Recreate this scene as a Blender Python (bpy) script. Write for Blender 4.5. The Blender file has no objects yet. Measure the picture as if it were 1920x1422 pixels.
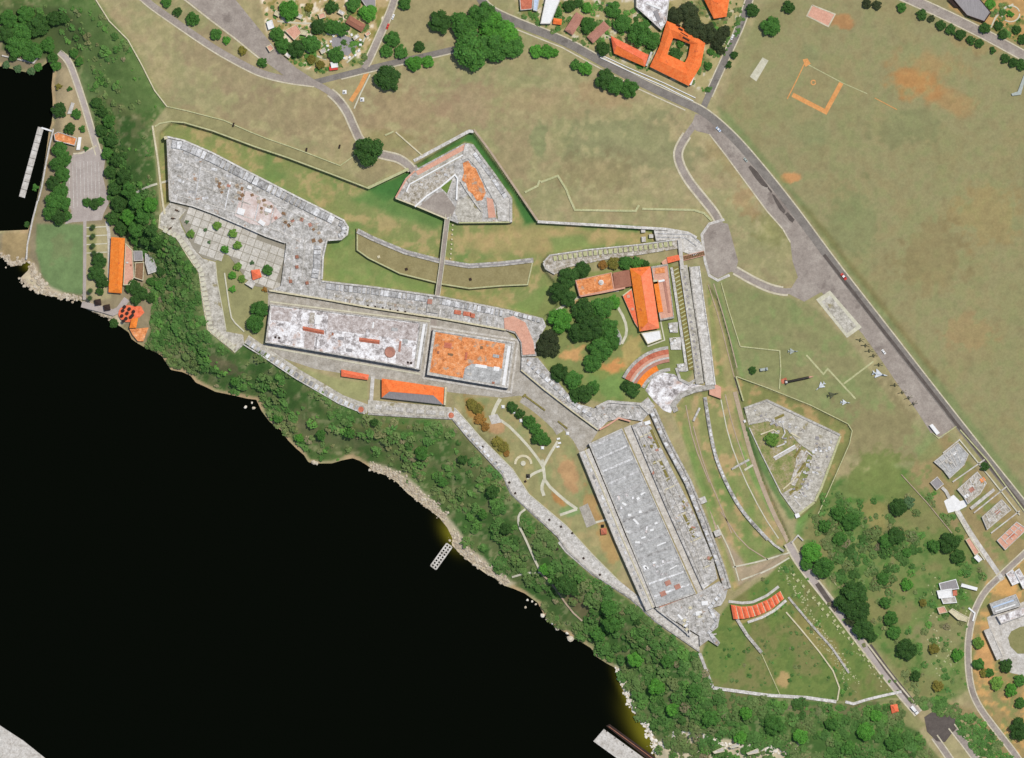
import bpy, math, random
import numpy as np
from mathutils import Vector, Matrix, geometry

random.seed(11)
rng = np.random.default_rng(11)
SC = bpy.context.scene
COL = SC.collection

# ------------------------------------------------------------------ camera, sky, sun, exposure
S = 0.45                       # metres for one map unit (maps are written on a 1920 x 1422 survey grid)
ZP, ZL, ZD = 26.0, 3.0, 21.8   # plateau, quay level, dry-ditch floor (water is 0)
CAM_Z = 6000.0
cd = bpy.data.cameras.new('camera'); cam = bpy.data.objects.new('camera', cd); COL.objects.link(cam)
cam.location = (0, 0, CAM_Z); cam.rotation_euler = (0, 0, 0)
cd.sensor_width = 36; cd.lens = 18 / (960 * S / (CAM_Z - ZP)); cd.clip_start = 50; cd.clip_end = 30000
SC.camera = cam
SUN_EL, SUN_AZ = math.radians(67), math.radians(48)      # azimuth clockwise from north (+Y)
W = bpy.data.worlds.new('World'); SC.world = W; W.use_nodes = True
nt = W.node_tree; bg = nt.nodes['Background']
sky = nt.nodes.new('ShaderNodeTexSky'); sky.sky_type = 'NISHITA'; sky.sun_disc = False
sky.sun_elevation = SUN_EL; sky.sun_rotation = SUN_AZ
nt.links.new(sky.outputs[0], bg.inputs[0]); bg.inputs[1].default_value = 0.125
ld = bpy.data.lights.new('sun', 'SUN'); sun = bpy.data.objects.new('sun', ld); COL.objects.link(sun)
ld.energy = 3.9; ld.angle = math.radians(0.5); ld.color = (1.0, 0.965, 0.90)
sdir = Vector((math.sin(SUN_AZ) * math.cos(SUN_EL), math.cos(SUN_AZ) * math.cos(SUN_EL), math.sin(SUN_EL)))
sun.rotation_euler = sdir.to_track_quat('Z', 'Y').to_euler(); sun.location = sdir * 500
SC.view_settings.view_transform = 'Standard'; SC.view_settings.look = 'None'
SC.view_settings.exposure = 0.0; SC.view_settings.gamma = 1.0

# ------------------------------------------------------------------ helpers
def X(px): return (px - 960) * S
def Yy(py): return (711 - py) * S
def W2(p): return (X(p[0]), Yy(p[1]))
def lin1(c):
    c = c / 255.0
    return c / 12.92 if c <= 0.04045 else ((c + 0.055) / 1.055) ** 2.4
ALB = 0.70                     # picture value -> surface albedo
def L(c, k=ALB):
    return tuple(min(0.92, lin1(v) * k) for v in c) + (1.0,)

def tag(o, label, cat=None, group=None, kind=None):
    if label: o['label'] = label
    if cat: o['category'] = cat
    if group: o['group'] = group
    if kind or cat: o['kind'] = kind or 'thing'
    return o

def empty(name, px, py, z, label, cat, group=None):
    o = bpy.data.objects.new(name, None); COL.objects.link(o)
    o.location = (X(px), Yy(py), z); o.empty_display_size = 1
    return tag(o, label, cat, group)

def place(o, parent):
    if parent is not None:
        o.parent = parent
        pl = Vector(parent.location)
        q = parent
        while q.parent is not None:
            q = q.parent; pl = pl + Vector(q.location)
        o.location = Vector(o.location) - pl
    return o

def mk(name, verts, faces, mat, parent=None, smooth=False, recentre=True):
    me = bpy.data.meshes.new(name)
    v = np.array(verts, dtype=np.float64)
    c = np.array([0, 0, 0.0])
    if recentre:
        c = np.array([(v[:, 0].min() + v[:, 0].max()) / 2, (v[:, 1].min() + v[:, 1].max()) / 2, v[:, 2].min()])
    me.from_pydata((v - c).tolist(), [], faces); me.update()
    if isinstance(mat, (list, tuple)):
        for m in mat: me.materials.append(m)
    elif mat is not None:
        me.materials.append(mat)
    if smooth:
        me.polygons.foreach_set('use_smooth', [True] * len(me.polygons))
    o = bpy.data.objects.new(name, me); COL.objects.link(o); o.location = c
    return place(o, parent)

def area2(poly):
    return sum(poly[i][0] * poly[(i + 1) % len(poly)][1] - poly[(i + 1) % len(poly)][0] * poly[i][1] for i in range(len(poly)))

def ccw(poly):
    w = [W2(p) for p in poly]
    return w if area2(w) > 0 else w[::-1]

def tris(w):
    return [tuple(t) for t in geometry.tessellate_polygon([[Vector((a, b, 0)) for a, b in w]])]

def fix_up(v, faces):
    out = []
    for f in faces:
        a, b, c = (Vector(v[i]) for i in f[:3])
        out.append(tuple(f) if (b - a).cross(c - a).z >= 0 else tuple(reversed(f)))
    return out

def prism(name, poly, z0, z1, mat, parent=None, topmat=None):
    w = ccw(poly); n = len(w)
    v = [(a, b, z1) for a, b in w] + [(a, b, z0) for a, b in w]
    t = fix_up(v, tris(w))
    f = t + [((i + 1) % n, i, i + n, (i + 1) % n + n) for i in range(n)]
    o = mk(name, v, f, [mat] + ([topmat] if topmat else []), parent)
    if topmat:
        for k in range(len(t)): o.data.polygons[k].material_index = 1
    return o

def sheet(name, poly, z, mat, parent=None, kind=None):
    w = ccw(poly); v = [(a, b, z) for a, b in w]
    o = mk(name, v, fix_up(v, tris(w)), mat, parent)
    if kind: o['kind'] = kind
    return o

def smooth_path(path, step=6.0, it=2):
    p = [np.array(a, float) for a in path]
    for _ in range(it):
        q = [p[0]]
        for a, b in zip(p[:-1], p[1:]):
            q += [a * 0.75 + b * 0.25, a * 0.25 + b * 0.75]
        q.append(p[-1]); p = q
    return [tuple(a) for a in p]

def offsets(path, w, closed=False):
    """left/right offset lines (world) of a path given in survey units; w = full width in survey units"""
    p = [np.array(W2(a)) for a in path]; n = len(p); h = w * S / 2; l = []; r = []
    for i in range(n):
        if closed: a, b = p[i - 1], p[(i + 1) % n]
        else: a, b = p[max(i - 1, 0)], p[min(i + 1, n - 1)]
        d0 = p[i] - a; d1 = b - p[i]
        if np.linalg.norm(d0) < 1e-6: d0 = d1
        if np.linalg.norm(d1) < 1e-6: d1 = d0
        d0 = d0 / np.linalg.norm(d0); d1 = d1 / np.linalg.norm(d1)
        n0 = np.array([-d0[1], d0[0]]); n1 = np.array([-d1[1], d1[0]])
        m = n0 + n1; m = m / max(np.linalg.norm(m), 1e-6)
        k = h / max(0.45, float(m @ n0))
        l.append(p[i] + m * k); r.append(p[i] - m * k)
    return l, r

def strip(name, path, w, z, mat, parent=None, kind=None, sm=0):
    if sm: path = smooth_path(path, it=sm)
    l, r = offsets(path, w)
    if callable(z):
        pl = densify(path, 8); l, r = offsets(pl, w); path = pl
        zz = [z(*a) for a in pl]
    else: zz = [z] * len(path)
    v = [(a[0], a[1], q) for a, q in zip(l, zz)] + [(a[0], a[1], q) for a, q in zip(r, zz)]
    n = len(l)
    f = [(i, i + n, i + n + 1, i + 1) for i in range(n - 1)]
    o = mk(name, v, fix_up(v, f), mat, parent)
    if kind: o['kind'] = kind
    return o

def densify(path, d):
    out = [tuple(path[0])]
    for a, b in zip(path[:-1], path[1:]):
        n = max(1, int(math.hypot(b[0] - a[0], b[1] - a[1]) / d))
        for k in range(1, n + 1): out.append((a[0] + (b[0] - a[0]) * k / n, a[1] + (b[1] - a[1]) * k / n))
    return out

def wallmesh(path, w, z0, z1, closed=False):
    l, r = offsets(path, w, closed); n = len(l)
    f0 = z0 if callable(z0) else (lambda x, y: z0)
    f1 = z1 if callable(z1) else (lambda x, y: z1)
    v = []
    for q, fz in ((l, f1), (r, f1), (l, f0), (r, f0)):
        for a, p in zip(q, path): v.append((a[0], a[1], fz(*p)))
    f = []; m = n if closed else n - 1
    for i in range(m):
        j = (i + 1) % n
        f += [(i, i + n, j + n, j), (j, j + 2 * n, i + 2 * n, i), (i + n, i + 3 * n, j + 3 * n, j + n)]
    if not closed:
        f += [(0, 2 * n, 3 * n, n), (n - 1, 2 * n - 1, 4 * n - 1, 3 * n - 1)]
    return v, f

def wall(name, path, w, z0, z1, mat, parent=None, closed=False, sm=0):
    if sm: path = smooth_path(path, it=sm)
    v, f = wallmesh(path, w, z0, z1, closed)
    return mk(name, v, f, mat, parent)

def along(path, n, t0=0.0, t1=1.0):
    p = [np.array(a, float) for a in path]
    seg = [np.linalg.norm(b - a) for a, b in zip(p[:-1], p[1:])]; tot = sum(seg); out = []
    for k in range(n):
        s = (t0 + (t1 - t0) * ((k + 0.5) / n)) * tot
        for a, b, q in zip(p[:-1], p[1:], seg):
            if s <= q or q is seg[-1]:
                d = (b - a) / q; out.append((a + d * min(s, q), math.atan2(-d[1], d[0]))); break
            s -= q
    return out

_box = {}
def boxmesh(dx, dy, dz, mat, bev=0.12):
    key = (round(dx, 2), round(dy, 2), round(dz, 2), mat.name)
    if key in _box: return _box[key]
    b = min(bev, dx * .2, dy * .2, dz * .3); hx, hy = dx / 2, dy / 2
    v = [(-hx, -hy, 0), (hx, -hy, 0), (hx, hy, 0), (-hx, hy, 0), (-hx, -hy, dz - b), (hx, -hy, dz - b), (hx, hy, dz - b), (-hx, hy, dz - b),
         (-hx + b, -hy + b, dz), (hx - b, -hy + b, dz), (hx - b, hy - b, dz), (-hx + b, hy - b, dz)]
    f = [(0, 1, 5, 4), (1, 2, 6, 5), (2, 3, 7, 6), (3, 0, 4, 7), (4, 5, 9, 8), (5, 6, 10, 9), (6, 7, 11, 10), (7, 4, 8, 11), (8, 9, 10, 11)]
    me = bpy.data.meshes.new('block'); me.from_pydata(v, [], f); me.materials.append(mat); me.update()
    _box[key] = me
    return me

def block(name, px, py, z, dx, dy, dz, mat, rot=0.0, parent=None):
    """a bevelled block; dx, dy in survey units, dz in metres"""
    o = bpy.data.objects.new(name, boxmesh(dx * S, dy * S, dz, mat)); COL.objects.link(o)
    o.location = (X(px), Yy(py), z); o.rotation_euler = (0, 0, rot)
    return place(o, parent)

ORD = ['first', 'second', 'third', 'fourth', 'fifth', 'sixth', 'seventh', 'eighth', 'ninth', 'tenth', 'eleventh', 'twelfth',
       'thirteenth', 'fourteenth', 'fifteenth', 'sixteenth', 'seventeenth', 'eighteenth', 'nineteenth', 'twentieth',
       'twenty-first', 'twenty-second', 'twenty-third', 'twenty-fourth', 'twenty-fifth', 'twenty-sixth', 'twenty-seventh',
       'twenty-eighth', 'twenty-ninth', 'thirtieth', 'thirty-first', 'thirty-second', 'thirty-third', 'thirty-fourth', 'thirty-fifth',
       'thirty-sixth', 'thirty-seventh', 'thirty-eighth', 'thirty-ninth', 'fortieth']

# ------------------------------------------------------------------ materials
def new_mat(name):
    m = bpy.data.materials.new(name); m.use_nodes = True
    return m, m.node_tree, m.node_tree.nodes['Principled BSDF']

def mottle(name, cols, scale=0.12, rough=0.9, fine=0.35, detail=8, bump=0.3, stain=None, rand=0.0, stretch=None, dist=0.15):
    """cols: list of (position, picture colour) along a fractal noise; fine: strength of small-scale value variation"""
    m, t, b = new_mat(name); N = t.nodes.new; lk = t.links.new
    geo = N('ShaderNodeNewGeometry'); vec = geo.outputs['Position']
    if stretch:
        mp = N('ShaderNodeMapping'); mp.inputs['Rotation'].default_value = (0, 0, math.radians(stretch[0])); lk(vec, mp.inputs[0])
        mp2 = N('ShaderNodeMapping'); mp2.inputs['Scale'].default_value = stretch[1]; lk(mp.outputs[0], mp2.inputs[0]); vec = mp2.outputs[0]
    n1 = N('ShaderNodeTexNoise'); n1.inputs['Scale'].default_value = scale; n1.inputs['Detail'].default_value = detail
    n1.inputs['Roughness'].default_value = 0.74; n1.inputs['Distortion'].default_value = dist; lk(vec, n1.inputs['Vector'])
    r = N('ShaderNodeValToRGB'); e = r.color_ramp.elements
    e[0].position, e[0].color = cols[0][0], L(cols[0][1]); e[1].position, e[1].color = cols[-1][0], L(cols[-1][1])
    for p, c in cols[1:-1]:
        q = e.new(p); q.color = L(c)
    fac = n1.outputs['Fac']
    if rand:
        oi = N('ShaderNodeObjectInfo'); ma = N('ShaderNodeMath'); ma.operation = 'MULTIPLY_ADD'
        ma.inputs[1].default_value = rand; lk(oi.outputs['Random'], ma.inputs[0])
        su = N('ShaderNodeMath'); su.operation = 'SUBTRACT'; lk(fac, su.inputs[0]); su.inputs[1].default_value = rand / 2
        lk(su.outputs[0], ma.inputs[2]); fac = ma.outputs[0]
    lk(fac, r.inputs[0]); col = r.outputs[0]
    if stain:
        n3 = N('ShaderNodeTexNoise'); n3.inputs['Scale'].default_value = stain[1]; n3.inputs['Detail'].default_value = 5; lk(vec, n3.inputs['Vector'])
        n3.inputs['Roughness'].default_value = 0.6
        r3 = N('ShaderNodeValToRGB'); r3.color_ramp.elements[0].position = stain[2]; r3.color_ramp.elements[1].position = min(1, stain[2] + 0.09)
        lk(n3.outputs['Fac'], r3.inputs[0])
        mx = N('ShaderNodeMix'); mx.data_type = 'RGBA'; lk(r3.outputs[0], mx.inputs['Factor']); lk(col, mx.inputs['A']); mx.inputs['B'].default_value = L(stain[0])
        col = mx.outputs['Result']
    n2 = N('ShaderNodeTexNoise'); n2.inputs['Scale'].default_value = 0.9; n2.inputs['Detail'].default_value = 3; lk(vec, n2.inputs['Vector'])
    mr = N('ShaderNodeMapRange'); mr.inputs[1].default_value = 0.25; mr.inputs[2].default_value = 0.75
    mr.inputs[3].default_value = 1 - fine; mr.inputs[4].default_value = 1 + fine; lk(n2.outputs['Fac'], mr.inputs[0])
    mu = N('ShaderNodeVectorMath'); mu.operation = 'SCALE'; lk(col, mu.inputs[0]); lk(mr.outputs[0], mu.inputs['Scale'])
    lk(mu.outputs[0], b.inputs['Base Color'])
    b.inputs['Roughness'].default_value = rough; b.inputs['Specular IOR Level'].default_value = 0.2
    if bump:
        bp = N('ShaderNodeBump'); bp.inputs['Strength'].default_value = bump; bp.inputs['Distance'].default_value = 0.4
        lk(n2.outputs['Fac'], bp.inputs['Height']); lk(bp.outputs[0], b.inputs['Normal'])
    return m

def vcol_mat(name, rough=0.95, fine=0.16, objcol=False, bump=0.25, sub=0.0, fscale=0.55):
    """surface colour from the mesh's own land-cover layer (or the object's colour), broken up by noise"""
    m, t, b = new_mat(name); N = t.nodes.new; lk = t.links.new
    geo = N('ShaderNodeNewGeometry')
    at = N('ShaderNodeAttribute'); at.attribute_name = 'cover'; col = at.outputs['Color']
    if objcol:
        oi = N('ShaderNodeObjectInfo')
        mm = N('ShaderNodeMix'); mm.data_type = 'RGBA'; mm.blend_type = 'MULTIPLY'; mm.inputs['Factor'].default_value = 1
        lk(oi.outputs['Color'], mm.inputs['A']); lk(at.outputs['Color'], mm.inputs['B']); col = mm.outputs['Result']
    n2 = N('ShaderNodeTexNoise'); n2.inputs['Scale'].default_value = fscale; n2.inputs['Detail'].default_value = 6
    n2.inputs['Roughness'].default_value = 0.7; lk(geo.outputs['Position'], n2.inputs['Vector'])
    mr = N('ShaderNodeMapRange'); mr.inputs[1].default_value = 0.25; mr.inputs[2].default_value = 0.75
    mr.inputs[3].default_value = 1 - fine; mr.inputs[4].default_value = 1 + fine; lk(n2.outputs['Fac'], mr.inputs[0])
    mu = N('ShaderNodeVectorMath'); mu.operation = 'SCALE'; lk(col, mu.inputs[0]); lk(mr.outputs[0], mu.inputs['Scale'])
    lk(mu.outputs[0], b.inputs['Base Color'])
    b.inputs['Roughness'].default_value = rough; b.inputs['Specular IOR Level'].default_value = 0.12
    if bump:
        bp = N('ShaderNodeBump'); bp.inputs['Strength'].default_value = bump; bp.inputs['Distance'].default_value = 0.5
        lk(n2.outputs['Fac'], bp.inputs['Height']); lk(bp.outputs[0], b.inputs['Normal'])
    return m

M = {}
M['ground'] = vcol_mat('ground_cover', fine=0.14)
M['leaf'] = vcol_mat('leaf', rough=0.75, fine=0.25, objcol=True, bump=0, fscale=0.35)
M['scrub'] = vcol_mat('scrub_leaf', rough=0.8, fine=0.2, bump=0)
M['asphalt'] = mottle('asphalt', [(.32, (120, 113, 105)), (.68, (148, 140, 130))], .12, .9, .14, bump=.1, stain=((106, 99, 92), .06, .6))
M['asphalt_old'] = mottle('old_asphalt', [(.32, (146, 134, 123)), (.5, (163, 151, 139)), (.68, (182, 171, 157))], .1, .9, .14, bump=.1, stain=((138, 126, 116), .05, .58))
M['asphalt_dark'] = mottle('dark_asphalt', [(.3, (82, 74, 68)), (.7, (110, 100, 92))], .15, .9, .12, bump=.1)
M['lot'] = mottle('parking_surface', [(.3, (165, 152, 143)), (.7, (190, 178, 168))], .12, .9, .08, bump=.1)
M['kerb'] = mottle('pale_kerb', [(.3, (188, 176, 146)), (.7, (222, 212, 186))], .2, .9, .15, bump=.1)
M['path'] = mottle('pale_path', [(.3, (190, 184, 158)), (.7, (222, 216, 192))], .2, .9, .12, bump=.1)
M['cream'] = mottle('cream_wall', [(.3, (196, 184, 148)), (.7, (226, 216, 182))], .25, .9, .2, bump=.2)
M['greenwall'] = mottle('grassy_wall', [(.3, (168, 170, 118)), (.7, (205, 200, 156))], .25, .9, .2, bump=.2)
M['dirt'] = mottle('dirt_track', [(.3, (168, 148, 122)), (.7, (196, 176, 152))], .15, .95, .12, bump=.2)
M['orangesoil'] = mottle('orange_soil', [(.3, (206, 140, 80)), (.7, (235, 170, 105))], .15, .95, .12, bump=.2)
M['stone'] = mottle('fort_stone', [(.34, (124, 119, 109)), (.43, (166, 161, 152)), (.52, (190, 185, 177)), (.6, (212, 207, 200)), (.68, (242, 238, 232))], .26, .9, .3, stain=((170, 137, 109), .16, .62))
M['stone_light'] = mottle('light_stone', [(.32, (140, 133, 121)), (.44, (180, 174, 163)), (.56, (204, 198, 188)), (.68, (232, 227, 218))], .3, .9, .26, rand=.18)
M['stone_merlon'] = mottle('parapet_stone', [(.3, (136, 132, 127)), (.42, (176, 173, 168)), (.54, (204, 201, 197)), (.68, (240, 238, 235))], .3, .9, .26, rand=.26)
M['terrace'] = mottle('terrace_stone', [(.34, (138, 131, 116)), (.44, (176, 169, 154)), (.55, (198, 191, 176)), (.66, (222, 216, 202))], .26, .9, .24, stain=((156, 145, 109), .12, .6))
M['roof_white'] = mottle('whitewashed_roof', [(.36, (132, 125, 121)), (.44, (178, 169, 164)), (.51, (226, 220, 216)), (.58, (250, 247, 244)), (.7, (254, 252, 249))], .2, .85, .22, stain=((190, 163, 147), .1, .58))
M['roof_grey'] = mottle('grey_vault_roof', [(.34, (146, 144, 139)), (.45, (174, 172, 167)), (.56, (189, 187, 182)), (.65, (208, 206, 201)), (.71, (240, 238, 234))], .3, .9, .2)
M['roof_soil'] = mottle('terracotta_roof_deck', [(.34, (176, 106, 62)), (.48, (226, 142, 84)), (.58, (240, 164, 108)), (.7, (248, 200, 158))], .26, .9, .24, stain=((186, 160, 136), .16, .57))
M['rubble'] = mottle('overgrown_rubble', [(.34, (120, 110, 88)), (.44, (168, 157, 138)), (.54, (194, 186, 173)), (.66, (226, 219, 209))], .34, .95, .3, stain=((154, 136, 78), .2, .61))
M['paving'] = mottle('street_paving', [(.32, (150, 141, 127)), (.5, (176, 168, 154)), (.66, (198, 191, 179))], .2, .9, .18)
M['slab'] = mottle('plaza_slab', [(.3, (180, 172, 156)), (.5, (202, 195, 181)), (.7, (222, 215, 203))], .25, .9, .2, rand=.16)
M['joint'] = mottle('slab_joint', [(.3, (146, 138, 120)), (.7, (166, 158, 140))], .3, .95, .1)
M['white'] = mottle('white_paint', [(.3, (228, 225, 219)), (.7, (250, 248, 244))], .3, .7, .08, bump=0)
M['tile'] = mottle('orange_roof_tile', [(.32, (240, 108, 44)), (.7, (255, 142, 76))], .3, .8, .16, bump=.3, stain=((206, 104, 60), .22, .6))
M['tile_red'] = mottle('red_roof_tile', [(.32, (232, 100, 58)), (.7, (254, 140, 100))], .3, .8, .16, bump=.3, stain=((206, 104, 60), .22, .6))
M['tile_yellow'] = mottle('yellow_orange_tile', [(.32, (240, 122, 36)), (.7, (255, 152, 64))], .3, .8, .16, bump=.3, stain=((206, 104, 60), .22, .6))
M['salmon'] = mottle('salmon_deck', [(.3, (206, 150, 124)), (.7, (230, 178, 152))], .2, .9, .15)
M['roof_brown'] = mottle('brown_roof', [(.3, (150, 98, 76)), (.7, (176, 120, 96))], .2, .8, .12)
M['roof_pink'] = mottle('pinkish_brown_roof', [(.3, (172, 118, 98)), (.7, (196, 142, 122))], .2, .8, .12)
M['metal'] = mottle('grey_sheet_roof', [(.3, (134, 128, 126)), (.7, (166, 160, 158))], .25, .6, .1, bump=.1, stretch=(0, (6, 1, 1)))
M['concrete'] = mottle('concrete', [(.32, (168, 160, 147)), (.46, (196, 189, 178)), (.58, (212, 206, 196)), (.7, (234, 229, 220))], .26, .9, .2)
M['rock'] = mottle('shore_rock', [(.3, (180, 162, 136)), (.48, (220, 206, 182)), (.66, (246, 238, 222))], .3, .9, .2, rand=.3)
M['bark'] = mottle('bark', [(.3, (84, 70, 54)), (.7, (116, 100, 80))], 1.2, .95, .2)
M['bronze'] = mottle('dark_bronze', [(.3, (40, 36, 32)), (.7, (64, 58, 50))], .6, .5, .15)
M['timber'] = mottle('weathered_timber', [(.3, (120, 92, 66)), (.7, (160, 124, 92))], .5, .9, .2)
M['shade_cloth'] = mottle('dark_canopy', [(.3, (48, 36, 32)), (.7, (70, 54, 46))], .5, .9, .1)
M['red'] = mottle('red_paint', [(.3, (196, 52, 40)), (.7, (222, 70, 56))], .6, .5, .08, bump=0)
M['blue'] = mottle('pale_blue_paint', [(.3, (170, 190, 214)), (.7, (206, 220, 236))], .6, .45, .08, bump=0)
M['olive'] = mottle('olive_paint', [(.3, (70, 74, 50)), (.7, (96, 98, 68))], .6, .6, .1, bump=0)
M['grey_paint'] = mottle('grey_paint', [(.3, (150, 158, 150)), (.7, (184, 190, 180))], .6, .5, .1, bump=0)
M['glass'] = mottle('dark_glass', [(.3, (30, 36, 42)), (.7, (44, 52, 60))], .6, .15, .05, bump=0)
M['rubber'] = mottle('black_rubber', [(.3, (26, 26, 26)), (.7, (40, 40, 40))], 1, .9, .05, bump=0)
M['hedge_bed'] = mottle('olive_bed', [(.3, (116, 106, 52)), (.7, (150, 138, 80))], .3, .95, .3)
M['brickred'] = mottle('brick_red', [(.3, (176, 96, 72)), (.5, (200, 116, 88)), (.7, (226, 150, 118))], .2, .9, .2)
M['tile_sunlit'] = mottle('sunlit_salmon_tile', [(.32, (246, 122, 78)), (.7, (255, 152, 110))], .3, .8, .14, bump=.3)  # lighter copy of the hall's tile, sunlight painted into its colour
M['roof_stained'] = mottle('stained_plaster_roof', [(.34, (142, 127, 119)), (.45, (182, 169, 161)), (.55, (204, 193, 186)), (.66, (236, 230, 225))], .3, .9, .26)
M['pale_paint'] = mottle('pale_grey_paint', [(.3, (198, 202, 204)), (.7, (226, 229, 230))], .6, .5, .08, bump=0)
# ------------------------------------------------------------------ terrain: survey lines
WATER = [(-160, 122), (0, 120), (30, 128), (58, 134), (72, 122), (88, 110), (98, 128), (95, 160), (97, 185), (97, 214), (95, 230), (90, 245), (84, 290), (76, 335),
         (66, 378), (56, 416), (50, 432), (0, 434), (-160, 436), (-160, 480), (0, 474), (8, 486), (20, 497), (34, 494), (46, 488), (56, 492), (50, 508), (36, 522), (46, 532),
         (60, 540), (75, 550), (92, 553), (112, 556), (132, 558), (150, 562), (154, 575), (170, 582), (186, 588), (200, 594), (212, 603), (226, 612),
         (240, 622), (245, 634), (256, 642), (272, 651), (287, 657), (302, 666), (311, 680), (319, 692), (340, 696), (356, 703), (366, 716), (384, 724),
         (402, 733), (432, 739), (462, 746), (480, 748), (490, 770), (505, 790), (525, 805), (540, 825), (556, 841), (570, 853), (578, 866), (596, 868),
         (620, 868), (640, 862), (660, 858), (674, 863), (690, 873), (702, 883), (725, 891), (745, 904), (765, 925), (785, 940), (805, 955), (825, 971), (840, 990),
         (850, 1010), (849, 1023), (862, 1037), (882, 1054), (912, 1076), (928, 1084), (946, 1098), (964, 1104), (985, 1113), (1010, 1131), (1020, 1150), (1032, 1166),
         (1052, 1181), (1077, 1196), (1092, 1205), (1110, 1216), (1121, 1233), (1140, 1245), (1155, 1253), (1163, 1266), (1168, 1290), (1178, 1311), (1190, 1331),
         (1198, 1350), (1215, 1369), (1226, 1390), (1232, 1424), (1270, 1600), (-160, 1600)]
PLATEAU = [(150, -160), (178, 0), (205, 40), (240, 75), (265, 120), (290, 170), (312, 200), (286, 235), (296, 345), (300, 400), (297, 428), (330, 445), (350, 478),
           (372, 510), (378, 560), (388, 620), (440, 662), (460, 640), (500, 665), (560, 705), (640, 755), (688, 778), (845, 788), (875, 822), (940, 892), (958, 928),
           (1000, 968), (1045, 1010), (1060, 1035), (1110, 1080), (1180, 1125), (1230, 1170), (1310, 1225), (1335, 1290), (1440, 1306), (1570, 1318), (1690, 1312),
           (1735, 1390), (1762, 1422), (1800, 1600), (2200, 1600), (2200, -160)]
LOWFLAT = [(-160, 0), (60, 60), (100, 90), (130, 110), (150, 150), (165, 200), (182, 250), (192, 290), (198, 340), (204, 390), (225, 440), (250, 465), (280, 500), (285, 530),
           (282, 570), (276, 620), (266, 648), (200, 600), (100, 560), (30, 500), (-160, 470)]
FORT = [(313, 256), (345, 263), (400, 287), (480, 329), (560, 370), (620, 400), (645, 413), (654, 427), (652, 441), (640, 450), (613, 452), (606, 482), (603, 526), (700, 537),
        (820, 554), (950, 580), (1018, 597), (1045, 575), (1040, 530), (1020, 505), (1019, 488), (1030, 478), (1100, 468), (1200, 458), (1270, 448), (1312, 455)]
DITCH_N = [(299, 250), (320, 231), (345, 231), (400, 247), (480, 277), (540, 297), (620, 327), (690, 354), (768, 316), (884, 246), (1008, 417), (1150, 424), (1290, 436), (1312, 455)] \
    + FORT[:-1][::-1] + [(316, 300), (318, 378), (306, 385), (301, 345), (297, 300)]
DITCH_E = [(1325, 530), (1345, 560), (1368, 640), (1384, 720), (1394, 760), (1400, 800), (1432, 900), (1470, 985), (1482, 1012), (1466, 1040), (1420, 1078), (1376, 1108), (1360, 1060), (1330, 960),
           (1292, 850), (1262, 775), (1285, 742), (1342, 728), (1334, 640)]
RAV1 = [(740, 371), (760, 335), (777, 319), (872, 268), (884, 270), (925, 325), (960, 372), (960, 418), (858, 419), (838, 411)]
TEN1 = [(668, 428), (700, 443), (760, 468), (830, 487), (880, 495), (940, 490), (1002, 484), (991, 535), (940, 538), (880, 543), (830, 535), (750, 515), (690, 485), (668, 470)]
RAV2 = [(1393, 764), (1438, 748), (1578, 815), (1540, 920), (1530, 942), (1495, 970), (1462, 925), (1425, 850), (1402, 800)]
DITCH_R2 = [(1382, 706), (1440, 730), (1520, 762), (1590, 796), (1597, 808), (1592, 832), (1552, 925), (1532, 965), (1500, 985), (1492, 975), (1530, 942), (1540, 920), (1578, 815), (1438, 748), (1394, 764)]

STEP, MG = 3.0, 150
gx = np.arange(-MG, 1920 + MG + STEP, STEP); gy = np.arange(-MG, 1422 + MG + STEP, STEP)
GX, GY = np.meshgrid(gx, gy)
def sd(poly, pad=None, gx_=GX, gy_=GY):
    """signed distance (negative inside) to a closed outline; with pad only near its box"""
    p = np.array(poly, float); out = np.full(gx_.shape, 1e4)
    if pad is not None:
        c0 = max(0, int((p[:, 0].min() - pad + MG) / STEP)); c1 = min(gx_.shape[1], int((p[:, 0].max() + pad + MG) / STEP) + 2)
        r0 = max(0, int((p[:, 1].min() - pad + MG) / STEP)); r1 = min(gx_.shape[0], int((p[:, 1].max() + pad + MG) / STEP) + 2)
    else: r0, r1, c0, c1 = 0, gx_.shape[0], 0, gx_.shape[1]
    x = gx_[r0:r1, c0:c1]; y = gy_[r0:r1, c0:c1]
    d2 = np.full(x.shape, 1e9); ins = np.zeros(x.shape, bool)
    for i in range(len(p)):
        a = p[i]; b = p[(i + 1) % len(p)]; e = b - a; ll = max(e @ e, 1e-9)
        t = np.clip(((x - a[0]) * e[0] + (y - a[1]) * e[1]) / ll, 0, 1)
        d2 = np.minimum(d2, (x - a[0] - t * e[0]) ** 2 + (y - a[1] - t * e[1]) ** 2)
        if a[1] != b[1]:
            c = ((a[1] > y) != (b[1] > y)) & (x < (b[0] - a[0]) * (y - a[1]) / (b[1] - a[1]) + a[0])
            ins ^= c
    out[r0:r1, c0:c1] = np.where(ins, -1, 1) * np.sqrt(d2)
    return out
def sst(t):
    t = np.clip(t, 0, 1); return t * t * (3 - 2 * t)
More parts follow.
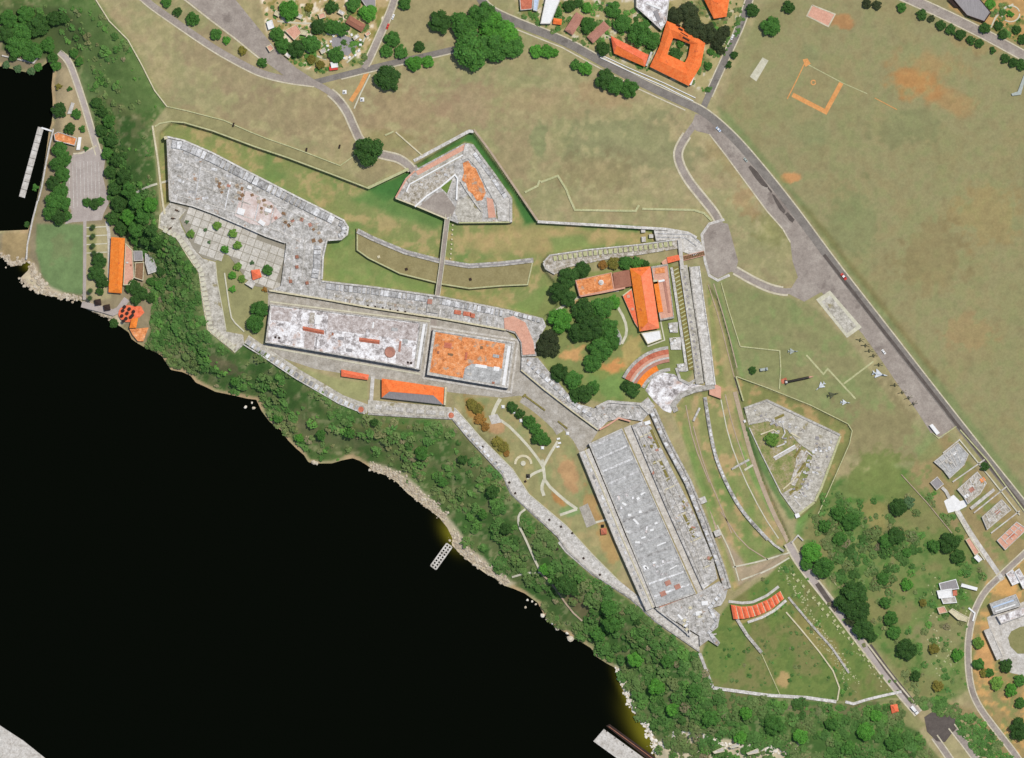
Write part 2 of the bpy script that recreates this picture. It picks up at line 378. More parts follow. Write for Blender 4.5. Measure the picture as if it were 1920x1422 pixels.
def vnoise(scale, seed, octaves=4, gain=0.55):
    r = np.random.default_rng(seed); out = np.zeros(GX.shape); amp = 1; tot = 0
    for o in range(octaves):
        s = scale / 2 ** o
        n0 = int((GY.max() - GY.min()) / s) + 4; n1 = int((GX.max() - GX.min()) / s) + 4
        lat = r.random((n0, n1)); u = (GX + MG) / s; v = (GY + MG) / s
        i = u.astype(int); j = v.astype(int); fu = sst(u - i); fv = sst(v - j)
        out += amp * ((lat[j, i] * (1 - fu) + lat[j, i + 1] * fu) * (1 - fv) + (lat[j + 1, i] * (1 - fu) + lat[j + 1, i + 1] * fu) * fv)
        tot += amp; amp *= gain
    return out / tot
N_BIG, N_MID, N_SM, N_FINE = vnoise(170, 1), vnoise(60, 2), vnoise(24, 3), vnoise(10, 4, 3)
N_B2, N_M2, N_S2 = vnoise(150, 5), vnoise(45, 6), vnoise(16, 7, 3)
NW_ = (N_SM - 0.5) * 10 + (N_FINE - .5) * 6         # outline wobble

d_w = sd(WATER); d_p = sd(PLATEAU); d_l = sd(LOWFLAT)
dl = np.maximum(0, np.minimum(d_w, d_l)); dp = np.maximum(0, d_p)
t = dl / (dl + dp + 1e-3)
low = np.minimum(ZL, 0.25 + 0.30 * np.maximum(d_w, 0) * S)
Z = low + (ZP - low) * sst(t * 0.97 + 0.03 * sst(t)) + (N_SM - .5) * 1.6 * np.clip(dl / 12, 0, 1) * np.clip(dp / 12, 0, 1)
Z = np.where(d_p < 0, ZP, Z)
Z = np.where(d_w < 0, np.maximum(-6, 0.2 + 0.22 * d_w * S), Z)
for poly, floor in ((DITCH_N, ZD), (DITCH_E, 23.2), (DITCH_R2, 24.2)):
    d = sd(poly, 12)
    k = sst(-d / 4.0 + 0.3)
    Z = np.where(d_p < 8, Z * (1 - k) + np.minimum(Z, floor) * k, Z)
def H(px, py):
    u = min(max((px + MG) / STEP, 0), GX.shape[1] - 1.001); v = min(max((py + MG) / STEP, 0), GX.shape[0] - 1.001)
    i, j = int(u), int(v); a, b = u - i, v - j
    return float((Z[j, i] * (1 - a) + Z[j, i + 1] * a) * (1 - b) + (Z[j + 1, i] * (1 - a) + Z[j + 1, i + 1] * a) * b)

# ------------------------------------------------------------------ terrain: land cover (picture colours, turned into albedo below)
C = np.zeros(GX.shape + (3,)); C[:] = (167, 156, 114)
def lerp(mask, col):
    global C
    C = C * (1 - mask[..., None]) + np.array(col, float) * mask[..., None]
def zone(poly, col, feather=3, k=1.0, wob=0.5):
    d = sd(poly, feather * 3 + 20) + NW_ * wob
    lerp(k * sst(0.5 - d / (2 * feather)), col)
def blob(x, y, rx, ry, col, k=1.0, rot=0, soft=0.5):
    a = math.radians(rot); u = (GX - x) * math.cos(a) + (GY - y) * math.sin(a); v = -(GX - x) * math.sin(a) + (GY - y) * math.cos(a)
    d = np.sqrt((u / rx) ** 2 + (v / ry) ** 2) + (N_SM - .5) * 1.3 + (N_S2 - .5) * 1.0 + (N_FINE - .5) * .8
    lerp(k * sst((1 - d) / soft + 0.5), col)
# field mottling
lerp(0.6 * sst((N_BIG - .46) * 6), (152, 149, 104))
lerp(0.45 * sst((N_B2 - .52) * 6), (172, 154, 113))
lerp(0.38 * sst((N_MID - .53) * 7), (147, 148, 101))
lerp(0.3 * sst((N_M2 - .54) * 7), (178, 153, 116))
lerp(0.3 * sst((N_S2 - .54) * 8), (146, 142, 96)); lerp(0.3 * sst((N_FINE - .56) * 9), (180, 164, 122)); lerp(0.25 * sst((.42 - N_S2) * 9), (174, 148, 114))
# big right-hand field
FIELD_R = [(1345, 205), (1420, 30), (1560, -150), (2100, -150), (2100, 1150), (1920, 930), (1640, 560)]
zone(FIELD_R, (153, 146, 103), 6, .88)
m = sst(0.5 - sd(FIELD_R) / 10)
lerp(m * .4 * sst((N_MID - .5) * 6), (146, 144, 97)); lerp(m * .25 * sst((N_M2 - .55) * 6), (162, 143, 98))
lerp(m * .35 * sst((N_S2 - .54) * 7), (132, 138, 90)); lerp(m * .3 * sst((.44 - N_S2) * 8), (158, 142, 100)); lerp(m * .25 * sst((N_FINE - .57) * 9), (130, 124, 84))
for b in ((1712, 155, 40, 24, (200, 138, 80), .7, 10, 1.0), (1790, 190, 44, 20, (186, 140, 90), .5, 15, 1.2), (1745, 120, 60, 24, (180, 140, 90), .5, 10, 1.2), (1580, 40, 18, 12, (190, 132, 84), .7),
          (1520, 250, 26, 22, (130, 148, 100), .3, 0, 1.2), (1700, 240, 60, 30, (132, 136, 92), .5), (1840, 80, 50, 20, (168, 142, 96), .5), (1520, 100, 14, 16, (130, 146, 98), .3, 0, 1.2),
          (1850, 400, 60, 50, (170, 144, 92), .4), (1600, 420, 40, 60, (126, 138, 90), .4), (1750, 480, 60, 60, (146, 128, 86), .4), (1480, 335, 20, 9, (212, 150, 96), .8),
          (1640, 760, 40, 50, (140, 132, 92), .5), (1820, 620, 50, 30, (176, 140, 96), .4)):
    blob(*b)
# verge along the right of the road
for poly, c, k in (([(1345, 200), (1365, 212), (1500, 372), (1660, 585), (1830, 800), (1920, 915), (1920, 945), (1800, 790), (1640, 575), (1480, 360), (1350, 225)], (118, 136, 84), .6),
                   ([(1500, 385), (1520, 395), (1760, 700), (1750, 705)], (120, 108, 66), .5)):
    zone(poly, c, 5, k)
# upper fields: bare patches
for b in ((1000, 190, 110, 26, (170, 147, 109), .4, 10), (1130, 180, 60, 18, (170, 144, 105), .5, 20), (760, 215, 70, 40, (166, 140, 106), .5), (560, 210, 120, 40, (156, 138, 104), .5),
          (1180, 270, 110, 50, (134, 138, 96), .5), (420, 120, 90, 40, (160, 140, 108), .5, 30), (880, 195, 60, 40, (164, 138, 108), .5), (960, 290, 40, 60, (158, 138, 104), .5, 30),
          (1120, 320, 60, 30, (150, 134, 96), .5), (1370, 290, 30, 60, (162, 140, 98), .5, -30), (1450, 430, 40, 30, (140, 138, 84), .5), (1395, 380, 30, 30, (176, 140, 98), .45),
          (730, 265, 40, 20, (150, 142, 92), .5), (700, 320, 50, 14, (156, 140, 104), .6, -30), (1010, 260, 14, 34, (124, 140, 92), .5)):
    blob(*b)
# covered way band
zone([(312, 200), (350, 210), (420, 226), (500, 261), (560, 281), (638, 311), (690, 352), (620, 326), (540, 296), (480, 276), (400, 246), (320, 229)], (148, 142, 98), 4, .8)
# lower lawns between fort and road (east)
EASTLAWN = [(1330, 525), (1360, 525), (1480, 560), (1530, 580), (1600, 650), (1660, 740), (1745, 830), (1750, 880), (1690, 890), (1600, 860), (1597, 800), (1440, 725), (1385, 705)]
zone(EASTLAWN, (140, 142, 94), 6, .9); lerp(sst(.5 - sd(EASTLAWN, 30) / 10) * .5 * sst((N_MID - .48) * 6), (156, 144, 104))
lerp(sst(.5 - sd(EASTLAWN, 30) / 10) * .4 * sst((N_S2 - .55) * 6), (122, 142, 86))
blob(1640, 820, 70, 60, (150, 138, 98), .8)
# ditches
m = sst(0.5 - sd(DITCH_N, 20) / 6)
lerp(m, (142, 148, 90)); lerp(m * .7 * sst((N_MID - .52) * 7), (112, 140, 76)); lerp(m * .8 * sst((N_S2 - .49) * 6), (180, 158, 110)); lerp(m * .6 * sst((N_M2 - .52) * 7), (172, 154, 102)); lerp(m * .5 * sst((N_FINE - .55) * 9), (118, 132, 74))
zone([(690, 356), (768, 320), (884, 248), (1008, 416), (985, 420), (962, 372), (884, 268), (872, 266), (777, 318), (742, 370), (720, 380)], (70, 118, 58), 4, .95)
zone([(690, 356), (742, 372), (838, 412), (820, 430), (750, 410), (660, 375)], (98, 134, 70), 10, .8)
zone([(668, 426), (652, 444), (612, 458), (606, 524), (820, 552), (820, 536), (750, 516), (690, 487), (666, 470)], (122, 146, 80), 6, .6)
zone([(860, 440), (1000, 425), (1210, 435), (1210, 448), (1020, 475), (860, 470)], (186, 160, 110), 8, .6)
zone([(1150, 420), (1200, 424), (1195, 434), (1160, 432)], (96, 138, 70), 3, .9)
zone([(1030, 445), (1090, 440), (1110, 462), (1040, 474)], (128, 148, 84), 6, .8)
zone([(1000, 545), (1040, 530), (1040, 570), (1015, 595), (950, 576), (990, 560)], (124, 146, 80), 5, .8)
m = sst(0.5 - sd(DITCH_E, 20) / 6)
lerp(m, (146, 148, 92)); lerp(m * .7 * sst((N_MID - .5) * 7), (112, 140, 72)); lerp(m * .8 * sst((N_S2 - .55) * 7), (186, 156, 112))
for p, w, c, k in (([(1340, 560), (1365, 700), (1375, 760)], 16, (180, 160, 114), .6), ([(1362, 740), (1392, 850), (1440, 970), (1470, 1020)], 16, (180, 158, 114), .55),
                   ([(1300, 750), (1312, 850), (1350, 950), (1380, 1040)], 10, (182, 156, 114), .65), ([(1282, 800), (1310, 900), (1345, 1000)], 12, (122, 146, 80), .6),
                   ([(1385, 830), (1420, 910), (1455, 975)], 8, (120, 158, 82), .8), ([(1345, 545), (1395, 720), (1405, 770)], 10, (122, 150, 84), .6)):
    l, r = [], []
    for i, a in enumerate(p):
        b = p[min(i + 1, len(p) - 1)]; q = p[max(i - 1, 0)]; dx, dy = b[0] - q[0], b[1] - q[1]; n = math.hypot(dx, dy)
        l.append((a[0] - dy / n * w / 2, a[1] + dx / n * w / 2)); r.append((a[0] + dy / n * w / 2, a[1] - dx / n * w / 2))
    zone(l + r[::-1], c, 4, k)
zone([(1345, 985), (1375, 1030), (1400, 1062), (1462, 1040), (1480, 1040), (1440, 1075), (1385, 1098), (1372, 1060)], (178, 158, 132), 4, .9)
zone([(1382, 706), (1428, 728), (1394, 748)], (74, 134, 66), 3, .95)
m = sst(0.5 - sd(DITCH_R2, 20) / 5)
lerp(m, (134, 136, 82)); lerp(m * .7 * sst((N_S2 - .52) * 6), (186, 150, 106))
zone([(1402, 800), (1425, 850), (1462, 925), (1495, 970), (1480, 975), (1450, 925), (1412, 850), (1392, 800)], (92, 128, 68), 4, .8)
zone([(1495, 975), (1535, 945), (1528, 985), (1505, 1010), (1490, 1000)], (110, 150, 78), 4, .8)
# fort interior ground
zone([(405, 490), (425, 475), (455, 512), (470, 535), (500, 540), (505, 560), (500, 640), (460, 625), (420, 620), (408, 540)], (152, 148, 102), 3, 1)
zone([(335, 420), (352, 428), (380, 455), (370, 470), (350, 450)], (150, 150, 98), 2, 1)
GARDEN = [(850, 742), (940, 748), (985, 745), (1045, 795), (1075, 830), (1140, 990), (1165, 1060), (1155, 1085), (1060, 985), (990, 925), (958, 875), (880, 800)]
zone(GARDEN, (156, 150, 102), 3, 1)
m = sst(0.5 - sd(GARDEN, 10) / 5)
lerp(m * .4 * sst((N_S2 - .52) * 7), (180, 152, 108)); lerp(m * .5 * sst((N_M2 - .5) * 7), (136, 150, 96))
for b in ((1066, 888, 13, 40, (200, 152, 108), .75, -20), (1048, 938, 18, 6, (188, 134, 80), .85, 42), (930, 800, 16, 12, (196, 150, 110), .8), (1140, 1020, 14, 40, (188, 150, 96), .7, -25),
          (1068, 960, 16, 10, (128, 156, 96), .8), (895, 780, 14, 30, (176, 124, 62), .7, -30), (940, 840, 14, 16, (140, 130, 56), .8, -30), (1110, 950, 10, 30, (196, 150, 98), .7, -25)):
    blob(*b)
zone([(510, 668), (560, 690), (640, 712), (690, 715), (690, 752), (640, 740), (580, 705)], (158, 156, 106), 3, 1)
BAST = [(1040, 520), (1260, 490), (1300, 700), (1240, 755), (1130, 755), (1060, 735), (1010, 670), (1000, 600)]
zone(BAST, (134, 142, 84), 4, 1)
for b in ((1150, 690, 26, 16, (216, 150, 92), .9, -30), (1185, 655, 16, 30, (186, 164, 104), .9, 20), (1075, 665, 22, 14, (216, 164, 108), .9), (1085, 570, 20, 8, (220, 176, 130), .8), (1150, 720, 40, 26, (120, 150, 80), .8)):
    blob(*b)
# slopes and scrub floor
m = sst((d_p + NW_ * .3 + 2) / 6) * sst((d_w - 1) / 5)
lerp(m, (92, 117, 60)); lerp(m * .6 * sst((N_MID - .5) * 6), (76, 114, 54)); lerp(m * .6 * sst((N_M2 - .5) * 6), (116, 120, 74)); lerp(m * .6 * sst((.46 - N_SM) * 8), (66, 102, 46)); lerp(m * .6 * sst((N_S2 - .53) * 7), (128, 124, 84)); lerp(m * .6 * sst((N_FINE - .6) * 9), (152, 148, 106))
zone([(60, 0), (180, 0), (240, 75), (290, 170), (308, 200), (250, 210), (180, 170), (140, 90)], (104, 128, 70), 8, .85)
for b in ((560, 800, 60, 16, (126, 120, 84), .7, 25), (640, 820, 60, 16, (112, 118, 76), .6), (1080, 1130, 50, 12, (134, 118, 84), .8, 45), (1290, 1180, 60, 8, (146, 128, 92), .8, 38),
          (1360, 1320, 30, 60, (120, 116, 74), .7, 30), (900, 850, 30, 60, (120, 116, 76), .6, -30), (400, 680, 60, 12, (140, 122, 92), .6, 20), (1560, 1335, 90, 14, (130, 118, 84), .7),
          (1190, 1120, 40, 7, (150, 132, 98), .7, 38), (720, 800, 90, 6, (120, 124, 70), .7)):
    blob(*b)
# quay-level lawn and beds
m = sst((6 - d_l) / 8) * sst((d_w - 1) / 4)
lerp(m, (150, 136, 106))
zone([(0, 10), (120, 10), (160, 60), (150, 100), (100, 105), (60, 110), (0, 90)], (88, 104, 60), 6, 1)
zone([(110, 120), (140, 140), (160, 220), (176, 270), (150, 275), (110, 250), (104, 180)], (176, 158, 122), 4, 1)
zone([(158, 110), (196, 190), (205, 250), (185, 260), (165, 210), (145, 150)], (104, 122, 74), 6, .8)
zone([(66, 420), (110, 418), (154, 420), (153, 552), (120, 548), (92, 540), (74, 512), (64, 470)], (116, 138, 88), 3, 1)
blob(112, 470, 22, 26, (130, 136, 92), .6)
zone([(0, 436), (46, 432), (52, 470), (44, 484), (20, 490), (0, 472)], (168, 146, 104), 4, 1)
zone([(154, 418), (205, 420), (206, 560), (156, 562)], (176, 164, 124), 3, 1)
zone([(160, 420), (178, 420), (178, 480), (160, 480)], (150, 148, 96), 3, .9)
# village ground (top)
VILLAGE = [(460, -150), (740, -150), (725, 40), (690, 115), (600, 138), (545, 118), (500, 60)]
zone(VILLAGE, (196, 172, 124), 4, 1)
m = sst(.5 - sd(VILLAGE, 10) / 5); lerp(m * sst((N_S2 - .5) * 9), (150, 138, 80)); lerp(m * sst((N_FINE - .6) * 12), (232, 216, 190)); lerp(m * .8 * sst((N_SM - .58) * 9), (120, 134, 70))
V2 = [(950, -150), (1400, -150), (1400, 30), (1330, 175), (1200, 130), (1060, 70), (970, 30)]
zone(V2, (182, 168, 118), 4, 1)
m = sst(.5 - sd(V2, 10) / 5); lerp(m * sst((N_S2 - .5) * 9), (132, 132, 80)); lerp(m * .8 * sst((N_FINE - .6) * 12), (216, 206, 186))
V3 = [(1760, -150), (2100, -150), (2100, 80), (1920, 85), (1780, 15)]
zone(V3, (196, 156, 100), 5, 1); m = sst(.5 - sd(V3, 10) / 5); lerp(m * sst((N_S2 - .5) * 9), (120, 124, 66))
zone([(745, -150), (900, -150), (860, 60), (770, 90), (740, 40)], (160, 148, 106), 6, .9)
# right-hand wood floor and ruins
WOOD_R = [(1500, 1000), (1560, 900), (1660, 880), (1745, 880), (1800, 990), (1850, 1070), (1815, 1180), (1812, 1290), (1760, 1330), (1700, 1290), (1560, 1110)]
zone(WOOD_R, (118, 134, 74), 12, .95)
m = sst(.5 - sd(WOOD_R, 30) / 12); lerp(m * .8 * sst((N_S2 - .48) * 7), (88, 120, 58)); lerp(m * .7 * sst((N_M2 - .52) * 7), (144, 136, 88))
blob(1650, 900, 50, 50, (122, 134, 74), .9); blob(1640, 960, 20, 26, (152, 142, 86), .8); blob(1760, 1195, 50, 40, (146, 140, 96), .8); blob(1760, 1240, 40, 40, (142, 146, 92), .6)
RUIN = [(1745, 830), (1775, 815), (1920, 985), (2100, 1150), (2100, 1300), (1920, 1040), (1860, 1070), (1700, 890)]
zone(RUIN, (160, 142, 98), 4, 1); m = sst(.5 - sd(RUIN, 10) / 5); lerp(m * .8 * sst((N_S2 - .52) * 8), (124, 136, 80))
zone([(1745, 800), (1770, 850), (1725, 870), (1720, 840)], (124, 144, 86), 8, .5)
SEAST = [(1850, 1090), (1920, 1050), (2100, 1100), (2100, 1600), (1900, 1600), (1830, 1320), (1818, 1260), (1820, 1180)]
zone(SEAST, (168, 146, 96), 4, 1); m = sst(.5 - sd(SEAST, 10) / 5); lerp(m * .8 * sst((N_S2 - .52) * 8), (134, 140, 84)); lerp(m * .8 * sst((N_FINE - .56) * 10), (206, 160, 100))
blob(1850, 1230, 16, 50, (212, 162, 106), .9); blob(1880, 1100, 30, 14, (220, 170, 104), .9)
# hornwork (lower right)
HORN = [(1315, 1225), (1345, 1165), (1368, 1130), (1440, 1080), (1480, 1045), (1560, 1130), (1690, 1290), (1690, 1308), (1570, 1316), (1440, 1304), (1336, 1288)]
zone(HORN, (118, 134, 70), 3, 1)
m = sst(.5 - sd(HORN, 10) / 5); lerp(m * .6 * sst((N_S2 - .5) * 7), (92, 116, 58)); lerp(m * .7 * sst((N_M2 - .48) * 7), (136, 128, 82)); lerp(m * .6 * sst((N_FINE - .56) * 9), (92, 112, 56))
blob(1470, 1275, 14, 14, (190, 158, 108), .9); blob(1530, 1190, 60, 16, (150, 138, 84), .8, 50); blob(1430, 1150, 40, 8, (186, 160, 104), .7, -20)
zone([(1690, 1310), (1735, 1360), (1720, 1370), (1660, 1340), (1650, 1318)], (150, 146, 96), 4, .9)
zone([(1820, 1330), (1860, 1350), (1920, 1440), (1890, 1440), (1790, 1330), (1700, 1312), (1760, 1312)], (150, 132, 90), 6, .8)
# sand and shore rock
m = sst((7 - d_w + NW_ * .6) / 5) * (d_w > -6)
lerp(m * sst((N_M2 - .4) * 5), (186, 160, 120))
for p in ([(692, 868), (722, 874), (768, 898), (806, 936), (858, 992), (878, 1026), (936, 1074), (966, 1096), (940, 1110), (850, 1045), (820, 985), (740, 920), (690, 885)],
          [(1155, 1250), (1172, 1262), (1182, 1300), (1200, 1340), (1222, 1368), (1236, 1425), (1222, 1425), (1196, 1352), (1160, 1290)],
          [(30, 520), (56, 492), (66, 500), (70, 525), (120, 552), (100, 562), (40, 540)], [(155, 558), (215, 585), (230, 605), (220, 612), (150, 585)],
          [(1225, 1400), (1290, 1370), (1330, 1385), (1500, 1395), (1500, 1430), (1240, 1430)]):
    zone(p, (216, 198, 166), 4, .9)
C *= (1 + (N_FINE - .5) * .16 + (N_S2 - .5) * .11)[..., None]
Cl = np.clip(C, 4, 255) / 255.0
Cl = np.where(Cl <= .04045, Cl / 12.92, ((Cl + .055) / 1.055) ** 2.4) * ALB

def set_cover(me, rgb):
    a = me.color_attributes.new('cover', 'FLOAT_COLOR', 'POINT')
    out = np.ones((len(me.vertices), 4), np.float32); out[:, :3] = rgb
    a.data.foreach_set('color', out.ravel())

def grid_mesh(name, xs, ys, z, rgb, mat, keep=None):
    h, w = z.shape; v = np.stack([X(xs), Yy(ys), z], -1).reshape(-1, 3)
    idx = np.arange(h * w).reshape(h, w)
    q = np.stack([idx[1:, :-1], idx[1:, 1:], idx[:-1, 1:], idx[:-1, :-1]], -1)
    q = (q.reshape(-1, 4) if keep is None else q[keep]).astype(np.int32)
    me = bpy.data.meshes.new(name)
    me.vertices.add(h * w); me.vertices.foreach_set('co', v.astype(np.float32).ravel())
    me.loops.add(q.size); me.loops.foreach_set('vertex_index', q.ravel())
    me.polygons.add(len(q)); me.polygons.foreach_set('loop_start', np.arange(0, q.size, 4, dtype=np.int32))
    me.polygons.foreach_set('use_smooth', np.ones(len(q), bool))
    me.update(calc_edges=True); set_cover(me, rgb.reshape(-1, 3)); me.materials.append(mat)
    o = bpy.data.objects.new(name, me); COL.objects.link(o); return o
deep = (d_w[:-1, :-1] < -40)                           # the sea bed far out is left to the coarse sheet
g = grid_mesh('ground', GX, GY, Z, Cl, M['ground'], ~deep); g['kind'] = 'structure'
# the land and sea bed beyond, coarse, out to the horizon
ex = np.concatenate([np.arange(-16000, -MG, 450), gx[[0, -1]], np.arange(1920 + MG + 450, 18000, 450)]); ex = np.unique(ex)
ey = np.concatenate([np.arange(-16000, -MG, 450), gy[[0, -1]], np.arange(1422 + MG + 450, 17000, 450)]); ey = np.unique(ey)
EX, EY = np.meshgrid(ex, ey)
side = (EX + 160) * (1600 - 480) - (EY - 480) * (1270 + 160)
side = np.where((EX < -140) & (EY > 60), -1, side)
EZ = np.where(side > 0, ZP - 0.4, -6.0); EZ = np.where((EX >= -MG) & (EX <= 1920 + MG) & (EY >= -MG) & (EY <= 1422 + MG) & (side > 0), ZP - 0.4, EZ)
ecol = np.zeros(EX.shape + (3,)); ecol[:] = L((146, 140, 98))[:3]
ci, cj = np.searchsorted(ex, gx[0]), np.searchsorted(ey, gy[0])
keep = np.ones((len(ey) - 1, len(ex) - 1), bool); keep[cj, ci] = False
g2 = grid_mesh('terrain', EX, EY, EZ, ecol, M['ground'], keep); g2['kind'] = 'structure'

# ------------------------------------------------------------------ harbour water
wx = np.concatenate([np.arange(-16000, -120, 700), np.arange(-120, 1321, 6.0), np.arange(1500, 18000, 700)])
wy = np.concatenate([np.arange(-16000, 60, 700), np.arange(60, 1561, 6.0), np.arange(1700, 17000, 700)])
WX, WY = np.meshgrid(wx, wy)
def near(x, y, rx, ry, rot):
    a = math.radians(rot); u = (WX - x) * math.cos(a) + (WY - y) * math.sin(a); v = -(WX - x) * math.sin(a) + (WY - y) * math.cos(a)
    return np.exp(-((u / rx) ** 2 + (v / ry) ** 2) * 1.1)
sh = np.clip(near(846, 1004, 30, 15, 58) + near(1214, 1386, 44, 20, 58) + .7 * near(1176, 1306, 44, 9, 65) + .8 * near(52, 497, 12, 9, 0) + .3 * near(1190, 1340, 40, 24, 60), 0, 1)
wc = np.zeros(WX.shape + (3,)); wc[:] = (0.0012, 0.0018, 0.0009)
wc = wc * (1 - sh[..., None]) + np.array((0.11, 0.10, 0.008)) * sh[..., None]
m, tt, bb = new_mat('harbour_water'); at = tt.nodes.new('ShaderNodeAttribute'); at.attribute_name = 'cover'
tt.links.new(at.outputs['Color'], bb.inputs['Base Color']); bb.inputs['Roughness'].default_value = 0.12; bb.inputs['IOR'].default_value = 1.33; bb.inputs['Specular IOR Level'].default_value = 0.07; bb.inputs['Specular Tint'].default_value = (1, .95, .6, 1)
nz = tt.nodes.new('ShaderNodeTexNoise'); nz.inputs['Scale'].default_value = 0.5; nz.inputs['Detail'].default_value = 5
ge = tt.nodes.new('ShaderNodeNewGeometry'); tt.links.new(ge.outputs['Position'], nz.inputs['Vector'])
bp = tt.nodes.new('ShaderNodeBump'); bp.inputs['Strength'].default_value = 0.25; bp.inputs['Distance'].default_value = 0.3
tt.links.new(nz.outputs['Fac'], bp.inputs['Height']); tt.links.new(bp.outputs[0], bb.inputs['Normal'])
wo = grid_mesh('harbour_water', WX, WY, np.zeros(WX.shape), wc, m); wo['kind'] = 'structure'
# ------------------------------------------------------------------ roads, courts, paths
ZR = ZP + 0.06
def clip_path(q, t0, t1):
    q = densify(q, 4); n0 = int(t0 / 4); n1 = int(t1 / 4)
    return q[n0:len(q) - n1]
def road(name, path, w, mat='asphalt', z=ZR, kerbs=True, sm=2, kw=2.4, sides=(1, 1), trim=(0, 0)):
    o = strip(name, path, w, z, M[mat], kind='structure', sm=sm)
    if kerbs:
        p = smooth_path(path, it=sm); l, r = offsets(p, w + kw)
        inv = lambda q: [((a[0] / S) + 960, 711 - a[1] / S) for a in q]
        for q, on in ((inv(l), sides[0]), (inv(r), sides[1])):
            q = clip_path(q, *trim)
            if on: wall('kerb', q, kw, z - 0.3, z + 0.12, M['kerb'], o)
    return o
def court(name, poly, mat, z=ZR, edge=None, ew=2.4, closed=True, em='kerb'):
    o = sheet(name, poly, z, M[mat], kind='structure')
    if edge: wall('kerb', edge, ew, z - 0.3, z + 0.12, M[em], o)
    return o
MAIN = [(885, -40), (905, 12), (955, 38), (1060, 78), (1120, 112), (1200, 155), (1290, 196), (1320, 210), (1362, 245), (1402, 287), (1482, 385), (1562, 495), (1642, 597), (1722, 700), (1812, 815), (1872, 890), (1930, 962), (2060, 1130)]
road('main_road', MAIN, 15, 'asphalt', ZR + .06, sides=(1, 0))
strip('asphalt_lane', [(1545, 478), (1640, 600), (1722, 704), (1812, 819), (1872, 894), (1930, 966)], 6, ZR + .11, M['asphalt_dark'], kind='structure')
wall('kerb', [(955, 50), (1055, 90), (1115, 123), (1195, 166), (1285, 207)], 2.4, ZP, ZR + .15, M['kerb'])['kind'] = 'structure'
court('apron', [(1304, 214), (1330, 218), (1362, 250), (1402, 292), (1482, 390), (1562, 500), (1642, 602), (1722, 705), (1775, 772), (1792, 798), (1765, 822), (1745, 812), (1720, 772), (1688, 728), (1650, 672),
                (1616, 625), (1540, 548), (1508, 566), (1480, 552), (1484, 540), (1496, 520), (1486, 490), (1482, 455), (1468, 430), (1438, 396), (1398, 342), (1358, 288), (1330, 252), (1306, 246), (1296, 236)],
      'asphalt_old', edge=[(1330, 252), (1358, 288), (1398, 342), (1438, 396), (1468, 430), (1482, 455)])
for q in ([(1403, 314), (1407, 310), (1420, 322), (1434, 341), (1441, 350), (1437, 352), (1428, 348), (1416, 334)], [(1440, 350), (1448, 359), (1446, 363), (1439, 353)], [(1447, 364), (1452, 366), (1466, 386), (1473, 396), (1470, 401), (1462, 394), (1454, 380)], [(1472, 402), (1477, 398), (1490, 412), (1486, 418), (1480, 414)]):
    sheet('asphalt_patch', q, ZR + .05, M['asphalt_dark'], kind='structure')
road('fort_access_road', [(1308, 226), (1276, 270), (1269, 296), (1288, 336), (1320, 375), (1342, 402), (1352, 425)], 12, 'asphalt_old', ZR + .04, trim=(28, 14), kw=3.4)
road('fort_access_road', [(1366, 500), (1410, 526), (1450, 544), (1486, 548), (1520, 530)], 11, 'asphalt_old', ZR + .04, trim=(14, 40), kw=3.4)
court('turning_court', [(1318, 440), (1328, 424), (1345, 416), (1365, 420), (1372, 446), (1384, 490), (1380, 506), (1366, 512), (1346, 522), (1332, 514), (1324, 488)], 'asphalt_old', ZR + .08,
      edge=[(1358, 412), (1330, 420), (1316, 440), (1322, 490), (1330, 517), (1346, 526), (1368, 516)], ew=5, em='concrete')
road('field_road', [(215, -60), (268, -2), (320, 35), (400, 90), (450, 118), (490, 138), (540, 150), (590, 156)], 12, 'asphalt_old', ZR + .03, sides=(0, 1))
court('wide_avenue', [(335, -60), (430, -60), (442, 0), (484, 52), (522, 98), (556, 128), (590, 150), (585, 160), (546, 152), (500, 118), (440, 70), (392, 34), (350, 0)], 'asphalt_old', ZR + .07,
      edge=[(340, -5), (392, 36), (440, 72), (500, 121)], ew=3)
road('ravelin_road', [(580, 152), (620, 172), (648, 203), (664, 240), (676, 266), (700, 286), (724, 292), (748, 297), (766, 310), (776, 322)], 12, 'asphalt_old', ZR + .09, trim=(36, 14), kw=3)
road('village_road', [(585, 156), (640, 142), (700, 127), (760, 113), (830, 98), (900, 80), (955, 50), (975, 44)], 11, 'asphalt', ZR + .05, trim=(44, 24), sides=(0, 1))
road('village_lane', [(750, -60), (741, 0), (722, 45), (704, 85), (692, 112), (682, 128)], 11, 'asphalt_old', ZR + .12, trim=(0, 14))
road('side_street', [(1422, -60), (1405, 0), (1388, 50), (1360, 110), (1335, 165), (1318, 204)], 12, 'asphalt', ZR + .14, trim=(0, 20))
road('north_street', [(1580, -60), (1700, -4), (1760, 22), (1850, 66), (1925, 108), (2060, 180)], 16, 'asphalt_old')
road('quay_road', [(108, 95), (126, 112), (140, 150), (158, 205), (172, 255), (182, 288)], 9, 'lot', ZL + .1, kw=2.5)
court('parking_lot', [(134, 288), (178, 274), (190, 280), (194, 300), (190, 330), (196, 355), (201, 380), (192, 398), (188, 412), (132, 416), (118, 420), (131, 396), (119, 358), (117, 320)], 'lot', ZL + .06,
      edge=[(178, 272), (150, 286), (134, 287)], ew=3)
road('lower_road', [(1478, 1018), (1500, 1058), (1560, 1132), (1620, 1212), (1680, 1290), (1722, 1338)], 12, 'lot', ZR + .04, kw=3)
court('roundabout', [(1733, 1345), (1746, 1336), (1772, 1338), (1794, 1350), (1798, 1362), (1784, 1376), (1772, 1392), (1756, 1390), (1738, 1372)], 'asphalt_dark', ZR + .1)
road('south_lane', [(1752, 1382), (1782, 1424), (1830, 1500)], 10, 'asphalt_old', ZR + .02)
